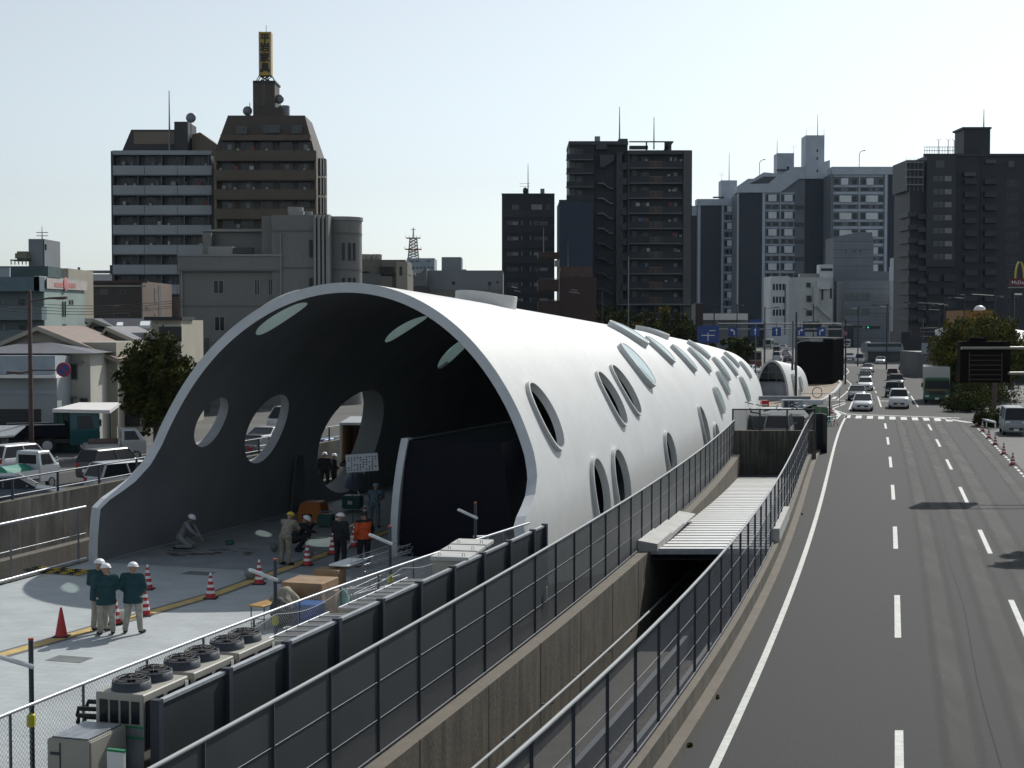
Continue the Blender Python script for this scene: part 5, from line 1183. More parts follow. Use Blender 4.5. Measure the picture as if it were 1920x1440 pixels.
mb = MB(); pk = b.loc(85, 641, 3); mb.add([(-.8,-.8,b.H),(b.W+.5,-.8,b.H),(b.W+.5,6.5,b.H),(-.8,6.5,b.H),(pk.x-1.0,3,pk.z),(pk.x+.2,3,pk.z)], [(0,1,5,4),(1,2,5),(2,3,4,5),(3,0,4),(0,1,2,3)]); mb.build('hip_roof', M('grey_roof'), b.r)
windows(b, [(107,681,146,712)], 'frame_grey', 'glass_house', 2, -.05); b.box('window_hood', 104, 678, 152, 681, M('galv_dull'), -.5, 0); windows(b, [(110,747,137,765),(150,746,166,755)], 'frame_grey', 'glass_dark', 1, -.05); b.box('window_hood', 108, 744, 142, 746, M('galv_dull'), -.4, 0)
b = Bld('street_shop', 'low grey shop with open dark shutter bay at far left', 'building', -80, 106, 91, 668, 5, M('white_wall2'), 0)
b.box('bright_parapet', -80, 667, 103, 702, mat('pale_sheet', (.30,.35,.40), .6, var=.08), -.8, .2); b.box('roof_ledge', -80, 703, 105, 709, M('bright_roof'), -1.2, 0); b.box('dark_bay', -80, 767, 76, 868, M('black'), -.06, 0); b.box('string_course', -80, 732, 106, 739, M('pale_sheet'), -.05, 0)
aw = Bld('awning', 'cream corrugated carport awning on posts beside the green truck', 'awning', 98, 226, 91, 769, 4, M('cream'), 0, body=False)
roofq(aw, [(148,754.5),(226,754.5),(206,769),(98,767)], 'bright_roof', 'roof_sheet', 88.5, 91.5)
aw.box('post', 206, 768, 207.5, 830, M('post'), 2.2, 2.3)
# ================================================================ trees
def crown_mesh(name, rx, ry, rz, n, mats_, seed, leaf=.16, clump=None):
    rnd = random.Random(seed); mb = MB(); clump = clump or max(rx, rz)*.18
    cl = []
    for k in range(n//70):
        while True:
            p = Vector((rnd.uniform(-1,1), rnd.uniform(-1,1), rnd.uniform(-1,1)))
            if .25 < p.length < 1: break
        p = p*(.72+.3*rnd.random()); cl.append((Vector((p.x*rx, p.y*ry, p.z*rz)), clump*rnd.uniform(.6,1.3), rnd.choice((0,0,1))))
    for c, r_, mi in cl:
        for _ in range(70):
            q = Vector((rnd.gauss(0,1), rnd.gauss(0,1), rnd.gauss(0,.8))).normalized()*r_*rnd.random()**.4
            p = c+q; a = Vector((rnd.gauss(0,1), rnd.gauss(0,1), rnd.gauss(0,1))).normalized(); b_ = a.orthogonal().normalized(); s = leaf*rnd.uniform(.6,1.4)
            c2 = a.cross(b_); mb.add([p-b_*s, p+c2*s*.55, p+b_*s, p-c2*s*.55], [(0,1,2,3)], mi if rnd.random() > .15 else 1-mi)
    return mb.mesh(name, [M(m) for m in mats_])
def tree(label, loc, h, rx, rz, seed, mats_, n=9000, leaf=.16, trunk_h=None, group=None, cat='tree'):
    o = thing('tree', label, cat, loc, 0, group); rnd = random.Random(seed); cz = h-rz
    link('crown', crown_mesh('crown', rx, rx*.9, rz, n, mats_, seed, leaf), o, (0,0,cz))
    mb = MB(); mb.tube([(0,0,-.1),(.05,0,cz*.4),(0,.05,cz*.8),(.05,0,cz+rz*.4)], [h*.028,h*.022,h*.016,h*.006], 8)
    for k in range(7):
        a = k*.9+rnd.random(); z0 = cz*(.55+.07*k); e = Vector((math.cos(a)*rx*.7, math.sin(a)*rx*.6, z0+rz*(.5+.5*rnd.random())))
        mb.tube([(0,0,z0), Vector((0,0,z0)).lerp(e, .5)+Vector((0,0,.2)), e], [h*.011,h*.007,h*.003], 5)
    mb.build('trunk', M('bark'), o); return o
G0 = lambda px, D: Vector((at(px, 607, D).x, D, 0))
tree('dark olive street tree left of the tube mouth', G0(290, 88), 7.4, 2.45, 3.1, 3, ('leaf_dark','leaf_green'), 14000, .13)
tree('big round yellow-green tree behind the dark signboard on the right', G0(1838, 150), 8.6, 5.4, 3.9, 5, ('leaf_yellow','leaf_green'), 26000, .18)
for i, (x, D, h, r_) in enumerate(((1065,235,8.7,3.0),(1100,240,9.8,4.2),(1150,240,9.6,4.0),(1185,238,8.4,3.2),(1215,242,9.2,3.8),(1250,240,9.9,4.0),(1285,236,8.0,2.6),(1318,232,6.4,2.2),(1385,230,6.0,2.6))):
    tree('roadside tree behind the white tube, %s' % ('leftmost and lowest','second from left','third from left','fourth, lower one','fifth, mid row','tall one','seventh, by the pale column','small one by the direction signs','small one under the blue signs')[i], G0(x, D), h*(1.12 if i < 4 else 1.04), r_*1.15, h*.42, 20+i, ('leaf_dark','leaf_yellow') if i % 2 else ('leaf_green','leaf_dark'), 4200, .28, group='row of trees behind the tube')
for i, (x, y, w_, h_) in enumerate(((1872,0,2.0,.7),(1815,0,2.6,1.0),(1838,0,4,1.3),(1812,0,4,1.6))):
    p = G0(x, (112,131,140,150)[i]); mbx = crown_mesh('foliage', w_, 2.0, h_, 6000, ('leaf_green','leaf_dark'), 60+i, .1)
    o = link('hedge', mbx, None, (p.x, p.y, h_*.7)); tag(o, ('small clipped bush by the parked van','low hedge beyond the parked van','hedge at the foot of the signboard pole','tall shrub bank beside the green truck')[i], 'hedge')
for i, (px_, py_) in enumerate(((1508,965),(1528,835),(1365,1310),(1310,1398))):
    p = gnd(px_, py_); p.x = XB(min(p.y,88))+.47; o = link('weed', crown_mesh('weed', .04,.12,.035, 210, ('leaf_green','leaf_yellow'), 80+i, .022, .03), None, (p.x, p.y, .03)); tag(o, ('weed tuft against the road kerb, half way along','weed tuft at the far end of the kerb ledge','weed tuft on the kerb in the foreground','small weed nearest the camera on the kerb')[i], 'weed')
# ================================================================ cones
def cone(kind, striped=True):
    o = thing('traffic_cone', None, 'traffic cone')
    mb = MB(); mb.box(-.19,-.19,0,.19,.19,.03); mb.build('base', M('rubber') if kind == 'red' else M('cone_green'), o, .01)
    cm = M('cone_red') if kind == 'red' else M('cone_green'); H_ = .7; mb = MB()
    n = 18
    def rg(z): r_ = .15-.125*(z/H_); return [(r_*math.cos(2*math.pi*k/n), r_*math.sin(2*math.pi*k/n), .03+z) for k in range(n)]
    zs = [0,.12,.20,.29,.37,.46,.54,.62,.7] if striped else [0,.7]
    for i, (a, b_) in enumerate(zip(zs, zs[1:])): mb.loft([rg(a), rg(b_)], i % 2, True, False)
    mb.add(rg(.7), [tuple(range(n))], 0); mb.build('cone_body', [cm, M('reflect_white')], o); return o
CR = cone('red'); CP = cone('red', False); CG = cone('green')
cone_list = [ # px, py(base), kind
 (115,1197,'P','plain red cone standing alone at the left of the plaza'),(277,1108,'R','striped cone behind the right-hand worker, furthest back'),(272,1157,'R','striped cone at the right heel of the worker standing apart'),
 (216,1173,'R','striped cone behind the two workers standing together'),(395,1125,'R','striped cone alone mid plaza on the yellow strip'),(486,1098,'R','striped cone beside the first lamp pole near the plywood boxes'),
 (576,1063,'R','striped cone with white bag behind, by the yellow-helmet worker'),(624,1042,'R','striped cone just left of the man in black'),(664,1028,'R','striped cone between the man in black and the orange jacket'),
 (632,1003,'R','striped cone in shade by the green generator'),(684,985,'R','striped cone in shade behind the orange jacket'),(632,928,'R','striped cone in the doorway light beside two silhouettes')]
used = {}
for px_, py_, k, lab in cone_list:
    p = gnd(px_, py_-3); src = CP if k == 'P' else CR
    if id(src) not in used: used[id(src)] = 1; o = src; o.location = p
    else: o = clone(src, p)
    o['label'] = lab; 
    if k == 'R': o['group'] = 'striped cones on the plaza'
names = ('farthest','second farthest','third farthest','fourth, level with the van bumper','fifth from far end','sixth from far end','second nearest','nearest')
for i, (px_, py_) in enumerate(((1829,793),(1833,798),(1842,809),(1854,822),(1866,834),(1882,852),(1899,872),(1924,905))):
    if i == 7: break
    o = clone(CR, gnd(px_, py_)); o['group'] = 'striped cones along the right kerb'; o['label'] = 'striped red cone beside the parked van, '+names[i if i < 6 else 7]
o = CG; o.location = gnd(107, 881); o['label'] = 'green and white striped cone in the left street'
for (px_,py_,lab) in ((614,835,'green striped cone seen through the portholes'),(1559,775,'red cone beside the green barrier at the junction')):
    o = clone(CG if 'green striped' in lab else CR, gnd(px_, py_)); o['label'] = lab
# ================================================================ vehicles
def wheel(parent, x, y, r=.31, wd=.2):
    mb = MB(); mb.tube([(-wd/2,0,0),(wd/2,0,0)], r, 20); o = mb.build('wheel', M('tyre'), parent, loc=(x,y,r))
    mb = MB(); s = -1 if x < 0 else 1; mb.tube([(s*wd*.4,0,0),(s*(wd/2+.012),0,0)], [r*.66, r*.6], 16); mb.build('rim', M('rim'), o)
def rr(hw, z0, z1, c=.12):   # body section, rounded
    return [(-hw*.86,z0),(-hw*.98,z0+.12),(-hw,(z0+z1)*.5),(-hw*.97,z1-c*.7),(-hw*.9,z1-.02),(-hw*.6,z1),(hw*.6,z1),(hw*.9,z1-.02),(hw*.97,z1-c*.7),(hw,(z0+z1)*.5),(hw*.98,z0+.12),(hw*.86,z0)]
PAINT = {}
def paint(c):
    if c not in PAINT: PAINT[c] = mat('car_paint_%d' % len(PAINT), c, .28, .15, var=.03, vs=.5, spec=.6)
    return PAINT[c]
# side profile per kind: length, width, height, body stations [(y, ztop)], cabin [(y, z)] base-front, roof-front, roof-rear, base-rear
KIND = dict(
 hatch=(4.4,1.74,1.49,[(-2.2,.62),(-2.12,.72),(-1.35,.92),(-1.0,.98),(1.6,1.02),(2.05,1.0),(2.2,.75)],(-1.25,-.45,1.35,2.1)),
 sedan=(4.7,1.78,1.45,[(-2.35,.62),(-2.25,.72),(-1.3,.92),(-.9,.96),(1.5,1.0),(2.25,.98),(2.35,.7)],(-1.0,-.25,.95,1.75)),
 mini=(3.4,1.47,1.6,[(-1.7,.62),(-1.62,.8),(-1.15,.98),(-.9,1.0),(1.5,1.02),(1.64,1.0),(1.7,.75)],(-1.15,-.65,1.35,1.64)),
 suv=(4.5,1.8,1.72,[(-2.25,.7),(-2.18,.9),(-1.3,1.08),(-.9,1.1),(2.0,1.12),(2.2,1.1),(2.25,.8)],(-1.15,-.5,1.75,2.2)),
 van=(4.4,1.69,1.9,[(-2.2,.75),(-2.17,1.0),(-1.95,1.12),(-1.8,1.14),(2.1,1.16),(2.17,1.12),(2.2,.8)],(-2.05,-1.35,2.05,2.18)),
 wagon=(4.6,1.72,1.5,[(-2.3,.62),(-2.2,.74),(-1.3,.94),(-.9,.97),(2.0,1.0),(2.25,.98),(2.3,.7)],(-1.05,-.3,1.85,2.22)),
)
def car(label, loc, rz, kind, col, cat='car', group=None, lights=False, plate='plate', lit=False):
    L_, W_, H_, st, cb = KIND[kind]; o = thing({'van':'van'}.get(kind,'car'), label, cat, loc, rz, group); hw = W_/2; pm_ = paint(col)
    mb = MB(); rings = []
    for i, (y, zt) in enumerate(st):
        k = .86 if i in (0, len(st)-1) else (.96 if i in (1, len(st)-2) else 1)
        rings.append([(x, y, z) for x, z in rr(hw*k, .24 if 0 < i < len(st)-1 else .32, zt)])
    mb.loft(rings, 0, True); 
    y0, y1, y2, y3 = cb; zb = .95*H_/1.49 if kind not in ('van','suv','mini') else st[4][1]-.03; zb = st[4][1]-.03; wr_ = hw*.76; wb_ = hw*.93
    # roof slab with pillars
    roof = [(-wr_, y1, H_-.06),(-wr_*.8, y1-.02, H_-.01),(wr_*.8, y1-.02, H_-.01),(wr_, y1, H_-.06)]
    mb.loft([[(x, y, z) for x, _, z in [(-wr_,0,H_-.07),(-wr_*.85,0,H_),(wr_*.85,0,H_),(wr_,0,H_-.07)]] for y in (y1, (y1+y2)/2, y2)], 0, False)
    for sx in (-1, 1):
        for (ya, yb_, w1) in ((y0, y1, .035),(y3, y2, .05),((y0+y3)/2-.1,(y1+y2)/2-.05,.04)): mb.tube([(sx*wb_, ya, zb),(sx*wr_, yb_, H_-.05)], w1, 5)
    mb.build('body', pm_, o)
    mb = MB(); mb.add([(-wb_*.94,y0,zb),(wb_*.94,y0,zb),(wr_*.93,y1,H_-.05),(-wr_*.93,y1,H_-.05)], [(0,1,2,3)]); mb.build('windscreen', M('glass_dark'), o)
    mb = MB(); mb.add([(-wb_*.94,y3,zb),(wb_*.94,y3,zb),(wr_*.93,y2,H_-.05),(-wr_*.93,y2,H_-.05)], [(3,2,1,0)]); mb.build('rear_window', M('glass_dark'), o)
    for sx in (-1, 1):
        mb = MB(); mb.add([(sx*wb_,y0+.05,zb),(sx*wb_,y3-.05,zb),(sx*wr_,y2,H_-.06),(sx*wr_,y1,H_-.06)], [(0,1,2,3)]); mb.build('side_window', M('glass_dark'), o)
        mb = MB(); zt = st[1][1]; mb.cbox((sx*hw*.66, -L_/2+.06, zt-.07), .34, .12, .13); mb.build('headlight', M('lamp_lens'), o, .03)
        mb = MB(); mb.cbox((sx*hw*.72, L_/2-.05, .82), .22, .1, .24); mb.build('tail_light', M('brake_lit') if lit else M('lamp_red'), o, .02)
        mb = MB(); mb.cbox((sx*(hw+.07), y0+.35, zb+.05), .18, .09, .12); mb.build('wing_mirror', pm_, o, .03)
        for y in (-L_/2+.82, L_/2-.85): wheel(o, sx*(hw-.1), y, .30)
    mb = MB(); mb.cbox((0, -L_/2-.005, .48), W_*.55, .06, .16); mb.build('grille', M('black'), o, .02)
    mb = MB(); mb.cbox((0, -L_/2-.03, .42), .33, .02, .16); mb.build('number_plate', M(plate), o)
    mb = MB(); mb.cbox((0, L_/2+.01, .6), .33, .02, .16); mb.build('number_plate', M(plate), o)
    return o
mat('brake_lit', (1,.05,.03), .3, var=0, emit=3.0)
white, silver, dgrey, navy, blk, red, lgold = (.62,.63,.65), (.36,.38,.41), (.05,.055,.065), (.02,.03,.06), (.012,.012,.014), (.20,.02,.03), (.40,.38,.33)
RD = R(-14.5)
oncoming = [ (1629,772,'hatch',white,'white hatchback at the front of the left lane queue'),(1617,752,'sedan',dgrey,'dark grey sedan just behind the front white hatchback, to its left'),
 (1631,733,'wagon',white,'white car third in the left lane queue'),(1630,718,'hatch',dgrey,'dark car with sunlit bonnet in the middle of the left lane queue'),(1633,700,'sedan',silver,'silver sedan near the back of the left lane queue'),
 (1618,682,'van',white,'small white van coming round the far bend'),(1597,675,'sedan',white,'white sedan farthest round the bend beside the black box building'),(1657,683,'sedan',white,'low white sporty sedan alone in the middle lane far away'),
 (1703,694,'sedan',navy,'dark sedan with sun glare beside the motorcyclist'),(1681,714,'mini',red,'small red car in the middle lane'),(1689,730,'suv',dgrey,'dark suv in the middle lane behind the black minicar'),
 (1683,746,'mini',blk,'black minicar in the middle lane'),(1697,767,'suv',white,'white off-road car with bonnet scoop at front of the middle lane')]
for px_, py_, k, c, lab in oncoming:
    p = gnd(px_, py_); p.y += 0; car(lab, p+Vector((.0,2.2,0)), RD+(R(-4) if p.y > 230 else 0), k, c, 'car', 'oncoming cars in the right carriageway', plate='plate_yellow' if k == 'mini' else 'plate')
away = [(1457,676,'van',white,'white van queueing left of the black box, nearest'),(1478,680,'sedan',navy,'dark sedan against the black box, nearest'),(1474,667,'sedan',silver,'silver car in the packed queue left of the black box'),(1457,662,'suv',dgrey,'dark suv in the far left queue'),
 (1469,655,'hatch',white,'white hatchback in the far left queue, third row'),(1482,657,'sedan',white,'white car beside the black box, third row'),(1456,652,'wagon',white,'white wagon in the far left queue, fourth row'),(1468,648,'sedan',silver,'silver sedan in the far left queue, last row'),(1482,648,'hatch',silver,'silver hatchback beside the black box, last row'),
 (1408,702,'sedan',white,'white sedan emerging behind the end of the big tube'),(1409,650,'sedan',silver,'silver sedan under the far shelter roof'),(1392,691,'wagon',white,'white roofed wagon hidden behind the tube end')]
for px_, py_, k, c, lab in away:
    p = gnd(px_, py_); car(lab, p, RD+math.pi if py_ < 700 else R(150), k, c, 'car', 'cars queueing on the far left carriageway')
# parked van on the right
car('white parked minivan with dark lower bumper beside the row of cones', gnd(1891,817)+Vector((.95,1.8,0)), R(-14), 'van', (.26,.28,.30), 'van')
# box truck, bus, mixer
def truck(label, loc, rz, cabc, boxc, W_, H_, L_, name='box_truck', cat='truck', cabH=2.5):
    o = thing(name, label, cat, loc, rz); hw = W_/2
    mb = MB(); mb.loft([[(x,y,z) for x,z in ((-hw*.96,.45),(-hw,1.4),(-hw*.9,cabH),(hw*.9,cabH),(hw,1.4),(hw*.96,.45))] for y in (0,.15,1.7)], 0, False); mb.build('cab', paint(cabc), o, .05, 2)
    mb = MB(); mb.add([(-hw*.93,-.012,1.45),(hw*.93,-.012,1.45),(hw*.86,-.012,cabH-.25),(-hw*.86,-.012,cabH-.25)], [(0,1,2,3)]); mb.build('windscreen', M('glass_dark'), o)
    for s in (-1,1):
        mb = MB(); mb.add([(s*(hw+.004),.3,1.45),(s*(hw+.004),1.3,1.45),(s*(hw*.93+.004),1.3,cabH-.3),(s*(hw*.93+.004),.45,cabH-.3)], [(0,1,2,3)]); mb.build('side_window', M('glass_dark'), o)
        mb = MB(); mb.cbox((s*hw*.76,-.02,.72), .34,.08,.16); mb.build('headlight', M('lamp_lens'), o, .03)
        mb = MB(); mb.cbox((s*(hw+.18),-.05,1.8), .18,.1,.42); mb.build('wing_mirror', M('black'), o, .03)
        for y in (.85, L_-2.2, L_-1.1): wheel(o, s*(hw-.2), y, .48, .28)
    mb = MB(); mb.box(-hw*.6,-.03,.85,hw*.6,.0,1.2); mb.build('grille', M('black'), o); mb = MB(); mb.box(-hw*.98,-.08,.4,hw*.98,.1,.62); mb.build('bumper', paint(cabc), o, .03)
    mb = MB(); mb.box(-hw*.8,1.7,.6,hw*.8,L_,.85); mb.build('chassis', M('black'), o)
    if boxc: mb = MB(); mb.box(-hw,1.85,.95,hw,L_,H_); mb.build('cargo_box', paint(boxc), o, .04); 
    mb = MB(); mb.cbox((0,-.1,.5), .4,.02,.2); mb.build('number_plate', M('plate'), o)
    return o
p = gnd(1757,757); t_ = truck('green-cab box truck with grey cargo box in the right lane', p, RD, (.012,.085,.04), (.36,.36,.35), 2.45, 3.5, 9.5)
mb = MB()
for k in range(5): mb.box(-1.0+k*.42,-.02,1.26,-.72+k*.42,-.005,1.36)
mb.build('red_markings', mat('marking_red', (.40,.05,.03), .6, var=0), t_)
p = gnd(1626,668); mx_ = truck('dark mixer truck with drum far down the road at the bend', p, RD, (.30,.30,.27), None, 2.4, 3.4, 8, 'mixer_truck')
mb = MB(); mb.tube([(0,2.0,1.5),(0,3.0,1.9),(0,5.5,2.3),(0,7.6,2.9)], [.7,1.25,1.2,.5], 16); mb.build('drum', M('rust_brown'), mx_)
p = gnd(1588,652); truck('white box van far away at the left of the bend', p, RD, white, white, 1.9, 2.7, 5.5, 'delivery_truck')
def bus(label, loc, rz, top, low):
    o = thing('bus', label, 'bus', loc, rz); hw = 1.22; L_ = 10.5
    mb = MB(); mb.box(-hw,0,.35,hw,L_,1.3); mb.build('lower_body', paint(low), o, .06, 2)
    mb = MB(); mb.box(-hw+.01,.01,1.3,hw-.01,L_-.01,3.05); mb.build('upper_body', paint(top), o, .08, 2)
    mb = MB(); mb.box(-hw*.88,-.02,1.5,hw*.88,.0,2.75); mb.build('rear_window', M('glass_dark'), o)
    for s in (-1,1):
        for k in range(6): mb = MB(); mb.box(min(s*hw,s*(hw+.015)),.8+k*1.55,1.55,max(s*hw,s*(hw+.015)),2.15+k*1.55,2.5); mb.build('side_window', M('glass_dark'), o)
        mb = MB(); mb.box(s*hw*.85-.12,-.03,.85,s*hw*.85+.12,0,1.15); mb.build('tail_light', M('lamp_red'), o)
        for y in (2.0,8.0): wheel(o, s*(hw-.15), y, .48, .28)
    return o
bus('brown and cream city bus seen from behind past the tube end', gnd(1415,691), R(2), (.30,.27,.20), (.16,.04,.04)); bus('cream and green bus far away under the blue signs', gnd(1438,655), RD, (.42,.48,.42), (.30,.30,.27))
# motorcyclist handled with the people; left street
LS = R(163)
mat('green_paint', (.01,.10,.09), .4, var=.1)
def kei_truck(label, loc, rz, col, load=None):
    o = thing('mini_truck', label, 'mini truck', loc, rz); hw = .73; pm_ = paint(col)
    mb = MB(); mb.loft([[(x,y,z) for x,z in ((-hw,.35),(-hw,1.1),(-hw*.86,1.78 if y > .2 else zt),(hw*.86,1.78 if y > .2 else zt),(hw,1.1),(hw,.35))] for y, zt in ((0,1.15),(.12,1.25),(.55,1.76),(1.35,1.74))], 0, False); mb.build('cab', pm_, o, .03)
    mb = MB(); mb.add([(-hw*.86,.14,1.22),(hw*.86,.14,1.22),(hw*.78,.50,1.70),(-hw*.78,.50,1.70)], [(0,1,2,3)]); mb.build('windscreen', M('glass_dark'), o)
    mb = MB(); mb.box(-hw*.7,1.35,1.2,hw*.7,1.362,1.62); mb.build('rear_window', M('glass_dark'), o)
    for s in (-1,1):
        mb = MB(); mb.add([(s*(hw+.003),.35,1.15),(s*(hw+.003),1.2,1.15),(s*(hw*.9+.003),1.2,1.65),(s*(hw*.9+.003),.62,1.65)], [(0,1,2,3)]); mb.build('side_window', M('glass_dark'), o)
        mb = MB(); mb.box(min(s*hw,s*(hw-.03)),1.42,.66,max(s*hw,s*(hw-.03)),3.35,.95); mb.build('side_board', pm_, o)
        mb = MB(); mb.cbox((s*hw*.72,.0,.75), .2,.06,.16); mb.build('headlight', M('lamp_lens'), o)
        mb = MB(); mb.cbox((s*hw*.75,3.37,.55), .2,.05,.1); mb.build('tail_light', M('lamp_red'), o)
        for y in (.55,2.6): wheel(o, s*(hw-.08), y, .27, .16)
    mb = MB(); mb.box(-hw,1.42,.56,hw,3.35,.655); mb.build('load_bed', pm_, o); mb = MB(); mb.box(-hw+.03,3.32,.66,hw-.03,3.35,.95); mb.build('tailgate', pm_, o)
    mb = MB(); mb.box(-.17,3.36,.38,.17,3.38,.54); mb.build('number_plate', M('plate_yellow'), o)
    if load: 
        mb = MB(); mb.loft([[(x*f,y,z) for x,z in ((-.6,.67),(-.35,1.05),(0,1.22),(.4,1.02),(.62,.67))] for y, f in ((1.5,.9),(2.2,1.0),(3.1,.8))], 0, False); mb.build('tarp_load', M(load), o)
    return o
def lk(px, py): return gnd(px, py)
kei_truck('white mini truck with green tarp load, rear three-quarter view in the left street', lk(88,912), R(158), (.55,.57,.60), 'cone_green')
car('grey wet-looking sedan at the far left edge with lit brake light', lk(22,955), R(105), 'sedan', (.08,.10,.13), lit=True)
car('dark estate car with white pillar in the left street', lk(192,906)+Vector((0,1.5,0)), R(150), 'mini', (.06,.06,.07)); car('pale grey wagon behind the parapet rails beside the tube', lk(216,938)+Vector((0,1.6,0)), R(140), 'mini', (.42,.44,.47))
car('white van parked beside the round-crowned tree', lk(222,818)+Vector((-1.8,0,0)), R(112), 'van', (.35,.35,.33)); car('white minicar roof at the far left behind the lamp post', lk(18,896)+Vector((0,1.5,0)), R(150), 'mini', white)
car('white van seen through the second porthole, upper', lk(526,812)+Vector((.6,1,0)), R(-18), 'van', white, 'van'); car('pale car seen through the second porthole, middle', lk(505,846)+Vector((0,1,0)), R(160), 'sedan', silver); car('dark car seen through the second porthole, lower', lk(488,862)+Vector((0,0,0)), R(160), 'sedan', dgrey)
car('blue car seen through the large side opening', lk(620,878)+Vector((-.8,2.5,0)), R(160), 'sedan', (.02,.10,.30))
dt = truck('dark green dump truck parked in the left street', lk(186,846), R(108), (.0,.08,.09), None, 2.0, 2.2, 5.2, 'dump_truck')
# dump truck: reversed so that the cab is to the right
mb = MB(); mb.box(-1.0,1.95,1.0,1.0,5.3,1.06); mb.box(-1.0,1.95,1.06,-.95,5.3,1.7); mb.box(.95,1.95,1.06,1.0,5.3,1.7); mb.box(-.95,1.95,1.06,.95,2.0,1.9); mb.box(-.95,5.25,1.06,.95,5.3,1.7); mb.build('tipper_body', M('navy_wall'), dt)
mb = MB()
for x in (-1.0,1.0): mb.tube([(x,2,1.73),(x,5.3,1.73)], .03, 6)
mb.build('tipper_edge', M('galv'), dt)
ct = thing('container', 'dark green open-sided steel container under the cream awning', 'container', (at(98,607,89.5).x+1.6, 86.5, 0)); mb = MB(); mb.box(-1.6,3.0,0,.2,5.0,2.6); mb.build('shell', M('green_steel'), ct, .04); mb = MB(); 
for k in range(5): mb.box(-1.5+k*.35,2.96,.2,-1.35+k*.35,2.998,2.5)
mb.build('ribs', M('green_steel'), ct)
t2 = kei_truck('silver crew-cab truck with loaded bed by the tube edge', lk(272,860), R(110), (.40,.41,.42), 'rust_brown')
ex = thing('excavator', 'small turquoise excavator with folded arm behind the street lamp', 'excavator', Vector((at(14,607,93).x,93,0)))
mb = MB(); mb.tube([(0,0,1.2),(.5,.2,2.6),(1.6,.3,3.7)], [.2,.24,.14], 6); mb.tube([(1.6,.3,3.7),(1.1,.0,3.2),(.2,-.1,2.5)], [.12,.1,.08], 6); mb.build('boom', mat('turquoise', (.008,.10,.17), .4, var=.1), ex)
mb = MB(); mb.box(-.9,-.7,.6,.7,.9,1.5); mb.build('house', M('turquoise'), ex, .1, 2); mb = MB(); mb.box(-.6,-.6,1.5,.3,.5,2.5); mb.build('cab', M('glass_dark'), ex, .08)
for y in (-.8,.6):
    mb = MB(); mb.tube([(-1.1,y,.3),(1.0,y,.3)], .28, 10); mb.cbox((0,y,.3), 1.9,.3,.5); mb.build('track', M('rubber'), ex)
cn = thing('bay_canopy', 'pale slanted canopy on one post at the far left edge of the street', 'canopy'); D = 84; a, c = at(-60,822,D), at(42,812,D)
mb = MB(); mb.add([(a.x,D-1.5,a.z),(c.x,D-1.5,c.z-.1),(c.x-.3,D+1.5,c.z+.25),(a.x,D+1.5,a.z+.55),(a.x,D-1.5,a.z+.08),(c.x,D-1.5,c.z-.02),(c.x-.3,D+1.5,c.z+.33),(a.x,D+1.5,a.z+.63)], [(0,1,2,3),(4,5,6,7),(0,1,5,4),(1,2,6,5),(2,3,7,6),(3,0,4,7)]); mb.build('roof_sheet', M('galv'), cn)
mb = MB(); x = at(10,607,D).x; mb.box(x-.15,D-.5,0,x+.15,D-.2,a.z+.1); mb.build('post', M('tower_slab'), cn)
ow = thing('overhead_wires', 'thin overhead wires crossing in front of the brown tiled building', 'wires')
for k, (y0, y1) in enumerate(((553,562),(560,566),(566,571),(573,574))):
    a, c = at(-30,y0+6,104), at(345,y1,112); mb = MB(); mb.tube([a.lerp(c, t_)+Vector((0,0,-.5*math.sin(math.pi*t_))) for t_ in lin(0,1,12)], .018, 4); mb.build('wire', M('black'), ow)
# ================================================================ posts, lamps, signs
def lamp_head(parent, c, ang, L_=.75, m='rust_brown'):
    mb = MB(); a = Vector((math.cos(ang), math.sin(ang), 0)); c = Vector(c); p = a.orthogonal(); p = Vector((-a.y, a.x, 0))
    mb.loft([[c+p*w_-a*.1+Vector((0,0,.05)) if False else c+p*w_*.6 for w_ in (-.1,.1)]+[c+p*.06+Vector((0,0,.1)), c-p*.06+Vector((0,0,.1))], [c+a*L_-p*.2, c+a*L_+p*.2, c+a*L_+p*.14+Vector((0,0,.16)), c+a*L_-p*.14+Vector((0,0,.16))]], 0, False)
    mb.build('lamp_head', M(m), parent); mb = MB(); q = c+a*L_*.62; mb.cbox((q.x,q.y,q.z-.02), .42,.2,.05, ang); mb.build('lens', M('lamp_lens'), parent, .015)
p = Vector((at(56,607,86).x, 86, 0))
sl = thing('street_lamp', 'brown street lamp post in the left street with a round no-parking sign', 'street lamp', p); Zp = lambda y: at(56, y, 86).z
mb = MB(); mb.tube([(0,0,0),(0,0,Zp(548)),(0,0,Zp(543))], [.15,.11,.03], 10); mb.build('pole', M('rust_brown'), sl)
mb = MB(); mb.tube([(0,0,Zp(565)),(1.15,0,Zp(559))], .05, 6); mb.tube([(0,0,Zp(697)),(-.5,-.1,Zp(699))], .05, 6); mb.tube([(0,0,Zp(694)),(1.7,-.1,Zp(694))], .04, 6); mb.build('arm', M('rust_brown'), sl)
lamp_head(sl, (1.1,0,Zp(561)), 0, 1.05); lamp_head(sl, (-.4,-.1,Zp(701)), math.pi, .9)
mb = MB(); c = (1.95,-.15,Zp(693)); mb.tube([(c[0],-.12,c[2]),(c[0],-.16,c[2])], .42, 28); o = mb.build('sign_disc', mat('sign_red', (.32,.02,.02), .5, var=0), sl); mb = MB(); mb.tube([(c[0],-.16,c[2]),(c[0],-.17,c[2])], .31, 28); mb.build('sign_field', M('blue_sign'), o)
mb = MB(); mb.cbox((c[0],-.175,c[2]), .08,.012,.66, 0, 0, 0, R(-45)); mb.build('sign_bar', M('sign_red'), o)
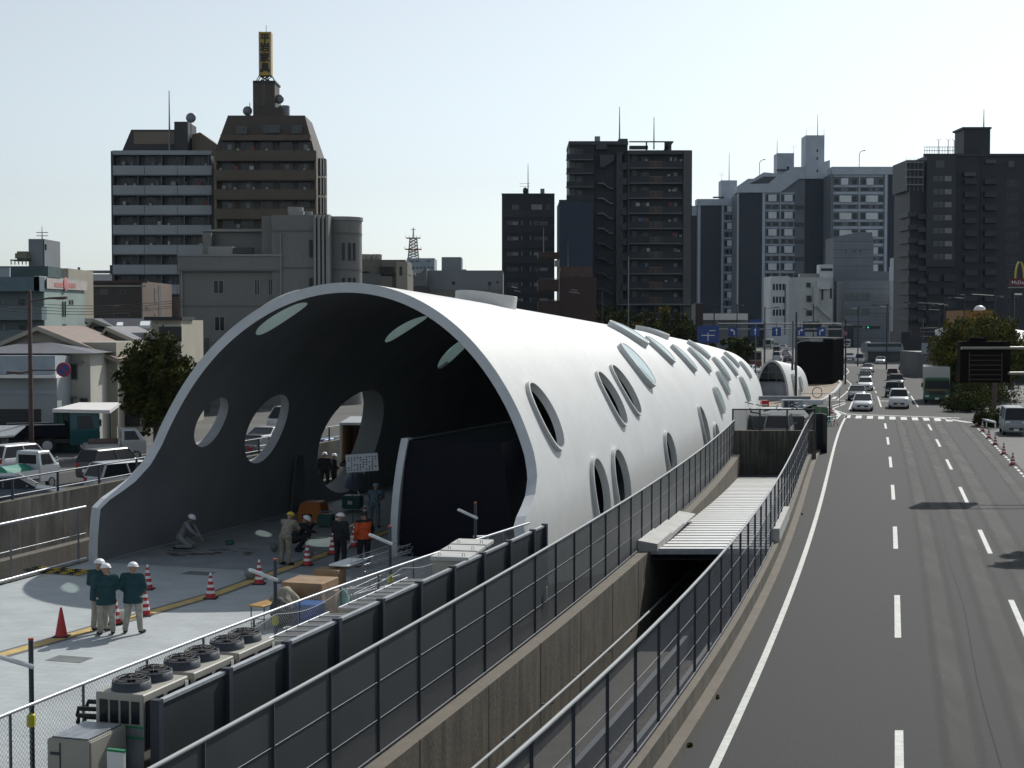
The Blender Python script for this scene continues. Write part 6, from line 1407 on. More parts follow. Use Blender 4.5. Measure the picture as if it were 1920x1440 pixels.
def slamp(px, y0, D, arms, label, m='tower_band', r=.09):
    p = Vector((at(px,607,D).x, D, 0)); o = thing('street_lamp', label, 'street lamp', p, 0, 'street lamps along the far road'); z = at(px,y0,D).z
    mb = MB(); mb.tube([(0,0,0),(0,0,z)], [r*1.3,r], 8); mb.build('pole', M(m), o)
    for dx, yy, wl in arms:
        zz = at(px,yy,D).z; x = dx*D/F; s = 1 if dx > 0 else -1
        mb = MB(); mb.tube([(0,0,zz-.15),(x*.8,0,zz)], .05, 5); mb.build('arm', M(m), o); lamp_head(o, (x*.75,0,zz-.02), 0 if s > 0 else math.pi, abs(x)*.35+.4, m)
    return o
slamp(1865,545,152,((-58,552,0),(8,556,0)),'tall dark street lamp with long arm rising from behind the round tree')
slamp(1897,500,172,(),'thick dark pole carrying the arches sign at the right edge',r=.3)
slamp(1663,570,250,((-20,574,0),(3,578,0)),'street lamp in front of the office wing grid'); slamp(1609,574,270,((-18,578,0),(3,578,0)),'street lamp in front of the curved-top building'); slamp(1434,575,250,((20,577,0),),'street lamp left of the white building')
slamp(1339,570,235,((12,571,0),),'pale lamp pole above the small far trees'); slamp(1382,570,260,((8,572,0),),'thin lamp pole between the navy panels'); slamp(1525,570,262,((-14,580,0),),'street lamp before the outside staircase'); slamp(1770,560,260,((-65,568,0),),'street lamp with a long arm before the dark tower base')
slamp(1129,545,232,(),'thin dark pole among the treetops'); slamp(1178,480,235,(),'tall thin grey pole before the balcony tower podium', 'galv_dull'); slamp(1586,600,190,(),'dark pole on the reserve beside the black box')
for i,(x,y) in enumerate(((1782,556),(1752,569),(1735,578))):
    o = slamp(x+26, y-2, 230+25*i, ((-26,y+2,0),), 'row lamp with bright lens over the dark tower base, %s' % ('nearest','middle','farthest')[i])
# pole with camera arms at tube end
p = gnd(1492,752); pl = thing('signal_pole', 'tall slim dark pole with a lamp arm and loudspeakers past the tube end', 'pole', p); Zq = lambda y: at(1492,y,p.y).z
mb = MB(); mb.tube([(0,0,0),(0,0,Zq(585))], [.14,.09], 10); mb.tube([(0,0,.0),(0,0,.55)], [.45,.14], 10); mb.build('pole', M('post'), pl)
mb = MB(); mb.tube([(0,0,Zq(645)),(.4,0,Zq(640)),(2.0,0,Zq(637.5))], .04, 6); mb.tube([(0,0,Zq(637)),(2.2,0,Zq(636))], .02, 5); mb.build('arm', M('pale_metal'), pl); mb = MB(); mb.cbox((2.0,0,Zq(638)), 1.3,.35,.28); mb.build('lamp_head', M('pale_metal'), pl, .06, 2)
for x in (-.4,-.1): mb = MB(); mb.tube([(x,-.2,Zq(679)),(x,-.2,Zq(694))], .12, 8); mb.build('loudspeaker', M('post'), pl)
# thin whip poles by the tube
for (px_, y0, y1, D, lab) in ((1182,545,640,225,'a'),):
    pass
# blue lane signs
def arrow(kind):
    if kind == 'up': return [[(-.09,-.75),(.09,-.75),(.09,.3),(.32,.3),(0,.8),(-.32,.3),(-.09,.3)]]
    s = -1 if kind == 'left' else 1
    pts = [(-.42,-.75),(-.22,-.75),(-.22,.0),(-.1,.2),(.15,.27),(.15,.05),(.62,.38),(.15,.72),(.15,.48),(-.15,.42),(-.42,.1)]
    return [[(s*x, y) for x, y in (pts if s > 0 else pts[::-1])]]
gp = [(1374,622,'left'),(1416,622,'up'),(1456,622,'up'),(1501,622,'right'),(1540,622,'right')]
for i, (px_, py_, kd) in enumerate(gp):
    D = 215; c = at(px_, py_, D); w_ = 8.3*D/F; o = thing('lane_sign', 'blue overhead lane sign with white %s arrow, %s' % (kd, ('leftmost of the five','second from left','middle of the five','fourth from left','rightmost of the five')[i]), 'road sign', (c.x, c.y, c.z), 0, 'blue lane signs on the gantry')
    mb = MB(); mb.box(-w_, 0, -w_, w_, .08, w_); mb.build('board', M('blue_sign'), o)
    for pl_ in arrow(kd):
        mb = MB(); n = len(pl_); mb.add([(x*w_*1.02, -.02, y*w_) for x, y in pl_], [tuple(range(n))]); mb.build('arrow', M('sign_white'), o)
    mb = MB(); mb.box(-.04, .09, -.1, .04, .16, w_+.8); mb.build('hanger', M('galv_dull'), o)
gt = thing('sign_gantry', 'thin dark gantry beam carrying the row of blue lane signs', 'gantry', (0,0,0)); D = 215.3; mb = MB(); z = at(1460,607,D).z-.2
mb.tube([(at(1345,607,D).x,D,z+.2),(at(1580,607,D).x,D,z+.2)], .1, 6); mb.tube([(at(1345,607,D).x,D,z-.6),(at(1580,607,D).x,D,z-.6)], .06, 6); mb.build('beam', M('galv_dull'), gt)
for x in (1345, 1434, 1487, 1580): mb = MB(); X_ = at(x,607,D).x; mb.tube([(X_,D,0),(X_,D,z+.6)], .14, 8); mb.build('post', M('galv_dull'), gt)
for (x0,y0,x1,y1,D,lab,arw) in ((1407,599,1428,610,222,'small blue direction sign above the gantry',False),(1307,611,1348,643,205,'large blue direction board above the small far trees',True)):
    a, c = at(x0,y1,D), at(x1,y0,D); o = thing('direction_sign', lab, 'road sign', (a.x,D,a.z)); W_, H_ = c.x-a.x, c.z-a.z
    mb = MB(); mb.box(0,0,0,W_,.1,H_); mb.build('board', M('blue_sign'), o); mb = MB(); mb.tube([(W_/2,.2,-a.z),(W_/2,.2,H_)], .1, 8); mb.build('post', M('galv_dull'), o)
    if arw: mb = MB(); mb.box(W_*.2,-.02,H_*.42,W_*.8,-.01,H_*.47); mb.box(W_*.48,-.02,H_*.12,W_*.52,-.01,H_*.6); mb.box(W_*.55,-.02,H_*.7,W_*.85,-.01,H_*.74); mb.build('route_lines', M('sign_white'), o)
# traffic signals
def signal(px, py, D, label, green=True, wpx=28):
    c = at(px,py,D); o = thing('traffic_signal', label, 'traffic signal', (c.x,D,c.z)); w_ = wpx*D/F
    mb = MB(); mb.box(-w_/2,0,-.28,w_/2,.3,.28); mb.build('housing', M('black'), o, .05); mb = MB(); x = -w_*.33; mb.tube([(x,-.01,0),(x,-.03,0)], .15, 14)
    mb.build('green_light', mat('signal_green', (.02,.55,.30), .3, var=0, emit=2) if green else M('black'), o)
    mb = MB(); mb.tube([(-w_*2.2,.15,.35),(w_*.5,.15,.35)], .05, 6); mb.build('arm', M('galv_dull'), o); return o
signal(1637,614,300,'green traffic signal facing the camera before the office wing')
signal(1608,612,320,'unlit dark traffic signal housing left of the green one', False, 18)
p = Vector((at(1730,607,225).x,225,0)); o = thing('hanging_sign', 'dark back of a hanging road sign before the dark tower', 'road sign', p); zz = lambda y: at(1720,y,225).z
mb = MB(); mb.box(-1.7,0,zz(633),-.4,.3,zz(612)); mb.build('board', M('black'), o); mb = MB(); mb.tube([(.05,.2,0),(.05,.2,zz(600))], .14, 8); mb.tube([(-1.7,.2,zz(617)),(4,.2,zz(614))], .08, 6); mb.tube([(-.4,.2,zz(631)),(1.5,.2,zz(631))], .06, 6); mb.build('pole', M('rust_brown'), o)
mb = MB(); c = gnd(1697,652); rs = thing('no_entry_sign', 'round red-rimmed sign on the pole beside the black box', 'road sign', (at(1585,607,189).x, 189, at(1585,625,189).z)); mb.tube([(0,0,0),(0,-.05,0)], .3, 20); mb.build('disc', mat('sign_red2', (.30,.05,.06), .5, var=0), rs); mb = MB(); mb.tube([(0,-.05,0),(0,-.07,0)], .2, 20); mb.build('face', M('galv_dull'), rs)
# big variable message board, seen dark from here, on its pole with two arms
p = gnd(1864,790); p.y = 69; p.x = at(1864,607,69).x
vb = thing('message_board', 'big dark variable message board on a brown pole by the right kerb', 'sign board', (p.x, 69, 0)); X_ = lambda px: at(px,607,69).x-p.x; Zv = lambda y: at(1850,y,69).z
mb = MB(); mb.box(X_(1799),-.2,Zv(717),X_(1893),.35,Zv(640)); mb.build('board', mat('board_dark', (.010,.008,.008), .8, var=.2, vs=2, spec=.08), vb, .02)
mb = MB()
for k in range(6): mb.box(X_(1816),-.23,Zv(712-9*k),X_(1876),-.2,Zv(710.5-9*k))
for x in (1815,1876): mb.box(X_(x),-.25,Zv(716),X_(x+1.2),-.2,Zv(660))
mb.build('board_ribs', M('rust_brown'), vb); mb = MB(); mb.box(X_(1817),-.1,Zv(640),X_(1848),.3,Zv(633)); mb.build('top_unit', M('board_dark'), vb)
mb = MB(); mb.tube([(X_(1799),-.3,Zv(652.5)),(6.5,-.3,Zv(651.5))], .07, 8); mb.tube([(X_(1888),-.25,Zv(699.5)),(6.5,-.25,Zv(699))], .07, 8); mb.build('support_arm', mat('arm_pale', (.30,.28,.24), .4, .2, var=.05), vb)
mb = MB(); mb.tube([(5.6,-.3,0),(5.6,-.3,Zv(640))], [.24,.18], 12); mb.build('pole', M('rust_brown'), vb)
p2 = gnd(1864,790); o = thing('brown_post', 'dark brown post standing behind the parked van', 'post', p2); mb = MB(); mb.tube([(0,0,0),(0,0,at(1864,700,p2.y).z)], .16, 8); mb.build('pole', M('rust_brown'), o)
# arches sign on its pole
D = 171; a = at(1912, 540, D); ms_ = thing('restaurant_sign', 'yellow double arches above a maroon name box at the right edge', 'sign', (a.x, D, a.z)); k_ = D/F
fr('arch_yellow', (.50,.42,.06), r=.4); fr('maroon', (.13,.01,.02))
mb = MB()
for s in (-1, 1): 
    xx = s*8.5*k_; mb.loft([[(xx+math.cos(t_)*8.2*k_+dx, dy, (10+38*math.sin(t_)*.82)*k_+dz) for dx,dy,dz in ((-.07,-.1,0),(.09,-.1,0),(.09,.15,0),(-.07,.15,0))] for t_ in lin(0.0, math.pi, 22)], 0, False)
mb.build('arches', M('arch_yellow'), ms_, loc=(8*k_, 0, 8*k_)); mb = MB(); mb.box(-17*k_,0,3*k_,40*k_,.4,18*k_); mb.build('name_box', M('maroon'), ms_); mb = MB(); mb.box(-19*k_,-.1,0,42*k_,.5,2*k_); mb.build('tray', M('pale_metal'), ms_); mb = MB(); mb.box(-15*k_,0,-9*k_,40*k_,.4,0); mb.box(-8*k_,-.2,-9*k_-.3,4*k_,.2,-8*k_); mb.build('under_box', M('black'), ms_)
text("McDonald's", 9.5*k_, M('sign_white'), 'lettering', ms_, (7*k_,-.03,10*k_), align='CENTER')
mb = MB(); mb.box(-10*k_,-.25,-13*k_,3*k_,.1,-10*k_); mb.build('sign_lamp', M('lamp_lens'), ms_)
# sandwich board, railings on right
p = gnd(1876,735); o = thing('notice_board', 'leaning pale blue notice board beyond the message board', 'board', p); mb = MB(); mb.cbox((0,0,.8), 1.0,.08,1.7, 0, 0, R(-12), R(-6)); mb.build('panel', mat('pale_blue', (.12,.18,.32), .5, var=.1), o, .02)
rl = thing('black_railing', 'row of black railing panels beyond the message board at right', 'railing', gnd(1892,712)); 
for k in range(6): mb = MB(); mb.box(k*.95,.0+k*-.9,.15,k*.95+.5,.06-k*.9,1.5); mb.build('railing_panel', M('black'), rl, .02)
gr = thing('guard_rail', 'white guard rail beside the parked van on the right', 'guard rail', (0,0,0)); a, c = gnd(1834,798), gnd(1866,806); mb = MB(); mb.tube([a+Vector((0,0,.55)), c+Vector((0,0,.55))], .09, 8); mb.build('rail', M('sign_white'), gr)
for k in (0,.5,1): q = a.lerp(c, k); mb = MB(); mb.tube([q, q+Vector((0,0,.6))], .05, 6); mb.build('post', M('sign_white'), gr)
# junction works: pale beam barrier, pipe frames, green plates, sawhorses
def bx(name, label, cat, x0,y0,x1,y1,D,dep,m, z0=None, bevel=.02):
    a, c = at(x0,y1,D), at(x1,y0,D); o = thing(name, label, cat, (a.x,D,max(0,a.z) if z0 is None else z0)); mb = MB(); mb.box(0,0,0,c.x-a.x,dep,c.z-max(0,a.z)); mb.build('body', M(m), o, bevel); return o, c.x-a.x, c.z-max(0,a.z)
bx('steel_beam', 'long pale steel beam lying before the small tube shelter', 'steel beam', 1424,743,1520,751,128,.5,'galv_dull'); bx('steel_beam', 'short pale steel beam lying by the road at the junction', 'steel beam', 1505,750,1544,759,118,.5,'galv')
o, W_, H_ = bx('site_cabinet', 'grey site cabinet at the foot of the tall slim pole', 'cabinet', 1468,750,1506,765,112,.8,'panel_grey'); 
for x in (.1,.5): mb = MB(); mb.box(x,-.02,.05,x+.3,0,H_-.08); mb.build('door', M('post'), o)
bx('stacked_pallets', 'red and white site materials beside the tube end', 'building materials', 1428,751,1442,762,115,.8,'lamp_red')
sk = thing('pipe_stack', 'jumble of white pipes and fittings behind the end screen', 'pipes', G0(1452,108)); rnd = random.Random(4)
for k in range(14):
    mb = MB(); x, y, z = rnd.uniform(-1.6,2.2), rnd.uniform(0,2), rnd.uniform(1.0,1.9); a_ = rnd.uniform(0,3.1); mb.tube([(x,y,z),(x+math.cos(a_)*.7,y+.3,z+math.sin(a_)*.25)], .05, 6); mb.build('pipe', M('pale_metal' if k % 3 else 'rubber'), sk)
mb = MB(); mb.box(-1.5,0,0,2.2,2,1.0); mb.build('crate', M('tower_grey'), sk)
gp_ = thing('green_barrier', 'flat green steel plates forming a low barrier at the junction', 'barrier', (0,0,0)); a, c = gnd(1522,783), gnd(1553,786); 
for k in range(2): q0, q1 = a.lerp(c, k*.5+.01), a.lerp(c, k*.5+.49); mb = MB(); mb.loft([[q0, q0+Vector((0,.06,0)), q0+Vector((0,.06,.95)), q0+Vector((0,0,.95))],[q1, q1+Vector((0,.06,0)), q1+Vector((0,.06,.95)), q1+Vector((0,0,.95))]], 0, False); mb.build('plate', mat('barrier_green', (.015,.09,.03), .6, var=.1), gp_)
mb = MB(); mb.tube([c+Vector((.1,0,0)), c+Vector((.1,0,2.0))], .08, 6); mb.build('post', M('black'), gp_)
for i, (px_,py_) in enumerate(((1549,800),(1560,799))):
    o = thing('sawhorse_barrier', 'green folding site barrier with orange leg at the junction, %s' % ('left one','right one')[i], 'barrier', gnd(px_,py_), R(25)); 
    for s in (-1,1): mb = MB(); mb.tube([(s*.35,-.25,0),(s*.3,0,.75),(s*.35,.25,0)], .03, 6); mb.build('leg', M('cone_green' if s < 0 or i == 0 else 'orange_paint'), o) if ('orange_paint' in MATS or not mat('orange_paint', (.45,.12,.02), .5, var=.05)) or True else None
    mb = MB(); mb.tube([(-.5,0,.7),(.5,0,.7)], .04, 6); mb.tube([(-.5,.1,.4),(.5,.1,.4)], .04, 6); mb.build('rail', M('cone_green'), o)
hs_ = thing('hose_loop', 'black hose looped over a thin rail by the reserve kerb', 'hose', gnd(1522,762)); mb = MB(); mb.tube([(.5+.45*math.cos(t_), 0, 1.3+.5*math.sin(t_)) for t_ in lin(0,6.2,16)], .035, 6); mb.build('hose', M('rubber'), hs_); mb = MB(); mb.tube([(-1.2,0,1.2),(2.6,0,1.2)], .03, 6); mb.build('rail', M('galv_dull'), hs_); 
for x in (-1.2,2.6): mb = MB(); mb.tube([(x,0,0),(x,0,1.6)], .03, 6); mb.build('post', M('galv_dull'), hs_)
# van seen through the end screen, rubble heap
car('silver van parked behind the mesh screen at the ramp end', (at(1475,607,94).x, 94+2.3, 0), R(-14)+math.pi, 'van', (.40,.42,.43), 'van')
# log bundle by the tube
lg = thing('timber_bundle', 'bundle of upright timber poles leaning on the tube beside a low opening', 'timber', gnd(1244,888)+Vector((-.3,3.2,0)))
for k in range(8): mb = MB(); x = (k-3.5)*.12; mb.tube([(x,(k%3)*.1,0),(x+.08*(k%2),(k%3)*.1+.25,2.0+.12*(k*5%7))], .07, 7); mb.build('pole', M('wood'), lg)
# ================================================================ people
def remesh(mb, voxel, name, m, smooth=2):
    me = mb.mesh('tmp', [m]); o = bpy.data.objects.new('tmp', me); COL.objects.link(o)
    md = o.modifiers.new('r', 'REMESH'); md.mode = 'VOXEL'; md.voxel_size = voxel
    dg = bpy.context.evaluated_depsgraph_get(); out = bpy.data.meshes.new_from_object(o.evaluated_get(dg)); bpy.data.objects.remove(o)
    bm = bmesh.new(); bm.from_mesh(out)
    for _ in range(smooth): bmesh.ops.smooth_vert(bm, verts=bm.verts, factor=.5, use_axis_x=True, use_axis_y=True, use_axis_z=True)
    for f in bm.faces: f.smooth = True
    bm.to_mesh(out); bm.free(); out.name = name; out.materials.clear(); out.materials.append(m); return out
def limb(mb, a, b, r0, r1, flat=1.0):
    a, b = Vector(a), Vector(b); mb.tube([a, a.lerp(b, .33), b], [r0, (r0*1.25+r1*.75)/2, r1], 12); mb.sph(a, r0, r0, r0, 12, 8); mb.sph(b, r1, r1, r1, 12, 8)
mat('skin', (.32,.19,.13), .6, var=.05); mat('hair', (.01,.009,.008), .7, var=0)
mat('cloth_teal', (.008,.045,.055), .85, var=.25, vs=9, bump=1.0, bs=9, mid=.1); mat('cloth_pale', (.34,.33,.29), .9, var=.25, vs=9, bump=1.0, bs=9, mid=.1); mat('cloth_grey', (.20,.21,.21), .9, var=.25, vs=9, bump=1.0, bs=9, mid=.1)
mat('cloth_tan', (.24,.22,.18), .9, var=.25, vs=9, bump=1.0, bs=9, mid=.1); mat('cloth_black', (.01,.011,.014), .9, var=.25, vs=9, bump=1.0, bs=9, mid=.1); mat('cloth_orange', (.50,.07,.015), .8, var=.25, vs=9, bump=1.0, bs=9, mid=.1); mat('cloth_blue', (.10,.15,.18), .9, var=.25, vs=9, bump=1.0, bs=9, mid=.1)
mat('helmet_white', (.72,.74,.76), .3, var=0); mat('helmet_yellow', (.60,.42,.05), .35, var=0); mat('helmet_blue', (.20,.40,.48), .35, var=0)
def hand(mb, w_, d, up):
    """palm and five curled fingers at wrist w_, pointing along d"""
    d = d.normalized(); s = d.cross(up).normalized(); n = s.cross(d)
    mb.sph(w_+d*.045, .04, .04, .04, 8, 6, M=Matrix((s*.9, d*1.15, n*.5)).transposed())
    for i, L_ in enumerate((.070,.078,.074,.058)):
        b0 = w_+d*.078+s*(-.03+.02*i); b1 = b0+d*L_*.5+n*.008; b2 = b1+d*L_*.38+n*.028; mb.tube([b0-d*.02, b0, b1, b2], [.009,.0095,.0085,.0065], 6)
    b0 = w_+d*.03-s*.036; mb.tube([b0, b0+d*.03-s*.018+n*.01, b0+d*.06-s*.014+n*.026], [.011,.010,.0075], 6)
POSE = dict(
 stand=dict(),
 hands_front=dict(eL=(-.25,.0,1.13), wL=(-.13,-.20,1.02), eR=(.26,-.03,1.13), wR=(.13,-.20,1.02)),
 lean=dict(ch=(0,-.13,1.24), nk=(0,-.19,1.39), hd=(0,-.24,1.51), sL=(-.19,-.16,1.34), sR=(.19,-.16,1.34), eL=(-.24,-.30,1.14), wL=(-.14,-.44,1.05), eR=(.24,-.30,1.14), wR=(.12,-.46,1.07)),
 kneel=dict(pv=(0,.05,.42), ch=(0,-.14,.78), nk=(0,-.22,.93), hd=(0,-.29,1.05), sL=(-.19,-.2,.88), sR=(.19,-.2,.88), eL=(-.24,-.38,.66), wL=(-.16,-.58,.48), eR=(.24,-.36,.62), wR=(.18,-.52,.36), hL=(-.1,.05,.40), hR=(.1,.05,.40), kL=(-.14,-.32,.12), kR=(.16,-.30,.14), aL=(-.12,.14,.10), aR=(.14,.16,.10), tL=(-.12,.20,.03), tR=(.14,.22,.03)),
 crouch=dict(pv=(0,.10,.38), ch=(0,-.10,.74), nk=(0,-.16,.89), hd=(0,-.24,.99), sL=(-.19,-.14,.83), sR=(.19,-.14,.83), eL=(-.26,-.34,.68), wL=(-.16,-.5,.62), eR=(.26,-.32,.66), wR=(.14,-.46,.86), hL=(-.1,.08,.38), hR=(.1,.08,.38), kL=(-.2,-.30,.52), kR=(.2,-.30,.50), aL=(-.16,.02,.09), aR=(.16,-.02,.09), tL=(-.18,-.16,.03), tR=(.18,-.2,.03)),
 ride=dict(pv=(0,.10,.85), ch=(0,-.08,1.18), nk=(0,-.14,1.33), hd=(0,-.18,1.46), sL=(-.2,-.12,1.27), sR=(.2,-.12,1.27), eL=(-.3,-.28,1.08), wL=(-.3,-.48,1.04), eR=(.3,-.28,1.08), wR=(.3,-.48,1.04), hL=(-.1,.08,.84), hR=(.1,.08,.84), kL=(-.2,-.32,.66), kR=(.2,-.32,.66), aL=(-.2,-.08,.28), aR=(.2,-.08,.28), tL=(-.2,-.24,.22), tR=(.2,-.24,.22)),
)
BASE = dict(pv=(0,0,.93), ch=(0,.0,1.27), nk=(0,.01,1.45), hd=(0,-.02,1.59), sL=(-.19,.0,1.40), sR=(.19,.0,1.40), eL=(-.27,.03,1.13), wL=(-.25,-.06,.90), eR=(.27,.03,1.13), wR=(.25,-.06,.90),
 hL=(-.10,0,.90), hR=(.10,0,.90), kL=(-.12,-.03,.50), kR=(.12,-.03,.50), aL=(-.13,.02,.10), aR=(.13,.02,.10), tL=(-.15,-.15,.04), tR=(.15,-.15,.04))
def person(label, loc, rz, pose='stand', top='cloth_grey', bot='cloth_grey', hat='helmet_white', h=1.7, coat=False, over=None, two=None, fine=True):
    J = {k: Vector(v) for k, v in {**BASE, **POSE[pose], **(over or {})}.items()}; o = thing('person', label, 'person', loc, rz)
    o.scale = (h/1.7*1.12, h/1.7*1.12, h/1.7); vx = .016 if fine else .028
    mb = MB(); up = (J['hd']-J['nk']).normalized(); fw = Vector((0,-1,0)); sd_ = up.cross(fw).normalized(); fw = sd_.cross(up); Hm = Matrix((sd_, -fw, up)).transposed()
    mb.sph(J['hd'], .078, .097, .118, 14, 10, M=Hm); mb.sph(J['hd']+fw*.098+up*-.012, .014, .016, .022, 8, 6, M=Hm)
    for s in (-1,1): mb.sph(J['hd']+sd_*s*.08-up*.01, .013, .02, .032, 8, 6, M=Hm)
    mb.sph(J['hd']+fw*.05-up*.085, .045, .04, .035, 8, 6, M=Hm)
    limb(mb, J['nk']-up*.05, J['hd']-up*.05, .056, .052); limb(mb, J['pv'], J['ch'], .10, .095); limb(mb, J['sL'], J['sR'], .06, .06)
    for s in 'LR':
        limb(mb, J['s'+s], J['e'+s], .050, .038); limb(mb, J['e'+s], J['w'+s], .038, .027); limb(mb, J['h'+s], J['k'+s], .085, .055); limb(mb, J['k'+s], J['a'+s], .052, .035); limb(mb, J['a'+s], J['t'+s], .035, .03)
    me = remesh(mb, vx, 'body', M('skin')); bm = bmesh.new(); bm.from_mesh(me)
    hb = MB()
    for s in 'LR':
        d = J['w'+s]-J['e'+s]; hand(hb, J['w'+s], d, Vector((1 if s == 'L' else -1, 0, .15)))
    hm = hb.mesh('t', [M('skin')]); bm.from_mesh(hm); bm.to_mesh(me); bm.free(); link('body', me, o)
    mb = MB()
    for s in (-1,1): mb.sph(J['hd']+sd_*s*.032+fw*.088+up*.004, .011, .006, .007, 8, 6, M=Hm)
    mb.build('eyes', M('hair'), o); mb = MB(); mb.sph(J['hd']+fw*.092-up*.052, .022, .006, .005, 8, 6, M=Hm); mb.build('mouth', mat('lips', (.22,.08,.06), .6, var=0), o)
    # clothes
    mb = MB(); hem = J['pv']+(Vector((0,0,-.16)) if coat else Vector((0,0,-.02))) if pose not in ('kneel','crouch','ride') else J['pv']
    mid = J['pv'].lerp(J['ch'], .45)
    for a, b_, r0, r1 in ((J['ch'], mid, .165, .155 if not coat else .165), (mid, hem, .155 if not coat else .165, .165 if not coat else .185)):
        limb(mb, a, b_, r0*.86, r1*.86)
        for s in (-1,1): limb(mb, a+Vector((s*.055,0,0)), b_+Vector((s*.05,0,0)), r0*.72, r1*.74)
    if pose in ('stand','hands_front'):
        mb = MB(); ring = lambda z, a, b_, y=0: [(a*math.cos(t_), y+b_*math.sin(t_), z) for t_ in [2*math.pi*k/20 for k in range(20)]]
        hz = .74 if coat else .88
        mb.loft([ring(hz,.215,.155),ring(hz+.16,.21,.15),ring(1.08,.195,.135),ring(1.25,.205,.135),ring(1.36,.195,.115),ring(1.43,.14,.09)], 0)
    limb(mb, J['sL'], J['sR'], .082, .082); limb(mb, J['ch']+Vector((0,0,.05)), J['nk']-Vector((0,0,.03)), .10, .07)
    for s in 'LR': limb(mb, J['s'+s], J['e'+s], .078, .060); limb(mb, J['e'+s], J['w'+s].lerp(J['e'+s], .06), .060, .043)
    jm = remesh(mb, vx, 'jacket', M(top))
    if two: 
        jm.materials.append(M(two))
        for p in jm.polygons:
            c = p.center
            if c.x < -.20 or c.z > J['sL'].z-.0: p.material_index = 1
    link('jacket', jm, o)
    mb = MB(); limb(mb, J['hL'], J['hR'], .115, .115); limb(mb, J['pv'], J['pv']+Vector((0,0,.06)), .13, .13)
    for s in 'LR': limb(mb, J['h'+s], J['k'+s], .105, .078); limb(mb, J['k'+s], J['a'+s]+Vector((0,0,.02)) if pose in ('stand','lean','hands_front') else J['a'+s], .076, .062)
    link('trousers', remesh(mb, vx, 'trousers', M(bot)), o)
    mb = MB()
    for s in 'LR': limb(mb, J['a'+s]-Vector((0,0,.03)), J['t'+s], .05, .045); 
    link('shoes', remesh(mb, vx, 'shoes', M('rubber')), o)
    if hat:
        mb = MB(); c = J['hd']+up*.03; mb.sph(c, .112, .132, .115, 20, 8, M=Hm, z0=-.05)
        mb.tube([c-up*.008, c+up*.006], [.128,.12], 20); mb.sph(c+fw*.10-up*.004, .085, .06, .008, 12, 6, M=Hm); mb.build('helmet', M(hat), o)
    else:
        mb = MB(); c = J['hd']+up*.022-fw*.012; mb.sph(c, .09, .108, .112, 16, 8, M=Hm, z0=-.3); mb.build('hair', M('hair'), o)
    return o
person('worker in dark teal coat, rear one of the pair on the plaza, partly hidden', gnd(187,1184), R(165), 'hands_front', 'cloth_teal', 'cloth_pale', h=1.80, coat=True)
person('worker in dark teal coat, front one of the pair on the plaza', gnd(200,1191), R(205), 'hands_front', 'cloth_teal', 'cloth_pale', h=1.76, coat=True)
person('worker in dark teal coat standing apart with back turned, right of the pair', gnd(250,1188), R(178), 'stand', 'cloth_teal', 'cloth_pale', h=1.76, coat=True, over=dict(wL=(-.20,-.14,.98), wR=(.20,-.14,.98), aL=(-.16,.02,.10), aR=(.17,.02,.10), tL=(-.2,-.14,.04), tR=(.2,-.14,.04)))
person('worker in grey kneeling on the paving just inside the tube mouth', gnd(342,1029), R(80), 'kneel', 'cloth_grey', 'cloth_grey', h=1.72)
person('worker with yellow helmet and tan uniform leaning forward inside the tube', gnd(535,1060), R(150), 'lean', 'cloth_tan', 'cloth_tan', 'helmet_yellow', 1.74)
person('man in black crouching beside the yellow-helmet worker', gnd(558,1034), R(95), 'crouch', 'cloth_black', 'cloth_black', h=1.85)
person('man in black with white helmet holding a white sheet of paper', gnd(638,1066), R(150), 'stand', 'cloth_black', 'cloth_black', h=1.74, over=dict(wR=(.16,-.26,.98), eR=(.26,-.04,1.12)))
q = gnd(648,1066); ps = thing('paper_sheet', 'white paper sheet held by the man in black', 'paper', (q.x,q.y+.05,.72)); mb = MB(); mb.cbox((0,0,.12), .34,.006,.42, R(15), 0, R(20), R(24)); mb.build('sheet', M('sign_white'), ps)
person('bare-headed man in orange jacket with black shoulders and trousers', gnd(683,1064), R(215), 'stand', 'cloth_orange', 'cloth_black', None, 1.76, two='cloth_black', over=dict(wL=(-.36,-.24,.92), eL=(-.30,-.06,1.12)))
person('silhouetted worker standing in the side opening, left and taller', gnd(609,919), R(190), 'stand', 'cloth_black', 'cloth_black', h=1.74, fine=False)
person('silhouetted worker in the side opening, right and shorter', gnd(626,916), R(120), 'hands_front', 'cloth_black', 'cloth_black', h=1.62, fine=False)
person('worker in blue-grey overalls and pale blue helmet walking by the machines', gnd(702,990), R(170), 'lean', 'cloth_blue', 'cloth_blue', 'helmet_blue', 1.72, fine=False)
# motorcyclist far on the road
mc = gnd(1698,690); person('helmeted motorcyclist riding towards the camera far down the road', mc+Vector((0,.5,0)), RD, 'ride', 'cloth_black', 'cloth_black', 'helmet_white', 1.7, fine=False)
mt = thing('motorcycle', 'scooter with lit headlight under the rider far down the road', 'motorcycle', mc+Vector((0,.5,0)), RD)
for y in (-.65,.65): mb = MB(); mb.tube([(-.06,y,.28),(.06,y,.28)], .28, 16); mb.build('wheel', M('tyre'), mt)
mb = MB(); mb.loft([[(x,y,z) for x,z in ((-.14,z0),(-.12,z1),(.12,z1),(.14,z0))] for y,z0,z1 in ((-.6,.5,1.0),(-.3,.3,.75),(.2,.3,.75),(.75,.5,.82))], 0, True); mb.build('body', M('navy_wall'), mt); mb = MB(); mb.tube([(-.32,-.45,1.02),(.32,-.45,1.02)], .02, 6); mb.build('handlebar', M('galv_dull'), mt)
mb = MB(); mb.sph((0,-.64,.9), .09,.05,.09); mb.build('headlight', mat('headlamp_lit', (1,.75,.45), .2, var=0, emit=6), mt)
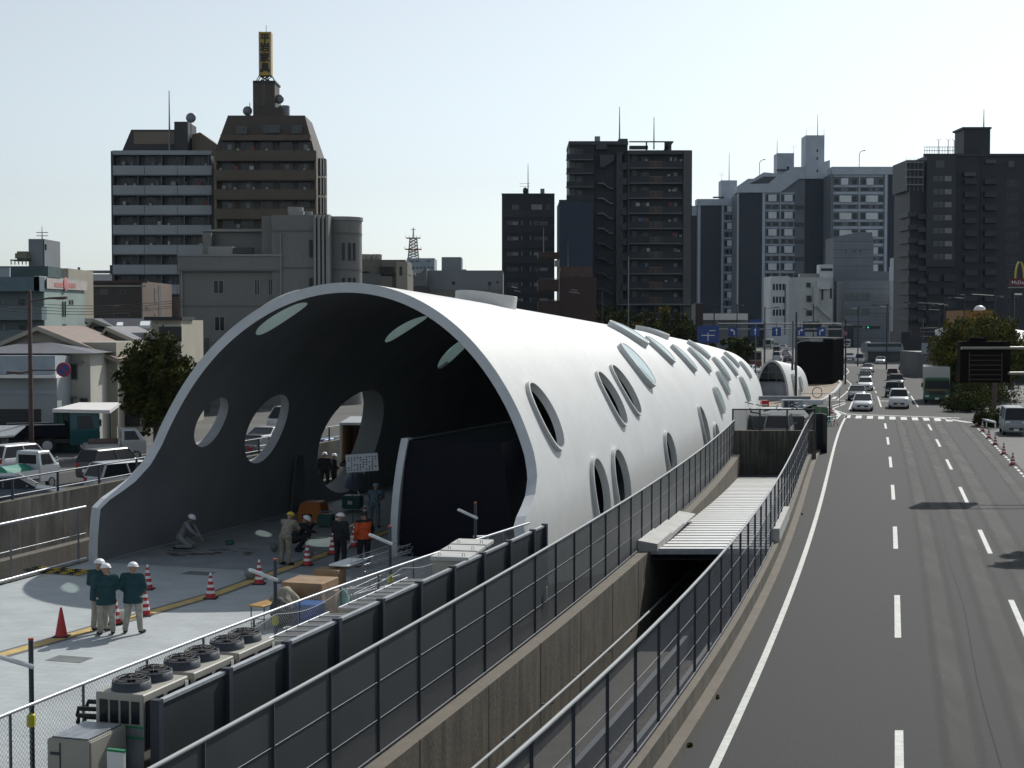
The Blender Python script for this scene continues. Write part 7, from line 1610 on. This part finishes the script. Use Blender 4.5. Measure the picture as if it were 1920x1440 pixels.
# ================================================================ plaza equipment
# air conditioners in a row along the panel fence
def ac_unit(label, loc, rz, wrapped=False):
    o = thing('air_conditioner', label, 'air conditioner', loc, rz, 'big twin-fan air conditioner units along the panel fence')
    W_, L_, H_ = .77, 1.24, 1.7
    mb = MB(); mb.box(0,0,0,W_,L_,H_); mb.build('casing', M('beige_metal'), o, .015)
    mb = MB()
    for k in range(4): mb.box(.07+k*.17,-.012,H_-.42,.07+k*.17+.13,-.003,H_-.1)
    mb.build('end_grille', M('glass_dark'), o)
    for y0 in (.06,.66):
        mb = MB(); mb.box(W_+.002,y0,H_-.75,W_+.015,y0+.46,H_-.1); 
        mb.build('coil_panel', M('navy_wall'), o)
        for k in range(0): pass
    for y in (.32,.92):
        mb = MB(); r_ = .27; mb.loft([[(W_/2+r_*a*math.cos(t_), y+r_*a*math.sin(t_), H_+z) for t_ in [2*math.pi*k/28 for k in range(28)]] for a, z in ((1.05,.0),(1.0,.12),(.93,.12),(.9,.01))], 0, True, False); mb.build('fan_shroud', M('post'), o)
        mb = MB(); mb.add([(W_/2+r_*.92*math.cos(2*math.pi*k/28), y+r_*.92*math.sin(2*math.pi*k/28), H_+.10) for k in range(28)], [tuple(range(28))]); mb.tube([(W_/2,y,H_+.02),(W_/2,y,H_+.1)], .07, 12)
        for k in range(4):
            a = k*math.pi/2+.4; mb.cbox((W_/2+.15*math.cos(a), y+.15*math.sin(a), H_+.06), .2,.12,.012, a, 0, R(20))
        mb.build('fan', M('black'), o)
        mb = MB()
        for r2 in (.08,.14,.20,.26): mb.tube([(W_/2+r2*math.cos(t_), y+r2*math.sin(t_), H_+.20-.06*(r2/.26)**2) for t_ in lin(0, 2*math.pi, 25)], .006, 4, cap=False)
        for k in range(6): a = k*math.pi/3; mb.tube([(W_/2,y,H_+.2),(W_/2+.15*math.cos(a), y+.15*math.sin(a), H_+.185),(W_/2+.28*math.cos(a), y+.28*math.sin(a), H_+.10)], .006, 4)
        mb.build('fan_guard', M('black'), o)
    mb = MB(); mb.box(W_+.003,L_-.1,H_-.28,W_+.01,L_-.01,H_-.06); mb.build('rating_label', M('plate'), o)
    if wrapped:
        mb = MB(); mb.box(-.015,-.02,0,W_+.015,-.013,H_-.45); mb.build('plastic_wrap', mat('wrap', (.20,.22,.24), .25, var=.2, vs=3), o)
        for z in (H_-.47, H_-.62): mb = MB(); mb.box(-.02,-.03,z,W_+.02,-.021,z+.03); mb.build('tape', mat('tape_green', (.02,.20,.09), .5, var=0), o)
    mb = MB(); mb.box(.0,.0,-.8,W_,L_,-.0); mb.build('plinth', M('concrete_dark'), o)
    return o
p0 = at(186,1290,21.0); ang = math.atan2(.316,1)*-1
for k, (px_, py_, lab) in enumerate(((186,1290,'nearest twin-fan air conditioner with plastic-wrapped end and green tape'),(274,1263,'middle one of the three twin-fan air conditioners'),(362,1226,'farthest of the three twin-fan air conditioners'))):
    y = 20.95+k*1.33; x = XF(y)-.30-.79; ac_unit(lab, (x, y, .8), ang, k == 0)
sa = thing('small_air_conditioner', 'square beige cooling unit with slatted grille top in the bottom left corner', 'air conditioner', (-6.3,20.0,.5), R(-17))
mb = MB(); mb.box(0,0,.3,.68,.9,1.6); mb.build('casing', M('beige_metal'), sa, .02, 2); mb = MB()
for k in range(15): mb.box(.06,.05+k*.053,1.6,.62,.075+k*.053,1.625)
mb.build('grille_slats', M('galv'), sa); mb = MB(); mb.box(.05,.04,1.6,.63,.86,1.608); mb.build('grille_recess', M('black'), sa)
mb = MB(); mb.box(.06,-.012,1.38,.2,-.004,1.42); mb.build('badge', M('post'), sa); mb = MB(); mb.box(.2,-.006,.35,.22,-.0,1.55); mb.build('panel_seam', M('post'), sa)
gb = thing('folded_sheet', 'white sheet with green tape edge standing beside the cooling unit', 'sheet', (-5.25,19.6,1.62)); mb = MB(); mb.cbox((0,0,.2), .26,.05,.42, R(-20)); mb.build('sheet', M('sign_white'), gb); mb = MB(); mb.cbox((0,0,.425), .27,.06,.03, R(-20)); mb.build('tape', M('tape_green'), gb)
pb = thing('pipe_bundle', 'bundle of black insulated pipes sticking out beside the nearest air conditioner', 'pipes', (XF(21.2)-1.35,21.2,.0))
for k in range(9): mb = MB(); z = 1.62+.075*k; mb.tube([(.35,.1*(k%3),z),(-.05-.04*(k%4),.1*(k%3),z+.02),(-.10-.03*(k%4),.05+.1*(k%3),z-.1)], .035, 7); mb.build('pipe', M('rubber'), pb)
# grille-topped ducts beside the panel fence
for (d0, d1, n_, lab) in ((25.3,27.9,6,'near'),(28.3,31.7,8,'far')):
    o = thing('ventilation_duct', 'low duct topped by framed wire grilles, %s one along the panel fence' % lab, 'duct'); w_ = .78
    P_ = lambda d, a: Vector((XF(d)-.08-a, d, 0))
    mb = MB(); mb.loft([[P_(d,0)+Vector((0,0,z)) if a == 0 else P_(d,w_)+Vector((0,0,z)) for a, z in ((0,1.4),(0,2.26),(1,2.26),(1,1.4))] for d in (d0,d1)], 0, False); mb.build('casing', M('beige_metal'), o)
    for k in range(n_):
        a, b_ = d0+(d1-d0)*k/n_+.05, d0+(d1-d0)*(k+1)/n_-.03
        mb = MB(); mb.add([P_(a,.06)+Vector((0,0,2.268)),P_(a,w_-.05)+Vector((0,0,2.268)),P_(b_,w_-.05)+Vector((0,0,2.268)),P_(b_,.06)+Vector((0,0,2.268))], [(0,1,2,3)]); mb.build('grille', mat('duct_grille', (.05,.052,.055), .6, .2, bump=.8, bs=80), o)
        mb = MB(); mb.tube([P_(a-.04,.0)+Vector((0,0,2.28)), P_(a-.04,w_)+Vector((0,0,2.28))], .018, 5); mb.build('frame_bar', M('galv'), o)
    mb = MB(); mb.tube([P_(d0,w_)+Vector((0,0,2.28)), P_(d1,w_)+Vector((0,0,2.28))], .018, 5); mb.build('frame_rail', M('galv'), o)
# three lidded cabinets
for k, (px_, lab) in enumerate(((806,'nearest'),(825,'middle'),(843,'farthest'))):
    y = 33.1+k*.98; x = at(px_, 1041, y).x; o = thing('lidded_cabinet', 'beige cabinet with overhanging concrete lid, %s of three behind the panel fence' % lab, 'cabinet', (x,y,0), R(-12), 'lidded cabinets behind the panel fence')
    mb = MB(); mb.box(.05,.05,.5,.8,.8,2.42); mb.build('box', M('beige_metal'), o, .01); mb = MB(); mb.box(0,0,2.42,.88,.85,2.52); mb.build('lid', M('concrete_new'), o, .015)
    for xx in (.15,.7): mb = MB(); mb.tube([(xx,.2,2.52),(xx,.2,2.58),(xx+.05,.2,2.58),(xx+.05,.2,2.52)], .008, 5); mb.build('lifting_loop', M('galv_dull'), o)
# fluorescent lamp poles
for k, (px_, lab) in enumerate(((50,'at the bottom left beside the cooling unit'),(513,'beside the plywood boxes'),(730,'beside the orange-jacket man'),(891,'in front of the navy block'))):
    D = (22.6,30.3,35.3,40)[k]; X_ = at(px_,607,D).x; o = thing('lamp_pole', 'slim pole with slanted tube lamp, '+lab, 'lamp pole', (X_,D,0), 0, 'temporary lamp poles along the chain link fence')
    mb = MB(); mb.tube([(0,0,0),(0,0,2.88)], .04, 8); mb.build('pole', M('post'), o); mb = MB(); mb.tube([(0,0,2.88),(0,0,2.91)], .042, 8); mb.build('cap', mat('cap_red', (.4,.05,.03), .5, var=0), o)
    mb = MB(); mb.cbox((-.20,-.25,2.62), .09,.72,.07, R(-50), 0, R(-24)); mb.build('lamp_tube', M('lamp_lens'), o, .02, 2); mb = MB(); mb.tube([(0,0,2.4),(0,-.04,2.5),(-.03,-.08,2.5)], .02, 6); mb.build('bracket', M('galv_dull'), o)
    mb = MB(); mb.cbox((0,-.03,1.65), .12,.12,.2); mb.build('clamp', mat('clamp_yellow', (.45,.42,.03), .6, var=.1), o, .02)
# loose cable swagging along rail
cbl = thing('cable', 'thin pale cable swagging along the chain link rail', 'cable'); mb = MB(); mb.tube([(XC(d)+.05, d, 1.83-.16*abs(math.sin((d-30)*1.1))) for d in lin(29,38,60)], .009, 4); mb.build('cable_run', M('pale_metal'), cbl)
# table, boxes, tarps
tb = thing('folding_table', 'narrow wooden-topped folding table beside the boxes', 'table', gnd(464,1180)+Vector((.2,.0,0)), R(-26)); mb = MB(); mb.box(-.22,0,.56,.22,1.7,.60); mb.build('table_top', mat('table_wood', (.38,.22,.06), .5, var=.15, vs=4), tb, .008)
for x in (-.2,.2):
    for y in (.1,1.6): mb = MB(); mb.tube([(x,y,0),(x,y,.56)], .015, 6); mb.build('leg', M('black'), tb)
for y in (.1,1.6): mb = MB(); mb.tube([(-.2,y,.25),(.2,y,.25)], .012, 6); mb.build('stretcher', M('black'), tb)
def boxat(name, label, cat, px_, D, W_, L_, z0, z1, m, rz=R(-16), bevel=.012):
    o = thing(name, label, cat, (at(px_,607,D).x, D, z0), rz); mb = MB(); mb.box(0,0,0,W_,L_,z1-z0); mb.build('body', M(m), o, bevel); return o
boxat('plywood_box', 'large plywood box with sunlit flat top, tallest in the stack of goods', 'box', 524,39,1.15,1.15,0,.92,'plywood'); boxat('plywood_box', 'smaller plywood box behind the large one', 'box', 584,41.2,.75,.6,0,.88,'plywood')
boxat('plywood_box', 'pale upright board box right of the blue crate', 'box', 607,37.6,.28,.5,0,.95,'plywood')
b_ = boxat('blue_crate', 'bright blue plastic crate behind the chain link mesh', 'crate', 549,37.6,.64,.6,0,.56,'blue_sign'); mb = MB(); mb.box(-.02,-.02,.54,.66,.62,.6); mb.build('lid_rim', mat('blue_rim', (.02,.10,.35), .4, var=0), b_, .01)
def heap(name, label, cat, loc, sx, sy, sz, m, seed):
    o = thing(name, label, cat, loc); rnd = random.Random(seed); bm = bmesh.new(); bmesh.ops.create_icosphere(bm, subdivisions=3, radius=1)
    for v in bm.verts:
        k = 1+.14*math.sin(v.co.x*5+seed)+.12*math.sin(v.co.y*6+v.co.z*4); v.co = Vector((v.co.x*sx*k, v.co.y*sy*k, max(0, (v.co.z*.5+.5))*sz*(.8+.2*k)))
    for f in bm.faces: f.smooth = True
    me = bpy.data.meshes.new('cover'); bm.to_mesh(me); bm.free(); me.materials.append(M(m)); link('cover', me, o); return o
mat('tarp_beige', (.25,.23,.18), .85, var=.2, vs=4, bump=.5, bs=10); mat('tarp_green', (.10,.25,.20), .8, var=.2, vs=4, bump=.5, bs=10); mat('tarp_dark', (.05,.055,.045), .85, var=.3, vs=4, bump=.5, bs=10)
heap('tarpaulin_heap', 'crumpled beige tarpaulin over goods beside the plywood box', 'tarpaulin', (at(532,607,38.3).x,38.3,0), .38,.4,.92,'tarp_beige', 1); heap('tarpaulin_heap', 'dark covered heap behind the second lamp pole', 'tarpaulin', (at(524,607,37.8).x,37.6,0), .27,.35,.78,'tarp_dark', 2)
heap('tarpaulin_heap', 'pale mint green sheet draped beside the wire frames', 'tarpaulin', (at(638,607,38).x,38,0), .17,.3,1.0,'tarp_green', 3)
for px_,py_,lab,i in ((230,1168,'clear plastic bag between the two groups of workers',5),(470,1086,'white sack beside the cone near the lamp pole',6),(578,1048,'white bag behind the cone beside the yellow-helmet worker',7)): heap('plastic_bag', lab, 'bag', gnd(px_,py_), .17,.17,.36,'curtain' if i > 5 else 'plate', i)
heap('bucket_of_mortar', 'grey bucket at the feet of the yellow-helmet worker', 'bucket', gnd(514,1035), .13,.13,.3,'tower_slab', 8)
# wire frame stacks
wf = mat('wire_silver', (.34,.36,.38), .4, .5, var=0)
for i, (px_, D, z0, L_, lab) in enumerate(((632,40,.0,2.2,'lower left stack'),(655,41.5,.55,2.6,'upper stack'),(690,41.3,.0,2.0,'lower right stack'),(668,39.0,.0,1.6,'front stack'))):
    o = thing('wire_frame_stack', 'heap of silver welded wire frames, %s behind the chain link fence' % lab, 'wire frames', (at(px_,607,D).x, D, z0), R(-20-6*i)); rnd = random.Random(i)
    for j in range(3):
        mb = MB(); z = .05+.2*j; w_ = .45
        for s in (0, w_): 
            for zz in (0,.16): mb.tube([(s,0,z+zz),(s,L_,z+zz+.04*j)], .012, 4)
        for k in range(9):
            y = L_*k/8; mb.tube([(0,y,z),(w_,y,z)], .006, 4); mb.tube([(0,y,z),(0,y+.12,z+.16)], .006, 4); mb.tube([(w_,y,z),(w_,y+.12,z+.16)], .006, 4); mb.tube([(0,y,z+.16),(w_,y,z+.16)], .006, 4)
        mb.build('wire_frame', wf, o)
boxat('white_board', 'white board lying on top of the wire frames', 'board', 614,41.4,.6,1.3,.95,1.0,'sign_white', R(-20))
# stepladder
p = gnd(899,1075); p = Vector((at(902,607,41.5).x, 41.5, 0)); o = thing('stepladder', 'aluminium stepladder standing in front of the navy block', 'ladder', p, R(10))
for s in (-.18,.18): mb = MB(); mb.tube([(s*1.3,-.35,0),(s,0,1.75)], .025, 6); mb.build('rail', M('galv'), o); mb = MB(); mb.tube([(s*1.3,.35,0),(s,.04,1.75)], .02, 6); mb.build('rear_leg', M('galv'), o)
for k in range(5): z = .3+.3*k; y = -.35*(1-z/1.75); mb = MB(); mb.cbox((0,y,z), .4,.09,.025); mb.build('step', M('galv'), o)
mb = MB(); mb.cbox((0,.02,1.76), .42,.14,.04); mb.build('top_cap', M('sign_white'), o)
# machines inside
o = thing('generator', 'orange generator with sloped hood inside the tube', 'generator', gnd(588,980), R(-10)); mb = MB(); mb.loft([[(x,y,z) for x,y in ((-.48*k,-.5),(.48*k,-.5),(.48*k,.5),(-.48*k,.5))] for z,k in ((.05,1),(.45,1),(.82,.8))], 0, False); mb.build('casing', mat('machine_orange', (.40,.11,.01), .5, var=.15), o, .04, 2); mb = MB(); mb.box(-.3,-.515,.15,.1,-.5,.4); mb.build('vent', M('black'), o)
o = thing('compressor', 'small dark green compressor in front of the orange generator', 'compressor', gnd(611,988), R(-10)); mb = MB(); mb.box(-.3,-.2,.06,.3,.25,.5); mb.build('casing', mat('machine_green', (.01,.07,.06), .5, var=.15), o, .05, 2); mb = MB(); mb.tube([(-.3,-.2,.62),(.3,-.2,.62)], .02, 6); mb.build('handle', M('galv_dull'), o)
o = thing('generator', 'teal generator below the white notice board', 'generator', gnd(660,958), R(-10)); mb = MB(); mb.box(-.35,-.3,.1,.4,.4,.65); mb.build('casing', mat('machine_teal', (.01,.09,.08), .5, var=.15), o, .05, 2); mb = MB(); mb.box(-.1,-.31,.3,.1,-.3,.45); mb.build('badge', M('plate'), o)
D = 57.5; a, c = at(649,886,D), at(709,849,D); o = thing('notice_board', 'white tilted notice board with rows of small marks inside the tube', 'notice board', (a.x,D,0)); mb = MB(); W_, H_ = c.x-a.x, c.z-a.z
mb.cbox((W_/2,0,(a.z+c.z)/2), W_,.04,H_*.9, 0, 0, 0, R(-4)); mb.build('board', mat('board_white', (.80,.84,.9), .6, var=.05), o); mb = MB(); rnd = random.Random(3)
for j in range(6):
    for i in range(10):
        if rnd.random() < .72: x = .1+i*(W_-.2)/9; z = a.z+.12+j*(H_-.2)/6; mb.cbox((x,-.03,z+.0+(x-W_/2)*.07), .035+.02*rnd.random(),.008,.05)
mb.build('writing', M('post'), o); mb = MB()
for x in (.25,.9): mb.tube([(x,.05,0),(x,.03,a.z+.05)], .02, 6)
mb.build('easel', M('post'), o)
o = thing('mixer', 'blue-grey tilted mixing drum under the notice board', 'mixer', gnd(663,937)); mb = MB(); mb.tube([(-.1,0,.45),(.0,0,.8),(.12,0,1.25)], [.28,.42,.3], 16); mb.build('drum', mat('drum_blue', (.10,.12,.18), .5, var=.1), o); mb = MB(); mb.tube([(-.35,0,0),(0,0,.7),(.35,0,0)], .03, 6); mb.build('stand', M('black'), o)
# open lorry box parked outside the side opening
D = 73; a, c = at(637,892,D), at(684,797,D); o = thing('open_lorry', 'lorry with open white-framed rear and brown interior parked at the side opening', 'lorry', (a.x,D,.0)); W_, H_ = 2.1, c.z
mb = MB(); mb.box(0,0,.9,.1,5,H_); mb.box(W_-.1,0,.9,W_,5,H_); mb.box(0,0,H_,W_,5,H_+.12); mb.box(.1,4.9,.9,W_-.1,5,H_); mb.build('box_frame', M('pale_metal'), o); mb = MB(); mb.box(.11,4.8,.95,W_-.11,4.88,H_-.02); mb.box(.11,.1,.95,.14,4.8,H_-.02); mb.build('lining', M('wood'), o); mb = MB(); mb.box(0,0,.7,W_,5,.88); mb.build('bed', M('black'), o)
for x in (.2,W_-.2): wheel(o, x, 1.0, .38)
# pile of striped bars by the plaza edge, small floor things
o = thing('striped_bar_pile', 'pile of yellow and black bars lying at the left plaza edge', 'bars', gnd(115,1074), R(70)); mat('bar_yellow', (.45,.32,.04), .6, var=.05); rnd = random.Random(9)
for k in range(11):
    mb = MB(); x = -.3+k*.06; y0 = rnd.uniform(-1.2,-.6)
    for j in range(8): mb.tube([(x,y0+j*.25,.04+.03*(k%3)),(x+.01,y0+j*.25+.25,.04+.03*(k%3))], .022, 5, j % 2)
    mb.build('bar', [M('bar_yellow'), M('black')], o)
mb = MB(); rnd = random.Random(12)
for k in range(46):
    p = gnd(rnd.uniform(318,470), rnd.uniform(1029,1043)); mb.cbox((p.x,p.y,.012), rnd.uniform(.2,.4),.06,.004, R(-17))
o = struct('paving_joint_repair', mb, M('concrete_dark'))
o = thing('tool_bag', 'small dark tool bag on the shaded floor near the kneeling worker', 'bag', gnd(431,1022)); mb = MB(); mb.box(-.15,-.1,0,.15,.1,.18); mb.build('bag_body', M('machine_teal'), o, .05, 2)
# rope with striped pattern between cones inside
rp = thing('barrier_rope', 'black and yellow rope strung between the shaded cones', 'rope', (0,0,0)); a, c = gnd(576,1045), gnd(664,1015); mb = MB()
for j in range(24):
    f = lambda t_: a.lerp(c, t_)+Vector((0,0,.62-.5*math.sin(math.pi*t_)*.35)); mb.tube([f(j/24), f((j+1)/24)], .016, 5, j % 2)
mb.build('rope_length', [M('bar_yellow'), M('black')], rp)
# offcuts on fence: white tag plates
o = thing('tag_plate', 'small white plate fixed on the near mesh fence', 'plate', (XA(35.1)+.05,35.1,0)); mb = MB(); mb.box(0,-.03,1.15,.02,.03,1.48); mb.build('plate', M('sign_white'), o)
# tree just out of frame on the right whose shadow falls on the road
tree('street tree just beyond the right edge, casting its shadow on the road', (21.3,53.5,0), 7.2, 2.7, 2.2, 77, ('leaf_green','leaf_dark'), 9000, .14)
# ================================================================ thin spring haze
hz = MB(); hz.box(-1450, -80, -6, 1450, 1650, 75); hm = bpy.data.materials.new('haze'); hm.use_nodes = True; t = hm.node_tree; t.nodes.remove(t.nodes['Principled BSDF'])
pv_ = t.nodes.new('ShaderNodeVolumePrincipled'); pv_.inputs['Color'].default_value = (.6,.8,1,1); pv_.inputs['Density'].default_value = .00003; pv_.inputs['Anisotropy'].default_value = .2
t.links.new(pv_.outputs[0], t.nodes['Material Output'].inputs['Volume']); o = hz.build('haze', hm); o['kind'] = 'stuff'
o['label'] = 'thin pale haze over the distant towers'
sc.cycles.volume_bounces = 0; sc.cycles.volume_step_rate = 1
